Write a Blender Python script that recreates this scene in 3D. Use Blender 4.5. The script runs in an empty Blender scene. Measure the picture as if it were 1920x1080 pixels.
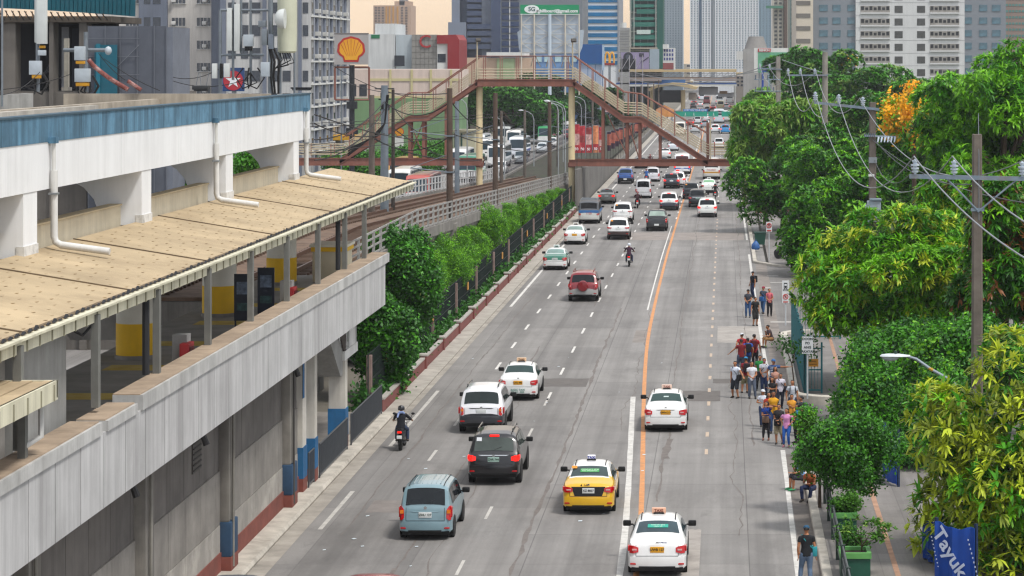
import bpy,bmesh,math,random
import numpy as np
from mathutils import Vector,Matrix
sc = bpy.context.scene
COL = sc.collection
PI = math.pi
R = math.radians
rnd = random.Random(7)
npr = np.random.default_rng(11)
# ------------------------------------------------------------------ camera
# A level camera 15 m above the road, looking straight along it (+Y); the lens is shifted the way a
# perspective-corrected photograph is.
H,F,VX,VY = 15.0,4650.0,1359.0,110.0
cam = bpy.data.objects.new("camera",bpy.data.cameras.new("camera"))
COL.objects.link(cam)
cam.location = (0,0,H)
cam.rotation_euler = (R(90),0,0)
cam.data.sensor_width = 36
cam.data.lens = 36 * F / 1920
cam.data.shift_x = (960 - VX) / 1920
cam.data.shift_y = -(540 - VY) / 1920
cam.data.clip_start = 1
cam.data.clip_end = 8000
sc.camera = cam
def PX(px,Y):
 return (px - VX) / F * Y
def PZ(py,Y):
 return H - (py - VY) / F * Y
def GY(py):
 return H * F / (py - VY)
def G(px,py):
 Y = GY(py)
 return PX(px,Y),Y
# ------------------------------------------------------------------ world and sun (overcast, late afternoon)
SUN_EL,SUN_AZ = 60,128          # azimuth measured clockwise from +Y
world = bpy.data.worlds.new("World")
sc.world = world
world.use_nodes = True
wn = world.node_tree
wn.nodes.clear()
wo = wn.nodes.new("ShaderNodeOutputWorld")
bg = wn.nodes.new("ShaderNodeBackground")
sky = wn.nodes.new("ShaderNodeTexSky")
sky.sky_type = 'NISHITA'
sky.sun_disc = False
sky.sun_elevation = R(SUN_EL)
sky.sun_rotation = R(SUN_AZ)
sky.air_density = 1.0
sky.dust_density = 4.0
sky.ozone_density = 1.0
# cloud cover: a pale deck that whitens the sky, warm low down along the road
geo = wn.nodes.new("ShaderNodeTexCoord")
sep = wn.nodes.new("ShaderNodeSeparateXYZ")
wn.links.new(geo.outputs["Generated"],sep.inputs[0])
ramp = wn.nodes.new("ShaderNodeValToRGB")
ramp.color_ramp.elements[0].position = 0.0
ramp.color_ramp.elements[0].color = (9.6,7.2,4.9,1)
ramp.color_ramp.elements[1].position = 0.40
ramp.color_ramp.elements[1].color = (10.6,10.7,11.0,1)
e = ramp.color_ramp.elements.new(0.05)
e.color = (10.6,8.5,6.2,1)
warm = ramp
cool = wn.nodes.new("ShaderNodeMix")
cool.data_type = 'RGBA'
fy = wn.nodes.new("ShaderNodeMapRange")
fy.inputs[1].default_value = .55
fy.inputs[2].default_value = .95
wn.links.new(sep.outputs["Y"],fy.inputs[0])
wn.links.new(fy.outputs[0],cool.inputs[0])
cool.inputs[6].default_value = (10.2,10.6,11.4,1)
wn.links.new(ramp.outputs[0],cool.inputs[7])
wn.links.new(sep.outputs["Z"],ramp.inputs[0])
nz = wn.nodes.new("ShaderNodeTexNoise")
nz.inputs["Scale"].default_value = 1.4
nm = wn.nodes.new("ShaderNodeMapping")
nm.inputs["Scale"].default_value = (2,1,14)
wn.links.new(geo.outputs["Generated"],nm.inputs[0])
nz.inputs["Detail"].default_value = 6
wn.links.new(nm.outputs[0],nz.inputs["Vector"])
cr = wn.nodes.new("ShaderNodeMapRange")
cr.inputs[1].default_value = 0.35
cr.inputs[2].default_value = 0.7
cr.inputs[3].default_value = 0.78
cr.inputs[4].default_value = 1.0
wn.links.new(nz.outputs["Fac"],cr.inputs[0])
mul = wn.nodes.new("ShaderNodeMix")
mul.data_type = 'RGBA'
mul.blend_type = 'MULTIPLY'
mul.inputs[0].default_value = 1.0
wn.links.new(cool.outputs[2],mul.inputs[6])
wn.links.new(cr.outputs[0],mul.inputs[7])
mx = wn.nodes.new("ShaderNodeMix")
mx.data_type = 'RGBA'
mx.inputs[0].default_value = 0.86
wn.links.new(sky.outputs[0],mx.inputs[6])
wn.links.new(mul.outputs[2],mx.inputs[7])
wn.links.new(mx.outputs[2],bg.inputs["Color"])
bg.inputs["Strength"].default_value = 0.088
wn.links.new(bg.outputs[0],wo.inputs[0])
sun = bpy.data.objects.new("sun",bpy.data.lights.new("sun",'SUN'))
COL.objects.link(sun)
sun.data.energy = 2.1
sun.data.angle = R(10)
sun.data.color = (1.0,0.97,0.92)
_d = Vector((math.sin(R(SUN_AZ)) * math.cos(R(SUN_EL)),math.cos(R(SUN_AZ)) * math.cos(R(SUN_EL)),math.sin(R(SUN_EL))))
sun.rotation_euler = _d.to_track_quat('Z','Y').to_euler()
sun.location = (0,0,60)
vs = sc.view_settings
vs.view_transform = 'Standard'
vs.look = 'None'
vs.gamma = 1
vs.exposure = 0.5
vs.use_curve_mapping = False
sc.cycles.max_bounces = 6
sc.cycles.diffuse_bounces = 3
sc.cycles.glossy_bounces = 3
sc.cycles.transmission_bounces = 4
sc.cycles.transparent_max_bounces = 8
sc.cycles.caustics_reflective = False
sc.cycles.caustics_refractive = False
sc.cycles.use_adaptive_sampling = True
sc.cycles.adaptive_threshold = 0.01
sc.cycles.use_denoising = True
sc.cycles.filter_width = 1.3
# ------------------------------------------------------------------ materials
def lin(c):
 return tuple(((v / 12.92) if v <= .04045 else ((v + .055) / 1.055) ** 2.4) for v in c)
def hexc(h):
 h = h.lstrip('#')
 return lin(tuple(int(h[i:i + 2],16) / 255 for i in (0,2,4)))
MATS = {}
def M(col,rough=.7,metal=0.,var=.12,scale=2.0,streak=0.,coat=0.,emit=0.,stretch=(1,1,1),bump=0.,stain=None,stain_amt=0.,stain_scale=.6,spec=.4):
 """procedural material: base colour broken up by object-space noise, optional vertical streaks and stains"""
 key = (col,rough,metal,var,scale,streak,coat,emit,stretch,bump,stain,stain_amt,stain_scale,spec)
 if key in MATS:
  return MATS[key]
 m = bpy.data.materials.new("paint_" + str(len(MATS)))
 MATS[key] = m
 m.use_nodes = True
 nt = m.node_tree
 b = nt.nodes["Principled BSDF"]
 c = hexc(col) if isinstance(col,str) else tuple(col)
 b.inputs["Roughness"].default_value = rough
 b.inputs["Metallic"].default_value = metal
 b.inputs["Specular IOR Level"].default_value = spec
 if coat:
  b.inputs["Coat Weight"].default_value = coat
  b.inputs["Coat Roughness"].default_value = .06
 tc = nt.nodes.new("ShaderNodeTexCoord")
 last = None
 if var > 0:
  mp = nt.nodes.new("ShaderNodeMapping")
  mp.inputs["Scale"].default_value = stretch
  nt.links.new(tc.outputs["Object"],mp.inputs[0])
  n = nt.nodes.new("ShaderNodeTexNoise")
  n.inputs["Scale"].default_value = scale
  n.inputs["Detail"].default_value = 7
  n.inputs["Roughness"].default_value = .62
  nt.links.new(mp.outputs[0],n.inputs["Vector"])
  r = nt.nodes.new("ShaderNodeValToRGB")
  r.color_ramp.elements[0].position = .28
  r.color_ramp.elements[1].position = .72
  r.color_ramp.elements[0].color = (*[max(0,v * (1 - var * 1.6)) for v in c],1)
  r.color_ramp.elements[1].color = (*[min(1,v * (1 + var)) for v in c],1)
  nt.links.new(n.outputs["Fac"],r.inputs[0])
  last = r.outputs[0]
  if bump:
   bp = nt.nodes.new("ShaderNodeBump")
   bp.inputs["Strength"].default_value = bump
   bp.inputs["Distance"].default_value = .05
   nt.links.new(n.outputs["Fac"],bp.inputs["Height"])
   nt.links.new(bp.outputs[0],b.inputs["Normal"])
 if streak > 0:
  mp = nt.nodes.new("ShaderNodeMapping")
  mp.inputs["Scale"].default_value = (1.0,1.0,.06)
  nt.links.new(tc.outputs["Object"],mp.inputs[0])
  n = nt.nodes.new("ShaderNodeTexNoise")
  n.inputs["Scale"].default_value = 1.6
  n.inputs["Detail"].default_value = 9
  n.inputs["Roughness"].default_value = .7
  nt.links.new(mp.outputs[0],n.inputs["Vector"])
  mr = nt.nodes.new("ShaderNodeMapRange")
  mr.inputs[1].default_value = .42
  mr.inputs[2].default_value = .66
  mr.inputs[3].default_value = 0
  mr.inputs[4].default_value = streak
  nt.links.new(n.outputs["Fac"],mr.inputs[0])
  x = nt.nodes.new("ShaderNodeMix")
  x.data_type = 'RGBA'
  nt.links.new(mr.outputs[0],x.inputs[0])
  if last:
   nt.links.new(last,x.inputs[6])
  else:
   x.inputs[6].default_value = (*c,1)
  x.inputs[7].default_value = (*(hexc(stain) if stain else tuple(v * .35 for v in c)),1)
  last = x.outputs[2]
 if stain_amt > 0:
  n = nt.nodes.new("ShaderNodeTexNoise")
  n.inputs["Scale"].default_value = stain_scale
  n.inputs["Detail"].default_value = 8
  n.inputs["Roughness"].default_value = .68
  nt.links.new(tc.outputs["Object"],n.inputs["Vector"])
  mr = nt.nodes.new("ShaderNodeMapRange")
  mr.inputs[1].default_value = .5
  mr.inputs[2].default_value = .75
  mr.inputs[3].default_value = 0
  mr.inputs[4].default_value = stain_amt
  nt.links.new(n.outputs["Fac"],mr.inputs[0])
  x = nt.nodes.new("ShaderNodeMix")
  x.data_type = 'RGBA'
  nt.links.new(mr.outputs[0],x.inputs[0])
  if last:
   nt.links.new(last,x.inputs[6])
  else:
   x.inputs[6].default_value = (*c,1)
  x.inputs[7].default_value = (*(hexc(stain) if stain else tuple(v * .4 for v in c)),1)
  last = x.outputs[2]
 if last:
  nt.links.new(last,b.inputs["Base Color"])
 else:
  b.inputs["Base Color"].default_value = (*c,1)
 if emit:
  b.inputs["Emission Color"].default_value = (*c,1)
  b.inputs["Emission Strength"].default_value = emit
 return m
def paint(col):
 return M(col,.3,0,.06,2.2,coat=.65,spec=.5)
def plain(col,rough=.7,metal=0.):
 return M(col,rough,metal,.08,3.0)
def glass(col='#10161a',rough=.06):
 return M(col,rough,0,.25,.9,spec=.34)
BLACK = plain('#0d0d0e',.6)
RUBBER = plain('#141414',.85)
CHROME = plain('#c9cbcc',.25,.9)
STEEL = plain('#8f9498',.45,.6)
LAMP_RED = M('#b30d12',.15,0,.05,4,coat=.5)
LAMP_LIT = M('#f01a10',.2,0,0,1,emit=.8)
LAMP_WHITE = M('#e8e8e4',.12,0,.03,4,coat=.5)
LAMP_AMBER = M('#e07a14',.15,0,.05,4,coat=.5)
DKGLASS = glass('#12171a')
# ------------------------------------------------------------------ mesh builder
class MB:
 def __init__(s):
  s.v,s.f,s.m,s.mats,s.sm = [],[],[],[],[]
 def mi(s,mat):
  if mat not in s.mats:
   s.mats.append(mat)
  return s.mats.index(mat)
 def add(s,vs,fs,mat,smooth=False):
  o = len(s.v)
  s.v += [tuple(v) for v in vs]
  k = s.mi(mat)
  for f in fs:
   s.f.append([o + i for i in f])
   s.m.append(k)
   s.sm.append(smooth)
  return s
 def box(s,x0,y0,z0,x1,y1,z1,mat):
  v = [(x0,y0,z0),(x1,y0,z0),(x1,y1,z0),(x0,y1,z0),(x0,y0,z1),(x1,y0,z1),(x1,y1,z1),(x0,y1,z1)]
  return s.add(v,[(3,2,1,0),(4,5,6,7),(0,1,5,4),(1,2,6,5),(2,3,7,6),(3,0,4,7)],mat)
 def cbox(s,cx,cy,cz,w,d,h,mat,rz=0.,rx=0.,bev=0.):
  """box centred at a point, optionally with chamfered corners seen from every side"""
  if bev:
   bm = bmesh.new()
   bmesh.ops.create_cube(bm,size=1)
   for q in bm.verts:
    q.co = Vector((q.co.x * w,q.co.y * d,q.co.z * h))
   bmesh.ops.bevel(bm,geom=list(bm.edges),offset=bev,segments=2,affect='EDGES',profile=.6)
   v = [q.co.copy() for q in bm.verts]
   for i,q in enumerate(bm.verts):
    q.index = i
   f = [[q.index for q in fc.verts] for fc in bm.faces]
   bm.free()
  else:
   v = [Vector((a * w / 2,b * d / 2,c * h / 2)) for a,b,c in ((-1,-1,-1),(1,-1,-1),(1,1,-1),(-1,1,-1),(-1,-1,1),(1,-1,1),(1,1,1),(-1,1,1))]
   f = [(3,2,1,0),(4,5,6,7),(0,1,5,4),(1,2,6,5),(2,3,7,6),(3,0,4,7)]
  mt = Matrix.Translation((cx,cy,cz)) @ Matrix.Rotation(rz,4,'Z') @ Matrix.Rotation(rx,4,'X')
  return s.add([mt @ q for q in v],f,mat,bool(bev))
 def quad(s,a,b,c,d,mat):
  return s.add([a,b,c,d],[(0,1,2,3)],mat)
 def prism(s,poly,axis,a,b,mat,smooth=False):
  """polygon extruded along an axis from a to b. poly in the two other axes, in order"""
  def P(p,t):
   return {'x': (t,p[0],p[1]),'y': (p[0],t,p[1]),'z': (p[0],p[1],t)}[axis]
  n = len(poly)
  v = [P(p,a) for p in poly] + [P(p,b) for p in poly]
  f = [list(range(n))[::-1],list(range(n,2 * n))] + [[i,(i + 1) % n,n + (i + 1) % n,n + i] for i in range(n)]
  return s.add(v,f,mat,smooth)
 def tube(s,pts,r,mat,n=8,cap=True,smooth=True):
  """tube along points; r a number or a list"""
  pts = [Vector(p) for p in pts]
  k = len(pts)
  rr = r if isinstance(r,(list,tuple)) else [r] * k
  vs,fs = [],[]
  up = None
  for i,p in enumerate(pts):
   t = (pts[min(i + 1,k - 1)] - pts[max(i - 1,0)])
   t = t.normalized() if t.length > 1e-9 else Vector((0,0,1))
   if up is None:
    up = Vector((1,0,0)) if abs(t.x) < .9 else Vector((0,1,0))
   a = up - t * up.dot(t)
   a = a.normalized() if a.length > 1e-6 else t.orthogonal().normalized()
   up = a
   b = t.cross(a)
   for j in range(n):
    q = 2 * PI * j / n
    vs.append(p + (a * math.cos(q) + b * math.sin(q)) * rr[i])
  for i in range(k - 1):
   for j in range(n):
    fs.append((i * n + j,i * n + (j + 1) % n,(i + 1) * n + (j + 1) % n,(i + 1) * n + j))
  if cap:
   fs.append(list(range(n))[::-1])
   fs.append([(k - 1) * n + j for j in range(n)])
  return s.add(vs,fs,mat,smooth)
 def cyl(s,x,y,z0,z1,r,mat,n=16,r2=None):
  return s.tube([(x,y,z0),(x,y,z1)],[r,r if r2 is None else r2],mat,n)
 def disc(s,c,axis,r,h,mat,n=18):
  c = Vector(c)
  d = {'x': Vector((1,0,0)),'y': Vector((0,1,0)),'z': Vector((0,0,1))}[axis]
  return s.tube([c - d * h / 2,c + d * h / 2],r,mat,n)
 def loft(s,rings,mat,cap=True,smooth=True,closed=True):
  n = len(rings[0])
  vs = [p for r in rings for p in r]
  fs = []
  for i in range(len(rings) - 1):
   for j in range(n if closed else n - 1):
    fs.append((i * n + j,i * n + (j + 1) % n,(i + 1) * n + (j + 1) % n,(i + 1) * n + j))
  if cap:
   fs.append(list(range(n))[::-1])
   fs.append([(len(rings) - 1) * n + j for j in range(n)])
  return s.add(vs,fs,mat,smooth)
 def ball(s,c,rx,ry,rz,mat,n=12,k=8,z0=-1.,z1=1.):
  rings = []
  for i in range(k + 1):
   t = z0 + (z1 - z0) * i / k
   q = math.asin(max(-1,min(1,t)))
   cr_ = max(.02,math.cos(q))
   rings.append([(c[0] + rx * cr_ * math.cos(2 * PI * j / n),c[1] + ry * cr_ * math.sin(2 * PI * j / n),c[2] + rz * math.sin(q)) for j in range(n)])
  return s.loft(rings,mat)
 def text(s,body,size,mat,mt,align='CENTER',depth=.004,bold=0.):
  cu = bpy.data.curves.new("txt",'FONT')
  cu.body = body
  cu.size = size
  cu.align_x = align
  cu.align_y = 'CENTER'
  cu.extrude = depth
  cu.offset = bold
  cu.resolution_u = 3
  o = bpy.data.objects.new("txt",cu)
  COL.objects.link(o)
  me = o.to_mesh()
  s.add([mt @ v.co for v in me.vertices],[list(p.vertices) for p in me.polygons],mat)
  o.to_mesh_clear()
  bpy.data.objects.remove(o)
  bpy.data.curves.remove(cu)
  return s
 def mesh(s,name,off=(0,0,0),sharp=35):
  me = bpy.data.meshes.new(name)
  v = np.array(s.v,dtype=np.float32).reshape(-1,3) - np.array(off,dtype=np.float32)
  me.from_pydata(v.tolist(),[],s.f)
  for m in s.mats:
   me.materials.append(m)
  me.polygons.foreach_set("material_index",s.m)
  me.polygons.foreach_set("use_smooth",s.sm)
  me.update()
  if any(s.sm):
   me.set_sharp_from_angle(angle=R(sharp))
  return me
 def build(s,name,parent=None,world=True,kind=None,label=None):
  """one mesh object; world=True means the vertices are in world space and get moved into the parent's"""
  if not s.v:
   return None
  off = (0,0,0)
  if parent is not None and world:
   off = origin(parent)
  o = bpy.data.objects.new(name,s.mesh(name,off))
  COL.objects.link(o)
  if parent is not None:
   o.parent = parent
  if kind:
   o["kind"] = kind
  if label:
   o["label"] = label
  return o
def origin(o):
 p = Vector((0,0,0))
 while o is not None:
  p = p + Vector(o.location)
  o = o.parent
 return tuple(p)
def thing(name,label,cat,loc=(0,0,0),rz=0.,group=None):
 o = bpy.data.objects.new(name,None)
 COL.objects.link(o)
 o.location = loc
 o.rotation_euler = (0,0,rz)
 o.empty_display_size = .3
 o["label"] = label
 o["category"] = cat
 if group:
  o["group"] = group
 return o
def tag(o,label,cat,group=None,kind=None):
 o["label"] = label
 o["category"] = cat
 if group:
  o["group"] = group
 if kind:
  o["kind"] = kind
 return o
def struct(o,label=None):
 o["kind"] = 'structure'
 if label:
  o["label"] = label
 return o
def clone(root,loc,rz=0.,label=None,scale=None):
 """a copy of a thing with copies of its parts and sub-parts (mesh data shared)"""
 def cp(o,par):
  c = o.copy()
  COL.objects.link(c)
  if par is not None:
   c.parent = par
  for ch in KIDS.get(o.name,[]):
   cp(ch,c)
  return c
 KIDS = {}
 for ch in root.children_recursive:
  KIDS.setdefault(ch.parent.name,[]).append(ch)
 r = cp(root,None)
 r.location = loc
 r.rotation_euler = (0,0,rz)
 if scale:
  r.scale = scale if isinstance(scale,tuple) else (scale,) * 3
 if label:
  r["label"] = label
 return r
def Mat(loc,rx=0.,ry=0.,rz=0.):
 return Matrix.Translation(loc) @ Matrix.Rotation(rz,4,'Z') @ Matrix.Rotation(ry,4,'Y') @ Matrix.Rotation(rx,4,'X')
FACE = R(90)      # a text turned to face the camera (towards -Y)
# ------------------------------------------------------------------ ground, road, markings, kerbs
def sheet(name,x0,y0,x1,y1,z,mat,nx=1,ny=1):
 mb = MB()
 xs = np.linspace(x0,x1,nx + 1)
 ys = np.linspace(y0,y1,ny + 1)
 v = [(x,y,z) for y in ys for x in xs]
 f = [(j * (nx + 1) + i,j * (nx + 1) + i + 1,(j + 1) * (nx + 1) + i + 1,(j + 1) * (nx + 1) + i) for j in range(ny) for i in range(nx)]
 mb.add(v,f,mat)
 return struct(mb.build(name))
def road_mat(c0,c1,slab=(3.35,4.6),joint=.52,scale=.35):
 m = bpy.data.materials.new("road_concrete")
 m.use_nodes = True
 nt = m.node_tree
 b = nt.nodes["Principled BSDF"]
 b.inputs["Roughness"].default_value = .8
 b.inputs["Specular IOR Level"].default_value = .25
 tc = nt.nodes.new("ShaderNodeTexCoord")
 def noise(sc_,det=8,st=(1,1,1),rough=.65):
  mp = nt.nodes.new("ShaderNodeMapping")
  mp.inputs["Scale"].default_value = st
  nt.links.new(tc.outputs["Object"],mp.inputs[0])
  n = nt.nodes.new("ShaderNodeTexNoise")
  n.inputs["Scale"].default_value = sc_
  n.inputs["Detail"].default_value = det
  n.inputs["Roughness"].default_value = rough
  nt.links.new(mp.outputs[0],n.inputs["Vector"])
  return n.outputs["Fac"]
 def mixc(fac,a,bcol,mode='MIX'):
  x = nt.nodes.new("ShaderNodeMix")
  x.data_type = 'RGBA'
  x.blend_type = mode
  for s_,val in ((0,fac),(6,a),(7,bcol)):
   if hasattr(val,"is_linked") or isinstance(val,bpy.types.NodeSocket):
    nt.links.new(val,x.inputs[s_])
   else:
    x.inputs[s_].default_value = val if s_ == 0 else (*val,1)
  return x.outputs[2]
 def rng(v,a,bb,lo,hi):
  r = nt.nodes.new("ShaderNodeMapRange")
  for i,q in enumerate((a,bb,lo,hi)):
   r.inputs[1 + i].default_value = q
  nt.links.new(v,r.inputs[0])
  return r.outputs[0]
 col = mixc(rng(noise(scale),.3,.7,0,1),c0,c1)
 # tyre-worn tracks run along the lanes
 col = mixc(rng(noise(.9,4,(1,.012,1)),.40,.64,0,.7),col,tuple(v * .66 for v in c0))
 # fine grain
 col = mixc(rng(noise(14,3),.35,.65,0,.22),col,tuple(v * .6 for v in c0))
 # oil and dirt blotches
 col = mixc(rng(noise(.22,10,(1.6,.5,1),.75),.5,.75,0,.7),col,tuple(v * .52 for v in c0))
 col = mixc(rng(noise(1.1,6,(1,.35,1),.7),.6,.72,0,.45),col,tuple(v * .5 for v in c0))
 # slab by slab tone and the joints between the slabs
 br = nt.nodes.new("ShaderNodeTexBrick")
 br.offset = 0
 br.inputs["Scale"].default_value = 1
 br.inputs["Brick Width"].default_value = slab[1]
 br.inputs["Row Height"].default_value = slab[0]
 br.inputs["Mortar Size"].default_value = .024
 br.inputs["Mortar Smooth"].default_value = .6
 br.inputs["Color1"].default_value = (.86,.86,.86,1)
 br.inputs["Color2"].default_value = (1.08,1.08,1.07,1)
 br.inputs["Mortar"].default_value = (1 - joint,) * 3 + (1,)
 sw = nt.nodes.new("ShaderNodeMapping")
 sw.inputs["Rotation"].default_value = (0,0,R(90))
 sw.inputs["Location"].default_value = (0,2.62,0)
 nt.links.new(tc.outputs["Object"],sw.inputs[0])
 nt.links.new(sw.outputs[0],br.inputs["Vector"])
 col = mixc(.8,col,br.outputs["Color"],'MULTIPLY')
 nt.links.new(col,b.inputs["Base Color"])
 bp = nt.nodes.new("ShaderNodeBump")
 bp.inputs["Strength"].default_value = .25
 bp.inputs["Distance"].default_value = .02
 nt.links.new(noise(30,3),bp.inputs["Height"])
 nt.links.new(bp.outputs[0],b.inputs["Normal"])
 return m
CONC_ROAD = road_mat((.225,.213,.203),(.305,.290,.275))
ASPH = road_mat((.165,.155,.148),(.215,.203,.193),(40,60),.05,.5)
PAVE = road_mat((.20,.185,.172),(.27,.25,.235),(1.2,1.2),.22,.6)
GROUND = M('#6f6a60',.9,0,.25,.15)
sheet("ground",-900,-60,900,4000,-.16,GROUND)
sheet("road",-6.25,20,3.02,1500,0,CONC_ROAD)
sheet("road",-14.3,20,-6.25,1500,0,road_mat((.205,.194,.184),(.272,.258,.245),(3.35,9.2),.3,.4))
sheet("opposite_road",-44,60,-27.2,1500,0,CONC_ROAD)
KERB = M('#b5aea2',.85,0,.2,1.6,stain='#5d564d',stain_amt=.5)
LINE_W = M('#cfccc6',.75,0,.12,5,stain='#8d8883',stain_amt=.85,stain_scale=2.2)
LINE_W2 = M('#c6c3bd',.75,0,.14,5,stain='#8f8a85',stain_amt=.85,stain_scale=1.6)
LINE_O = M('#c78a58',.75,0,.15,4,stain='#957a66',stain_amt=.85,stain_scale=1.8)
def strip(name,pts,w,z,mat,wob=0.,label=None):
 """a flat painted band along a polyline on the ground"""
 mb = MB()
 v,f = [],[]
 for i,(x,y) in enumerate(pts):
  a = Vector(pts[max(0,i - 1)])
  c = Vector(pts[min(len(pts) - 1,i + 1)])
  t = (c - a).normalized()
  n_ = Vector((-t.y,t.x)) * (w / 2 * (1 + (rnd.uniform(-wob,wob) if wob else 0)))
  v += [(x + n_.x,y + n_.y,z),(x - n_.x,y - n_.y,z)]
  if i:
   k = 2 * i
   f.append((k - 2,k - 1,k + 1,k))
 mb.add(v,f,mat)
 return struct(mb.build(name),label)
def dense(pts,step=1.5):
 out = []
 for (a,b) in zip(pts,pts[1:]):
  n_ = max(1,int(math.hypot(b[0] - a[0],b[1] - a[1]) / step))
  out += [(a[0] + (b[0] - a[0]) * k / n_,a[1] + (b[1] - a[1]) * k / n_) for k in range(n_)]
 return out + [pts[-1]]
def smooth_pts(pts,step=3.0):
 """polyline resampled evenly by distance along the road and lightly rounded"""
 ys = np.array([p[1] for p in pts])
 xs = np.array([p[0] for p in pts])
 o = np.argsort(ys)
 ys,xs = ys[o],xs[o]
 yy = np.arange(ys[0],ys[-1],step)
 xx = np.interp(yy,ys,xs)
 k = np.ones(9) / 9
 xp = np.pad(xx,4,mode='edge')
 xx = np.convolve(xp,k,'valid')
 return list(zip(xx.tolist(),yy.tolist()))
# orange line of the bus lane, and the white line beside it
op = [G(*p) for p in ((1196,1079),(1203,960),(1206,820),(1207,735),(1213,640),(1230,560),(1250,480),(1277,390),(1298,320),(1312,276),(1326,220),(1335,180))]
op = smooth_pts([(op[0][0],60)] + op,2.0)
strip("orange_line",op,.18,.006,LINE_O,.06)
wl = [(x - .48,y) for x,y in op]
strip("white_line",[p for p in wl if p[1] < 111.5],.21,.006,LINE_W2,.12)
strip("white_line",[(p[0] + .12,p[1]) for p in wl if 146 < p[1] < 224],.09,.006,LINE_W,.15)
strip("white_line",[(p[0] + .1,p[1]) for p in wl if 262 < p[1] < 520],.16,.006,LINE_W2,.1)
def dashes(x,y0,y1,ln,gap,w,mat,fade=0.):
 mb = MB()
 y = y0
 while y < y1:
  if rnd.random() > fade:
   a = rnd.uniform(-.1,.1)
   mb.add([(x - w / 2,y,.006),(x + w / 2,y,.006),(x + w / 2 + rnd.uniform(-.015,.015),y + ln + a,.006),(x - w / 2,y + ln + a,.006)],[(0,1,2,3)],mat)
  y += ln + gap
 return struct(mb.build("lane_dashes"))
LINE_F = M('#b9b5ae',.8,0,.15,5,stain='#827d78',stain_amt=.95,stain_scale=2.5)
dashes(-11.05,92.5,108,2.6,6.2,.11,LINE_F)
dashes(-11.05,110.9,560,2.7,6.1,.13,LINE_W)
dashes(-7.80,72,108,2.2,6.6,.10,LINE_F)
dashes(-7.80,108.9,560,2.6,6.2,.12,LINE_W)
dashes(-4.55,232,560,2.5,6.3,.13,LINE_W)
dashes(-.70,94,232,1.3,3.1,.13,M('#bda893',.8,0,.15,5,stain='#8a7f76',stain_amt=.95,stain_scale=2.5))
dashes(-.70,260,560,2.6,6.2,.13,LINE_W)
# edge line beside the kerbs
eb = [(2.13,55),(2.14,75),(2.2,88),(2.22,95)]
strip("edge_line",dense(eb,2),.17,.006,LINE_W2,.1)
strip("edge_line",dense([(2.12,108),(2.0,125),(1.9,160),(1.86,190)],2),.17,.006,LINE_W2,.1)
strip("edge_line",dense([(1.84,205),(1.72,300),(1.72,600)],4),.16,.006,LINE_W2,.1)
strip("edge_line",dense([(-12.95,150),(-12.95,700)],5),.16,.006,LINE_W,.1)
strip("edge_line",dense([(-12.95,96),(-12.95,112)],2),.15,.006,LINE_F,.1)
strip("edge_line",dense([(-12.9,79),(-12.9,86)],2),.15,.006,LINE_F,.1)
# tar-sealed seams and cracks, repair patches
TAR = M('#6e6762',.8,0,.2,3)
TAR2 = M('#625d59',.8,0,.15,2)
def crack(x,y0,y1,w,amp=.08,mat=TAR,z=.004):
 pts,q = [],0
 y = y0
 while y < y1:
  q = q * .8 + rnd.uniform(-amp,amp) * .6
  pts.append((x + q,y))
  y += rnd.uniform(.5,1.3)
 strip("tar_seam",pts,w,z,mat,.7)
crack(-6.25,62,150,.11)
crack(-9.6,66,130,.06)
crack(-9.7,66,74,.28,.06,TAR,.0055)
crack(-12.1,78,160,.06,.1)
crack(-2.25,84,104,.10,.1)
crack(-2.2,93,99,.26,.08,TAR,.0055)
crack(-2.4,104,240,.05,.1)
crack(1.1,96,240,.05,.1)
crack(-7.9,150,260,.05,.1)
def patch(x0,x1,y0,y1,mat=TAR2):
 mb = MB()
 n_ = 10
 v,f = [],[]
 for i in range(n_ + 1):
  x = x0 + (x1 - x0) * i / n_
  v += [(x,y0 + rnd.uniform(-.08,.08),.0035),(x,y1 + rnd.uniform(-.08,.08),.0035)]
  if i:
   f.append((2 * i - 2,2 * i,2 * i + 1,2 * i - 1))
 mb.add(v,f,mat)
 struct(mb.build("asphalt_patch"))
patch(-8.6,-6.35,113.4,116.3)
patch(-2.55,-.1 - 2.4 + 2.3,108.6,112)
patch(-.55,2.0,114.6,116.2)
patch(-8.5,1.6,205,214,M('#8a827c',.85,0,.15,1))
patch(-4.9,-4.0,131,137,M('#827b75',.85,0,.2,1))
patch(-11.9,-9.8,82,84.2,M('#7d7671',.85,0,.2,1))
patch(-.4,1.9,131,139,M('#9b958e',.85,0,.2,1))
crack(-8.9,70,112,.04,.22)
crack(-4.2,100,150,.035,.2)
crack(.4,78,120,.035,.22)
patch(-1.4,-.75,71,79,M('#9c958e',.85,0,.2,1))
# scraps of litter on the road
mb = MB()
for k in range(26):
 x,y = rnd.uniform(-13,-2),rnd.uniform(66,125)
 s_ = rnd.uniform(.03,.09)
 a = rnd.uniform(0,3)
 mb.add([(x + s_ * math.cos(a + q),y + 1.6 * s_ * math.sin(a + q),.012 + .01 * (q > 2)) for q in (0,1.5,3.1,4.5)],[(0,1,2,3)],M('#c9d2d6',.6,0,.2,3))
o = mb.build("paper_litter")
tag(o,"small pale scraps of litter scattered over the grey road lanes","litter",kind='stuff')
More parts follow.
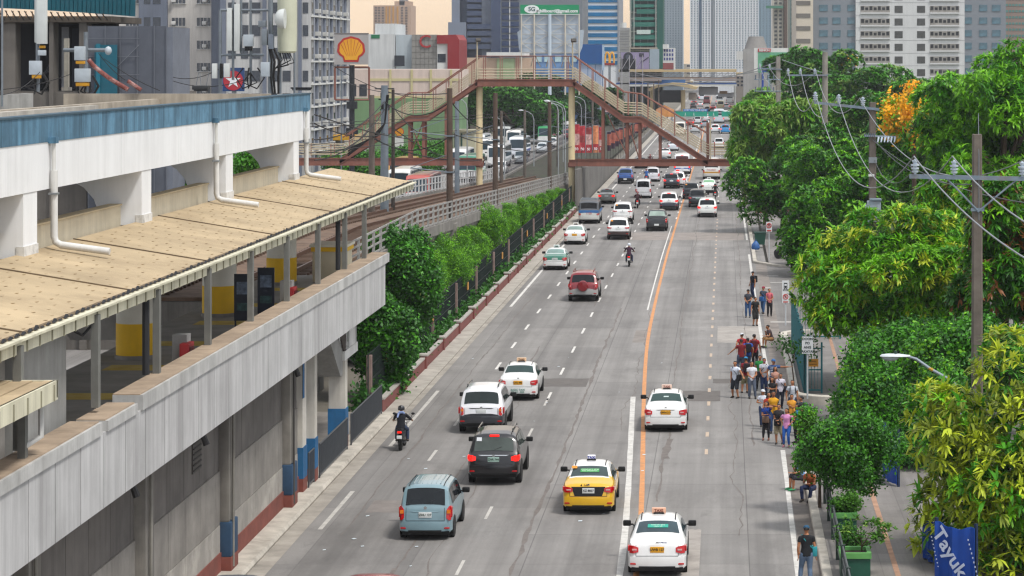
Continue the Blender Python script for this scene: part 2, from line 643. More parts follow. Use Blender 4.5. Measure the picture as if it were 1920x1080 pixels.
# gutter strip and kerb along the station side
sheet("gutter",-14.3,40,-13.35,260,.0045,M('#9c958b',.85,0,.22,.8,stain='#6a635c',stain_amt=.4))
mb = MB()
mb.prism([(-14.75,-.1),(-13.92,-.1),(-13.86,.1),(-13.92,.2),(-14.75,.22)],'y',40,103.9,KERB)
struct(mb.build("station_kerb"))
sheet("station_pavement",-18.5,40,-14.75,103.9,.21,M('#87817a',.85,0,.2,1))
mb = MB()
mb.prism([(-14.4,-.1),(-13.62,-.1),(-13.60,.07),(-14.4,.09)],'y',104,900,M('#a39d93',.85,0,.2,1.1,stain='#6a635c',stain_amt=.4))
struct(mb.build("wall_kerb"))
# side roads and pavements on the near bank
sheet("side_road",3.02,93.6,60,107.4,.0,ASPH)
sheet("side_road",3.02,136,60,180,.0,ASPH)
sheet("gutter",2.28,40,3.0,94,.0045,M('#6f6862',.85,0,.22,1.2))
sheet("gutter",2.24,107.4,3.02,181,.0045,M('#827a73',.85,0,.22,1.2))
def kerb(name,path,w=.28,h=.17,mat=KERB):
 mb = MB()
 rings = []
 for i,(x,y) in enumerate(path):
  a,c = Vector(path[max(0,i - 1)]),Vector(path[min(len(path) - 1,i + 1)])
  t = (c - a).normalized()
  n_ = Vector((-t.y,t.x))
  p = Vector((x,y))
  l,r = p + n_ * w / 2,p - n_ * w / 2
  rings.append([(l.x,l.y,-.1),(l.x,l.y,h - .03),(l.x - n_.x * .03,l.y - n_.y * .03,h),(r.x,r.y,h),(r.x,r.y,-.1)])
 mb.loft(rings,mat,smooth=False)
 return struct(mb.build(name))
KW = M('#c3bcb0',.85,0,.18,1.4,stain='#7d766c',stain_amt=.5)
def arc(cx,cy,r,a0,a1,n=10):
 return [(cx + r * math.cos(R(a0 + (a1 - a0) * k / n)),cy + r * math.sin(R(a0 + (a1 - a0) * k / n))) for k in range(n + 1)]
kerb("kerb",[(2.95,45),(2.95,90.5)] + arc(4.4,90.5,1.45,180,90)[1:] + [(60,91.95)])
kerb("kerb",[(60,108.2)] + [(4.6,108.2)] + arc(4.6,109.7,1.5,270,180)[1:] + [(3.15,131)] + arc(4.6,133,1.45,180,90)[0:] + [(60,134.45)],.36,.3,KW)
kerb("kerb",[(60,176.5),(8.5,176.5)] + arc(8.5,184,7.0,268,225,6) + arc(5.4,182.6,3.2,225,180,5)[1:] + [(2.2,190),(2.15,300),(2.15,700)])
sheet("pavement",3.05,40,10.5,91.9,.15,PAVE)
sheet("pavement",3.3,109,10.5,134.4,.16,PAVE)
sheet("pavement",3.2,179.5,10.5,900,.15,PAVE)
LAWN = M('#4a5a2a',.95,0,.35,.5,stain='#6a5a42',stain_amt=.6,stain_scale=.25)
for a,b in ((40,91.9),(108.5,134.4),(177,900)):
 sheet("lawn",10.5,a,60,b,.14,LAWN)
strip("tactile_strip",dense([(4.95,62),(5.05,91)],2),.16,.156,M('#a8836b',.85,0,.2,3),.1)
strip("tactile_strip",dense([(5.35,110),(5.6,133)],2),.16,.166,M('#a8836b',.85,0,.2,3),.1)
# white lettering worn to blocks where buses stop
mb = MB()
for (x,y,w_,l_) in ((2.7,152,.5,.5),(2.7,157,.5,.5),(2.75,162,.5,.5),(3.4,141,1.6,.5),(3.5,166,.9,.3),(3.3,171,.8,.4)):
 mb.quad((x - w_ / 2,y,.006),(x + w_ / 2,y,.006),(x + w_ / 2,y + l_,.006),(x - w_ / 2,y + l_,.006),LINE_F)
struct(mb.build("road_marking"))
# drain grating in the gutter
mb = MB()
mb.box(2.4,76.4,-.05,2.85,77.8,.012,plain('#2a2726',.8))
for k in range(7):
 mb.box(2.43,76.5 + k * .18,.012,2.82,76.58 + k * .18,.02,plain('#3a3735',.7))
tag(mb.build("drain_grate"),"dark iron drain grate in the gutter behind the walking man","drain")
# ------------------------------------------------------------------ elevated station building on the left
CONC = M('#9b9a96',.85,0,.16,.9,streak=.35,stain='#62605c',stain_amt=.25)
CONC_P = M('#bcbbba',.85,0,.12,.5,streak=.6,stain='#807e7d',stain_amt=.4,stain_scale=.3)
CONC_COP = M('#bab9b6',.8,0,.16,.9,streak=.5,stain='#7c7a76',stain_amt=.4)
CONC_W = M('#d3d1cc',.8,0,.08,.8,streak=.6,stain='#eeeeec',stain_amt=0)
COP_TOP = M('#a08d78',.85,0,.22,1.3,stain='#6d5f52',stain_amt=.4)
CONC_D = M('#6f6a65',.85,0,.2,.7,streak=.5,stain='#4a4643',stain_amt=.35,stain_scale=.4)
CONC_M = M('#8d8881',.85,0,.2,.8,streak=.45,stain='#5f5a55',stain_amt=.45,stain_scale=.5)
CONC_B = M('#948f88',.85,0,.2,.8,streak=.35,stain='#bdb7ac',stain_amt=.7,stain_scale=.8)
MAROON = M('#7a4339',.8,0,.2,1.5,stain='#573630',stain_amt=.4)
BLUE = M('#1d5f8e',.7,0,.15,1.5,streak=.3,stain='#2b3f50')
BLUE_D = M('#2b4661',.75,0,.2,1.5,streak=.4,stain='#26303a')
WHITE_W = M('#e6e7e8',.7,0,.03,.7,streak=.22,stain='#a9a9a8',stain_amt=.15)
BLUE_F = M('#5d89a4',.75,0,.2,.9,streak=.9,stain='#28475a',stain_amt=.6,stain_scale=1.1)
CREAM_LOW = M('#d3c6ab',.8,0,.08,1.2,streak=.3,stain='#8e8470')
ROOF = M('#b19d7d',.85,0,.14,.5,stain='#7a6850',stain_amt=.6,stain_scale=.35)
ROOF_D = M('#6b5b46',.85,0,.25,2)
BOLT = M('#8f7853',.85,0,.25,2)
GUTT = M('#d6d1b8',.6,0,.08,1.3,streak=.45,stain='#76705c')
GREY_P = M('#73736e',.7,0,.18,1.5,streak=.4,stain='#454542')
YELLOW = M('#e6b60e',.65,0,.08,1.3,streak=.15,stain='#8a6d12')
PIPE_W = M('#d2d1cd',.55,0,.06,2,streak=.3,stain='#8b8a86')
DARK = plain('#26272a',.8)
st = thing("train_station","long grey elevated train station with beige canopy, streaked parapet and yellow banded columns","station",(-16,75,0))
# lower wall behind the kerb
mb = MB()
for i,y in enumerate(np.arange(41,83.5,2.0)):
 mb.box(-15.0,y + .012,3.1,-14.62,y + 1.988,6.2,CONC_D)  # darker concrete: grime, with the parapet overhang's shade put into the colour
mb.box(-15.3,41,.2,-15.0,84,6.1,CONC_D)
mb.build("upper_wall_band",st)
mb = MB()
for i,y in enumerate(np.arange(41,83.5,2.0)):
 mb.box(-15.0,y + .012,1.55,-14.58,y + 1.988,3.085,CONC_M)
mb.build("middle_wall_band",st)
mb = MB()
for i,y in enumerate(np.arange(41,83.5,2.0)):
 mb.box(-15.0,y + .008,.75,-14.57,y + 1.992,1.53,CONC_B)
mb.build("lower_wall_band",st)
mb = MB()
mb.box(-15.0,41,.19,-14.53,85.4,.75,MAROON)
mb.build("plinth",st)
mb = MB()
mb.box(-14.62,68.0,3.6,-14.585,69.1,5.0,plain('#4f4b47',.8))
for k in range(9):
 mb.box(-14.60,68.05,3.66 + k * .15,-14.56,69.05,3.70 + k * .15,plain('#3a3734',.8))
mb.build("vent_louvre",st)
# pilasters with painted feet, drain pipe beside each
PIL = M('#8c877f',.85,0,.2,.9,streak=.55,stain='#4a4642',stain_amt=.3)
for y in (51.5,61.8,72.1,82.2):
 mb = MB()
 mb.cbox(-14.62,y,3.9,.62,.95,4.6,PIL,bev=.08)
 mb.box(-14.94,y + .49,1.0,-14.40,y + .56,6.0,CONC_D)
 p = mb.build("pilaster",st)
 mb = MB()
 mb.cbox(-14.60,y,1.11,.70,1.03,1.0,BLUE_D,bev=.04)
 mb.cbox(-14.60,y,.40,.72,1.05,.42,MAROON,bev=.04)
 mb.build("painted_foot",p)
 mb = MB()
 mb.tube([(-14.24,y - .25,5.4),(-14.24,y - .25,.3)],.04,M('#8f8b82',.7,0,.2,1.5,streak=.7,stain='#4f4b46') if y < 80 else plain('#4a4744'),8)
 mb.build("drain_pipe",p)
mb = MB()
for y in (58.0,65.8,80.0):
 mb = MB()
 mb.tube([(-14.5,y,5.25),(-13.9,y,5.15),(-13.75,y,4.75)],.09,plain('#3d3b3a'),8)
 mb.build("drain_spout",st)
# white columns at the end of the station wall
for (x,y,w,d) in ((-14.72,85.0,.62,.75),(-14.62,87.0,.55,.55),(-14.72,94.4,.62,.62)):
 mb = MB()
 mb.box(x - w / 2,y - d / 2,1.72,x + w / 2,y + d / 2,6.2 if y < 90 else 3.9,M('#c9c4ba',.8,0,.12,.8,streak=.4,stain='#857c70'))
 c = mb.build("support_column",st)
 mb = MB()
 mb.box(x - w / 2 - .03,y - d / 2 - .03,.66,x + w / 2 + .03,y + d / 2 + .03,1.72,BLUE)
 mb.box(x - w / 2 - .03,y - d / 2 - .03,.2,x + w / 2 + .03,y + d / 2 + .03,.655,MAROON)
 mb.build("painted_foot",c)
 if y == 85.0:
  mb = MB()
  mb.box(x - w / 2,y - d / 2 - .02,3.4,x + w / 2 - .25,y - d / 2 - .003,6.1,BLUE)
  mb.build("blue_panel",c)
  mb = MB()
  mb.box(x + w / 2 + .003,y - d / 2 - .015,3.4,x + w / 2 + .02,y - d / 2 + .3,6.1,BLUE)
  mb.build("blue_panel",c)
# inclined stair flight under the far end
mb = MB()
mb.prism([(88.6,6.2),(89.8,6.2),(94.6,3.6),(94.6,3.0),(93.6,3.0)],'x',-15.6,-14.5,CONC)
for k in range(12):
 mb.box(-15.55,89.6 + k * .42,6.0 - k * .225,-14.55,90.02 + k * .42,6.2 - k * .225,CONC_M)
s_ = mb.build("stair_flight",st)
mb = MB()
for k in range(7):
 mb.tube([(-14.5,91.5 + k * .6,5.3 - k * .32),(-14.5,91.5 + k * .6,6.5 - k * .32)],.03,PIPE_W,6)
mb.tube([(-14.5,91.5,6.5),(-14.5,95.1,4.58)],.035,PIPE_W,6)
mb.tube([(-14.5,91.5,5.9),(-14.5,95.1,3.98)],.03,PIPE_W,6)
mb.tube([(-14.45,95.4,3.9),(-14.45,95.4,6.9)],.04,PIPE_W,6)
mb.tube([(-14.45,97.0,3.9),(-14.45,97.0,6.9)],.04,PIPE_W,6)
mb.box(-14.5,95.45,3.9,-14.46,96.95,5.0,CONC_W)
mb.build("stair_railing",s_)
mb = MB()
mb.box(-16.2,94.0,3.55,-14.4,97.3,3.9,CONC_W)
mb.prism([(91.6,5.9),(93.0,5.9),(94.6,4.4),(94.4,3.6)],'x',-14.48,-14.44,plain('#3a302c',.7))
mb.build("stair_landing",st)
# parapet with its coping
mb = MB()
for y in np.arange(40,97.3,1.93):
 y1 = min(y + 1.93,98.6)
 mb.box(-13.62,y + .022,5.3,-13.40,y1 - .022,6.93,CONC_P)
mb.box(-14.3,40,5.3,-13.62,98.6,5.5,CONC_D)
mb.box(-14.0,40,5.5,-13.62,98.58,7.0,CONC)
mb.build("parapet",st)
mb = MB()
mb.box(-14.05,56.9,6.93,-13.35,98.7,7.28,CONC_COP)
mb.box(-14.05,40,6.93,-13.35,53.2,7.2,CONC_COP)
mb.box(-14.05,53.7,6.93,-13.35,56.4,7.16,CONC_COP)
cp = mb.build("coping",st)
mb = MB()
for a,b,z in ((40,53.2,7.2),(53.7,56.4,7.16),(56.9,98.7,7.28)):
 y = a
 while y < b:
  y1 = min(y + 2.9,b)
  mb.box(-14.05,y + .01,z,-13.42,y1 - .01,z + .025,COP_TOP)
  y = y1
mb.build("coping_cap",cp)
# platform, columns, canopy posts
mb = MB()
mb.box(-18.6,40,5.9,-14.0,100.8,6.2,M('#7d7b76',.8,0,.2,.8))
for y in np.arange(46,97,6.0):
 mb.box(-17.6,y,6.2,-14.6,y + 1.2,6.206,M('#b49a35',.8,0,.25,1.2,stain='#7d7b76',stain_amt=.6))
mb.build("platform",st)
for y in (60.4,72.9,84.9,96.8):
 mb = MB()
 mb.cyl(-17.3,y,7.25,9.95,.575,M('#d3cfc2',.75,0,.1,1),28)
 c = mb.build("round_column",st)
 mb = MB()
 mb.cyl(-17.3,y,6.32,7.25,.585,YELLOW,28)
 mb.cyl(-17.3,y,6.2,6.32,.62,CONC_M,28)
 mb.build("yellow_band",c)
for i,y in enumerate((48.8,54.8,60.7,66.7,72.7,78.7,84.7,90.7,95.6)):
 mb = MB()
 mb.box(-13.98,y - .11,7.3,-13.82,y + .11,9.35,GREY_P)
 c = mb.build("canopy_post",st)
 if i in (2,7):
  mb = MB()
  mb.tube([(-14.1,y - .3,9.2),(-14.1,y - .3,7.3)],.09,DARK,8)
  mb.build("downpipe",c)
mb = MB()
mb.box(-14.9,50.5,6.2,-14.5,54.6,9.4,CONC)
mb.box(-15.0,44,6.2,-14.6,50.3,9.2,CONC_M)
mb.build("service_wall",st)
# platform details seen between the posts
mb = MB()
for y in (57.5,66,77,90):
 mb.tube([(-15.2,y,9.4),(-17.4,y,9.6)],.07,DARK,6)
mb.box(-15.6,42,9.25,-15.5,111,9.42,DARK)
mb.box(-16.9,42,9.4,-16.8,111,9.58,DARK)
mb.build("canopy_purlin",st)
mb = MB()
mb.tube([(-14.6,55.2,9.3),(-14.55,55.5,8.9),(-14.5,56.0,8.75),(-14.4,56.5,8.95),(-14.35,56.7,9.3)],.03,DARK,6)
mb.build("hanging_cable",st)
# canopy: panelled roof with bolts, ribbed gutter
y0,y1 = 42.0,110.8
xe,ze,xi,zi = -13.95,9.52,-17.6,10.12
mb = MB()
cuts = [42,49.5,58.5,67.0,77,88.5,98.6,110.8]
for a,b in zip(cuts,cuts[1:]):
 for k in range(4):
  t0,t1 = k / 4,(k + 1) / 4
  A = (xe + (xi - xe) * t0,ze + (zi - ze) * t0)
  B = (xe + (xi - xe) * t1,ze + (zi - ze) * t1)
  mb.prism([(A[0],A[1]),(A[0],A[1] - .12),(B[0],B[1] - .12),(B[0],B[1])],'y',a + .02,b - .02,ROOF)
rf = mb.build("canopy_roof",st)
mb = MB()
for y in np.arange(42.6,110.4,.82):
 for k in range(9):
  t = (k + .5 + (.25 if int(y / .82) % 2 else 0)) / 9.5
  x,z = xe + (xi - xe) * t,ze + (zi - ze) * t
  if rnd.random() < .93:
   mb.box(x - .03,y - .07,z,x + .03,y + .07,z + .006,BOLT if rnd.random() < .6 else ROOF)
for b in cuts[1:-1]:
 mb.prism([(xe,ze + .002),(xi,zi + .002),(xi,zi + .03),(xe,ze + .03)],'y',b - .03,b + .03,ROOF_D)
mb.build("roof_bolts",rf)
mb = MB()
for k in range(150):
 y = 42.3 + k * .455
 h_ = rnd.uniform(.02,.09)
 mb.prism([(y,ze + .005),(y + .3,ze + .005),(y + .15,ze + .005 + h_)],'x',xe + .0,xe + .05,DARK)
mb.box(xe - .18,y0,ze + .003,xe - .02,y1,ze + .02,ROOF_D)
mb.build("roof_edge",rf)
mb = MB()
mb.box(xe + .0,y0,ze - .34,xe + .05,y1,ze - .02,GUTT)
mb.box(xe + .05,y0,ze - .07,xe + .18,y1,ze - .02,GUTT)
for k in range(75):
 y = y0 + k * .92
 mb.box(xe + .05,y,ze - .35,xe + .075,y + .045,ze - .07,plain('#8f8b76',.7))
mb.box(xe - .3,y0,ze - .36,xe,y1,ze - .28,DARK)
mb.box(xi,y1,ze - .3,xe,y1 + .06,ze + .03,GUTT)
mb.build("canopy_gutter",st)
# short lower canopy nearest the camera
mb = MB()
for k in range(8):
 x = -14.9 + k * .22
 mb.box(x,40,8.62 + .02 * (k % 2),x + .2,48.7,8.66 + .02 * (k % 2),ROOF)
lc = mb.build("lower_canopy",st)
mb = MB()
mb.box(-13.2,40,8.30,-13.12,48.8,8.68,GUTT)
for k in range(10):
 mb.box(-13.12,40.2 + k * .92,8.3,-13.1,40.24 + k * .92,8.62,plain('#8f8b76',.7))
mb.box(-14.9,48.7,8.34,-13.12,48.78,8.68,GUTT)
mb.tube([(-13.4,48.6,8.3),(-13.4,48.6,7.6),(-13.7,48.3,7.4)],.06,PIPE_W,8)
mb.box(-13.75,48.2,7.2,-13.6,48.4,8.5,GREY_P)
mb.build("lower_gutter",lc)
# upper storey: blue-topped white beam on wall columns, open behind
UX = -17.4
mb = MB()
joints = [40,53,60.2,71.5,79,88.6,94,104]
for a,b in zip(joints,joints[1:]):
 mb.box(UX - .3,a + .008,11.65,UX,b - .008,12.86,WHITE_W)
mb.box(-29,103.7,11.65,UX - .31,103.98,12.86,WHITE_W)
ub = mb.build("upper_beam",st)
mb = MB()
for y in np.arange(40,103.9,1.6):
 mb.box(UX - .32,y + .004,12.86,UX + .02,min(y + 1.6,104) - .004,13.52,BLUE_F)
mb.box(UX - .36,40,13.52,UX + .05,104.02,13.57,plain('#3b5260',.8))
mb.build("blue_fascia",ub)
mb = MB()
mb.box(-29,40,12.7,UX - .31,103.6,12.95,CONC)
mb.box(-29.3,40,12.9,-29,104,13.55,CONC)
mb.box(-22.5,40,12.95,-22.2,98,13.42,M('#a89d8d',.85,0,.2,.8,streak=.6,stain='#6f665a'))
mb.box(-20.5,60,12.95,-20.2,80,13.5,M('#b2aca2',.85,0,.2,.8,streak=.4,stain='#6f665a'))
mb.box(-26,97.5,12.95,-17.9,97.9,13.62,M('#a89d8d',.85,0,.2,.8,streak=.6,stain='#6f665a'))
for y in np.arange(44,103,6.5):
 mb.box(-28.9,y,12.2,UX - .32,y + .3,12.69,CONC_D)
mb.build("roof_slab",st)
for y in (49.2,62.2,74.7,87.2,100.8):
 mb = MB()
 poly = [(UX - .02,10.05),(UX - .02,11.64),(-21.0,11.64),(-20.4,11.6),(-19.7,11.45),(-19.15,11.15),(-18.85,10.8),(-18.7,10.4),(-18.65,10.0)]
 mb.prism(poly,'y',y - .62,y + .62,WHITE_W)
 c = mb.build("wall_column",st)
 mb = MB()
 mb.box(UX - .2,y - .64,10.0,UX + .01,y + .64,10.33,M('#d4d3cf',.8,0,.1,1.5,stain='#55534f',stain_amt=.7,stain_scale=2.6))
 mb.build("column_foot",c)
mb = MB()
for a,b in ((40,48.9),(49.5,61.9),(62.5,74.4),(75,86.9),(87.5,100.5)):
 mb.box(-18.35,a,9.9,-18.05,b,10.62,CREAM_LOW)
 mb.box(-18.4,a,10.62,-18.0,b,10.67,M('#bfae8e',.8,0,.1,1.2))
mb.build("low_parapet",st)
for y in (63.9,84.3,102.4):
 mb = MB()
 mb.tube([(UX + .11,y,12.9),(UX + .11,y,12.1)],.055,PIPE_W,10)
 mb.tube([(UX + .12,y,12.12),(UX + .12,y,10.42),(UX + .16,y,10.28),(UX + .3,y,10.2),(UX + 1.55,y,10.03)],.095,PIPE_W,12)
 mb.cbox(UX + .1,y,12.9,.2,.28,.16,BLUE_F)
 mb.box(UX,y - .14,11.5,UX + .22,y + .14,11.55,STEEL)
 mb.build("downpipe",st)
# inside of the upper storey
mb = MB()
for y in np.arange(46,103,9):
 mb.box(-29,y,5.5,-28.4,y + .6,12.7,CONC_M)
mb.build("back_column",st)
# things on the platform
def fire_cabinet(x,y,z,label):
 t = thing("fire_hose_cabinet",label,"cabinet",(x,y,z),0,"red cabinets on the platform")
 mb = MB()
 mb.cbox(0,0,.55,.26,.7,1.1,M('#8c1d20',.5,0,.1,2),bev=.03)
 mb.build("cabinet_box",t,False)
 mb = MB()
 mb.cbox(.14,0,.6,.02,.5,.8,M('#5c1214',.3,0,.1,2))
 mb.build("cabinet_door",t,False)
 mb = MB()
 mb.cbox(-.2,.25,.65,.4,.5,1.3,CONC)
 mb.build("backing_pier",t,False)
fire_cabinet(-14.6,67.3,6.2,"red hose cabinet on a concrete pier between two yellow banded columns")
fire_cabinet(-14.6,83.6,6.2,"red hose cabinet just past the dark advertisement frame on the platform")
fire_cabinet(-14.6,47.2,6.2,"red cabinet partly hidden under the short low canopy gutter")
t = thing("advertisement_frame","dark freestanding advertisement frame with two panels on the station platform","advertisement",(-15.2,79.5,6.2))
for dx,dy in ((-.25,0),(.05,2.4)):
 mb = MB()
 mb.cbox(dx,dy,1.15,.55,.08,1.5,M('#1b2230',.4,0,.3,3))
 mb.cbox(dx,dy - .045,1.45,.38,.01,.4,M('#5d6a7c',.5,0,.5,6))
 mb.cbox(dx,dy - .045,.85,.38,.01,.25,M('#2e4a4a',.5,0,.5,6))
 mb.tube([(dx - .24,dy,0),(dx - .24,dy,.5)],.03,DARK,6)
 mb.tube([(dx + .24,dy,0),(dx + .24,dy,.5)],.03,DARK,6)
 mb.build("poster_panel",t,False)
t = thing("ticket_booth","cream booth with yellow stripe at the far end of the platform","booth",(-15.6,98.6,6.2))
mb = MB()
mb.cbox(0,0,.6,1.3,1.8,1.2,M('#c9bea4',.7,0,.08,1),bev=.03)
mb.build("booth_body",t,False)
mb = MB()
mb.cbox(0,0,1.29,1.4,1.9,.18,YELLOW)
mb.cbox(0,0,1.43,1.5,2.0,.1,M('#d9d2c0',.7,0,.08,1))
mb.build("booth_top",t,False)
# steel crowd barriers along the kerb
def barrier(x,y0_,y1_,label):
 t = thing("steel_barrier",label,"barrier",(x,(y0_ + y1_) / 2,.2),0,"grey steel barriers beside the station columns")
 m_ = plain('#55585c',.5,.5)
 mb = MB()
 L = (y1_ - y0_) / 2
 mb.tube([(0,-L,0),(0,-L,1.2),(0,L,1.2),(0,L,0)],.03,m_,6)
 mb.tube([(0,-L,.12),(0,L,.12)],.025,m_,6)
 mb.build("frame",t,False)
 mb = MB()
 n_ = int(2 * L / .14)
 for k in range(1,n_):
  mb.tube([(0,-L + k * 2 * L / n_,.12),(0,-L + k * 2 * L / n_,1.2)],.012,m_,5,False)
 mb.build("bars",t,False)
barrier(-14.35,85.5,86.6,"short grey steel barrier between the two white columns")
barrier(-14.3,87.5,93.9,"long grey steel barrier beside the stair column")
barrier(-14.3,94.9,103.3,"grey steel barrier running up to the red and white wall")
# ------------------------------------------------------------------ boundary wall, mesh fence, viaduct, poles, footbridge
BR = M('#805245',.7,0,.14,1.2,streak=.35,stain='#5d4338')
BR_L = M('#90665a',.7,0,.12,1.4,streak=.3,stain='#66493d')
CREAM = M('#d8c79e',.7,0,.08,1.1,streak=.25,stain='#9a8a68')
CREAM_R = M('#b3a78f',.75,0,.14,1.5,stain='#85725f',stain_amt=.4)
WIRE = plain('#1c1b1b',.7)
POLE_C = M('#6b625a',.9,0,.2,1.2,streak=.5,stain='#433c36')
POLE_B = M('#5a4a40',.9,0,.2,1.2,streak=.5,stain='#33291f')
GALV = M('#7c868e',.5,.4,.12,2,streak=.2)
# red and white boundary wall
WALL_R = M('#7b4540',.8,0,.14,1.5,streak=.35,stain='#5c3330')
CAP = M('#aaa59d',.8,0,.12,1.5,stain='#8d877f',stain_amt=.4)
bw = thing("boundary_wall","low maroon wall with pale coping and capped posts running along the road edge","wall",(-14.45,170,0))
mb = MB()
mb.box(-14.6,104,-.05,-14.42,241,.56,WALL_R)
mb.build("wall_body",bw)
mb = MB()
ys = list(np.arange(104.2,240,7.6))
for a,b in zip(ys,ys[1:] + [241]):
 mb.box(-14.63,a + .24,.56,-14.40,b - .24,.64,CAP)
mb.build("coping",bw)
for y in ys:
 mb = MB()
 mb.box(-14.68,y - .22,-.05,-14.34,y + .22,.70,WALL_R)
 p = mb.build("wall_post",bw)
 mb = MB()
 mb.cbox(-14.51,y,.75,.40,.5,.11,CAP,bev=.03)
 mb.build("post_cap",p)
# dark green mesh fence behind the wall
FEN = plain('#1d2b28',.6,.3)
fe = thing("mesh_fence","tall dark green mesh fence behind the low maroon wall","fence",(-15.05,170,0))
mb = MB()
y = 104.5
while y < 244:
 mb.box(-15.06,y,.1,-15.045,y + .022,2.55,FEN)
 y += .15
for z in (.15,.75,1.35,1.95,2.5):
 mb.box(-15.07,104.5,z,-15.04,244,z + .04,FEN)
mb.build("mesh_panel",fe)
for k in range(13):
 mb = MB()
 mb.cbox(-15.05,105 + k * 11.2,1.2,.22,.22,2.5,M('#8f7a72',.9,0,.2,2,streak=.3))
 mb.build("fence_post",fe)
for y in (110,127,144.5,167,188,209,228):
 mb = MB()
 mb.cbox(-14.97,y,1.75,.05,.55,.42,M('#c08a3c',.6,0,.2,3,stain='#7c5a2a',stain_amt=.4))
 mb.build("warning_plate",fe)
# viaduct carrying the railway down to street level
def zd(y):
 return max(.5,min(5.5,5.8 - (y - 124) * .0303))
vi = thing("rail_viaduct","grey concrete rail viaduct sloping down beside the road with lattice railing","viaduct",(-21,180,0))
VC = M('#85817b',.85,0,.18,.7,streak=.55,stain='#504c48',stain_amt=.3)
YS = [97.0] + list(np.arange(100,300,5.0))
mb = MB()
mb.loft([[(-16.6,y,zd(y)),(-16.6,y,zd(y) - .55),(-17.2,y,zd(y) - 1.5),(-25.6,y,zd(y) - 1.5),(-26.2,y,zd(y) - .55),(-26.2,y,zd(y))] for y in YS],VC,smooth=False)
mb.build("deck",vi)
mb = MB()
mb.loft([[(-16.45,y,zd(y) + .22),(-16.45,y,zd(y) - .35),(-16.8,y,zd(y) - .35),(-16.8,y,zd(y) + .22)] for y in YS],VC,smooth=False)
mb.loft([[(-26.1,y,zd(y) + .3),(-26.1,y,zd(y) - .35),(-26.4,y,zd(y) - .35),(-26.4,y,zd(y) + .3)] for y in YS],VC,smooth=False)
mb.build("edge_beam",vi)
for y in np.arange(112,236,12.0):
 mb = MB()
 mb.cbox(-21.2,y,(zd(y) - 1.5) / 2,6.0,1.2,zd(y) - 1.5,VC,bev=.05)
 mb.build("pier",vi)
mb = MB()
mb.box(-26.0,236,-.1,-16.8,296,.2,VC)
mb.box(-17.3,232,-.1,-16.9,296,1.9,VC)
mb.build("abutment",vi)
# track bed, sleepers and rails
BED = M('#6d5848',.95,0,.3,1.5,stain='#8a7a6c',stain_amt=.4)
mb = MB()
mb.loft([[(-17.4,y,zd(y) + .02),(-17.4,y,zd(y) + .16),(-25.6,y,zd(y) + .16),(-25.6,y,zd(y) + .02)] for y in YS],BED,smooth=False)
tb = mb.build("track_bed",vi)
for cx in (-19.2,-23.2):
 mb = MB()
 for y in np.arange(98,290,.75):
  mb.box(cx - 1.25,y,zd(y) + .16,cx + 1.25,y + .26,zd(y) + .27,M('#5e4a3c',.9,0,.25,3))
 mb.build("sleepers",tb)
RAIL = M('#5a3f30',.5,.3,.15,3)
for cx in (-19.9,-18.5,-23.9,-22.5):
 mb = MB()
 mb.loft([[(cx - .05,y,zd(y) + .27),(cx - .05,y,zd(y) + .45),(cx + .05,y,zd(y) + .45),(cx + .05,y,zd(y) + .27)] for y in YS],RAIL,smooth=False)
 mb.build("rail",tb)
# lattice railings
RAILW = M('#9b9995',.7,0,.14,1.3,streak=.4,stain='#6c6864')
def lattice(name,x,ya,yb,z_off,h,step,mat,bars):
 mb = MB()
 yy = list(np.arange(ya,yb,step))
 for y in yy:
  z = zd(y) + z_off
  mb.box(x - .06,y - .07,z,x + .06,y + .07,z + h,mat)
 for t in bars:
  for a,b in zip(yy,yy[1:]):
   za,zb = zd(a) + z_off + h * t,zd(b) + z_off + h * t
   mb.add([(x - .02,a,za),(x + .02,a,za),(x + .02,a,za + .09),(x - .02,a,za + .09),(x - .02,b,zb),(x + .02,b,zb),(x + .02,b,zb + .09),(x - .02,b,zb + .09)],
       [(0,1,5,4),(1,2,6,5),(2,3,7,6),(3,0,4,7)],mat)
 return mb.build(name,vi)
lattice("railing",-16.6,110,262,.22,1.15,2.4,RAILW,(.04,.36,.66,.93))
lattice("railing",-26.2,150,292,.3,1.3,2.4,M('#b9b9b8',.7,0,.1,1.3),(.06,.5,.93))
# retaining wall and palisade fence past the footbridge
rw = thing("retaining_wall","grey panelled concrete wall past the footbridge, beneath the banners","wall",(-15.4,340,0))
mb = MB()
for y in np.arange(246,640,3.0):
 hw = max(.9,4.0 - (y - 246) * .03)
 mb.box(-14.85,y + .02,-.1,-14.6,y + 2.98,hw,M('#75726e',.85,0,.2,.6,streak=.6,stain='#45423e'))
mb.build("wall_panels",rw)
mb = MB()
for y in np.arange(247,640,8.0):
 mb.box(-14.75,y,max(.9,4.0 - (y - 246) * .03),-14.70,y + .06,max(.9,4.0 - (y - 246) * .03) + 2.0,plain('#33312f',.8))
mb.build("fence_posts",rw)
pf = thing("palisade_fence","dark steel palisade fence on a low concrete wall beside the jammed opposite road","fence",(-26.6,400,0))
mb = MB()
mb.box(-26.9,225,-.1,-26.5,640,.9,VC)
mb.build("fence_base",pf)
mb = MB()
for y in np.arange(225,560,1.5):
 mb.box(-26.72,y,.9,-26.68,y + .05,2.3 + .05 * math.sin(y),plain('#35343c',.6))
mb.box(-26.74,225,1.1,-26.66,560,1.18,plain('#35343c',.6))
mb.box(-26.74,225,2.0,-26.66,560,2.08,plain('#35343c',.6))
mb.build("pales",pf)
st2 = MB()
st2.loft([[(-26.4,y,.1),(-26.4,y,.7),(-22,y,.6),(-16.8,y,.4),(-16.8,y,.1)] for y in (262,300,420,640)],M('#353229',.95,0,.3,.8,stain='#2f4a1c',stain_amt=.8),smooth=False)
struct(st2.build("track_embankment"))
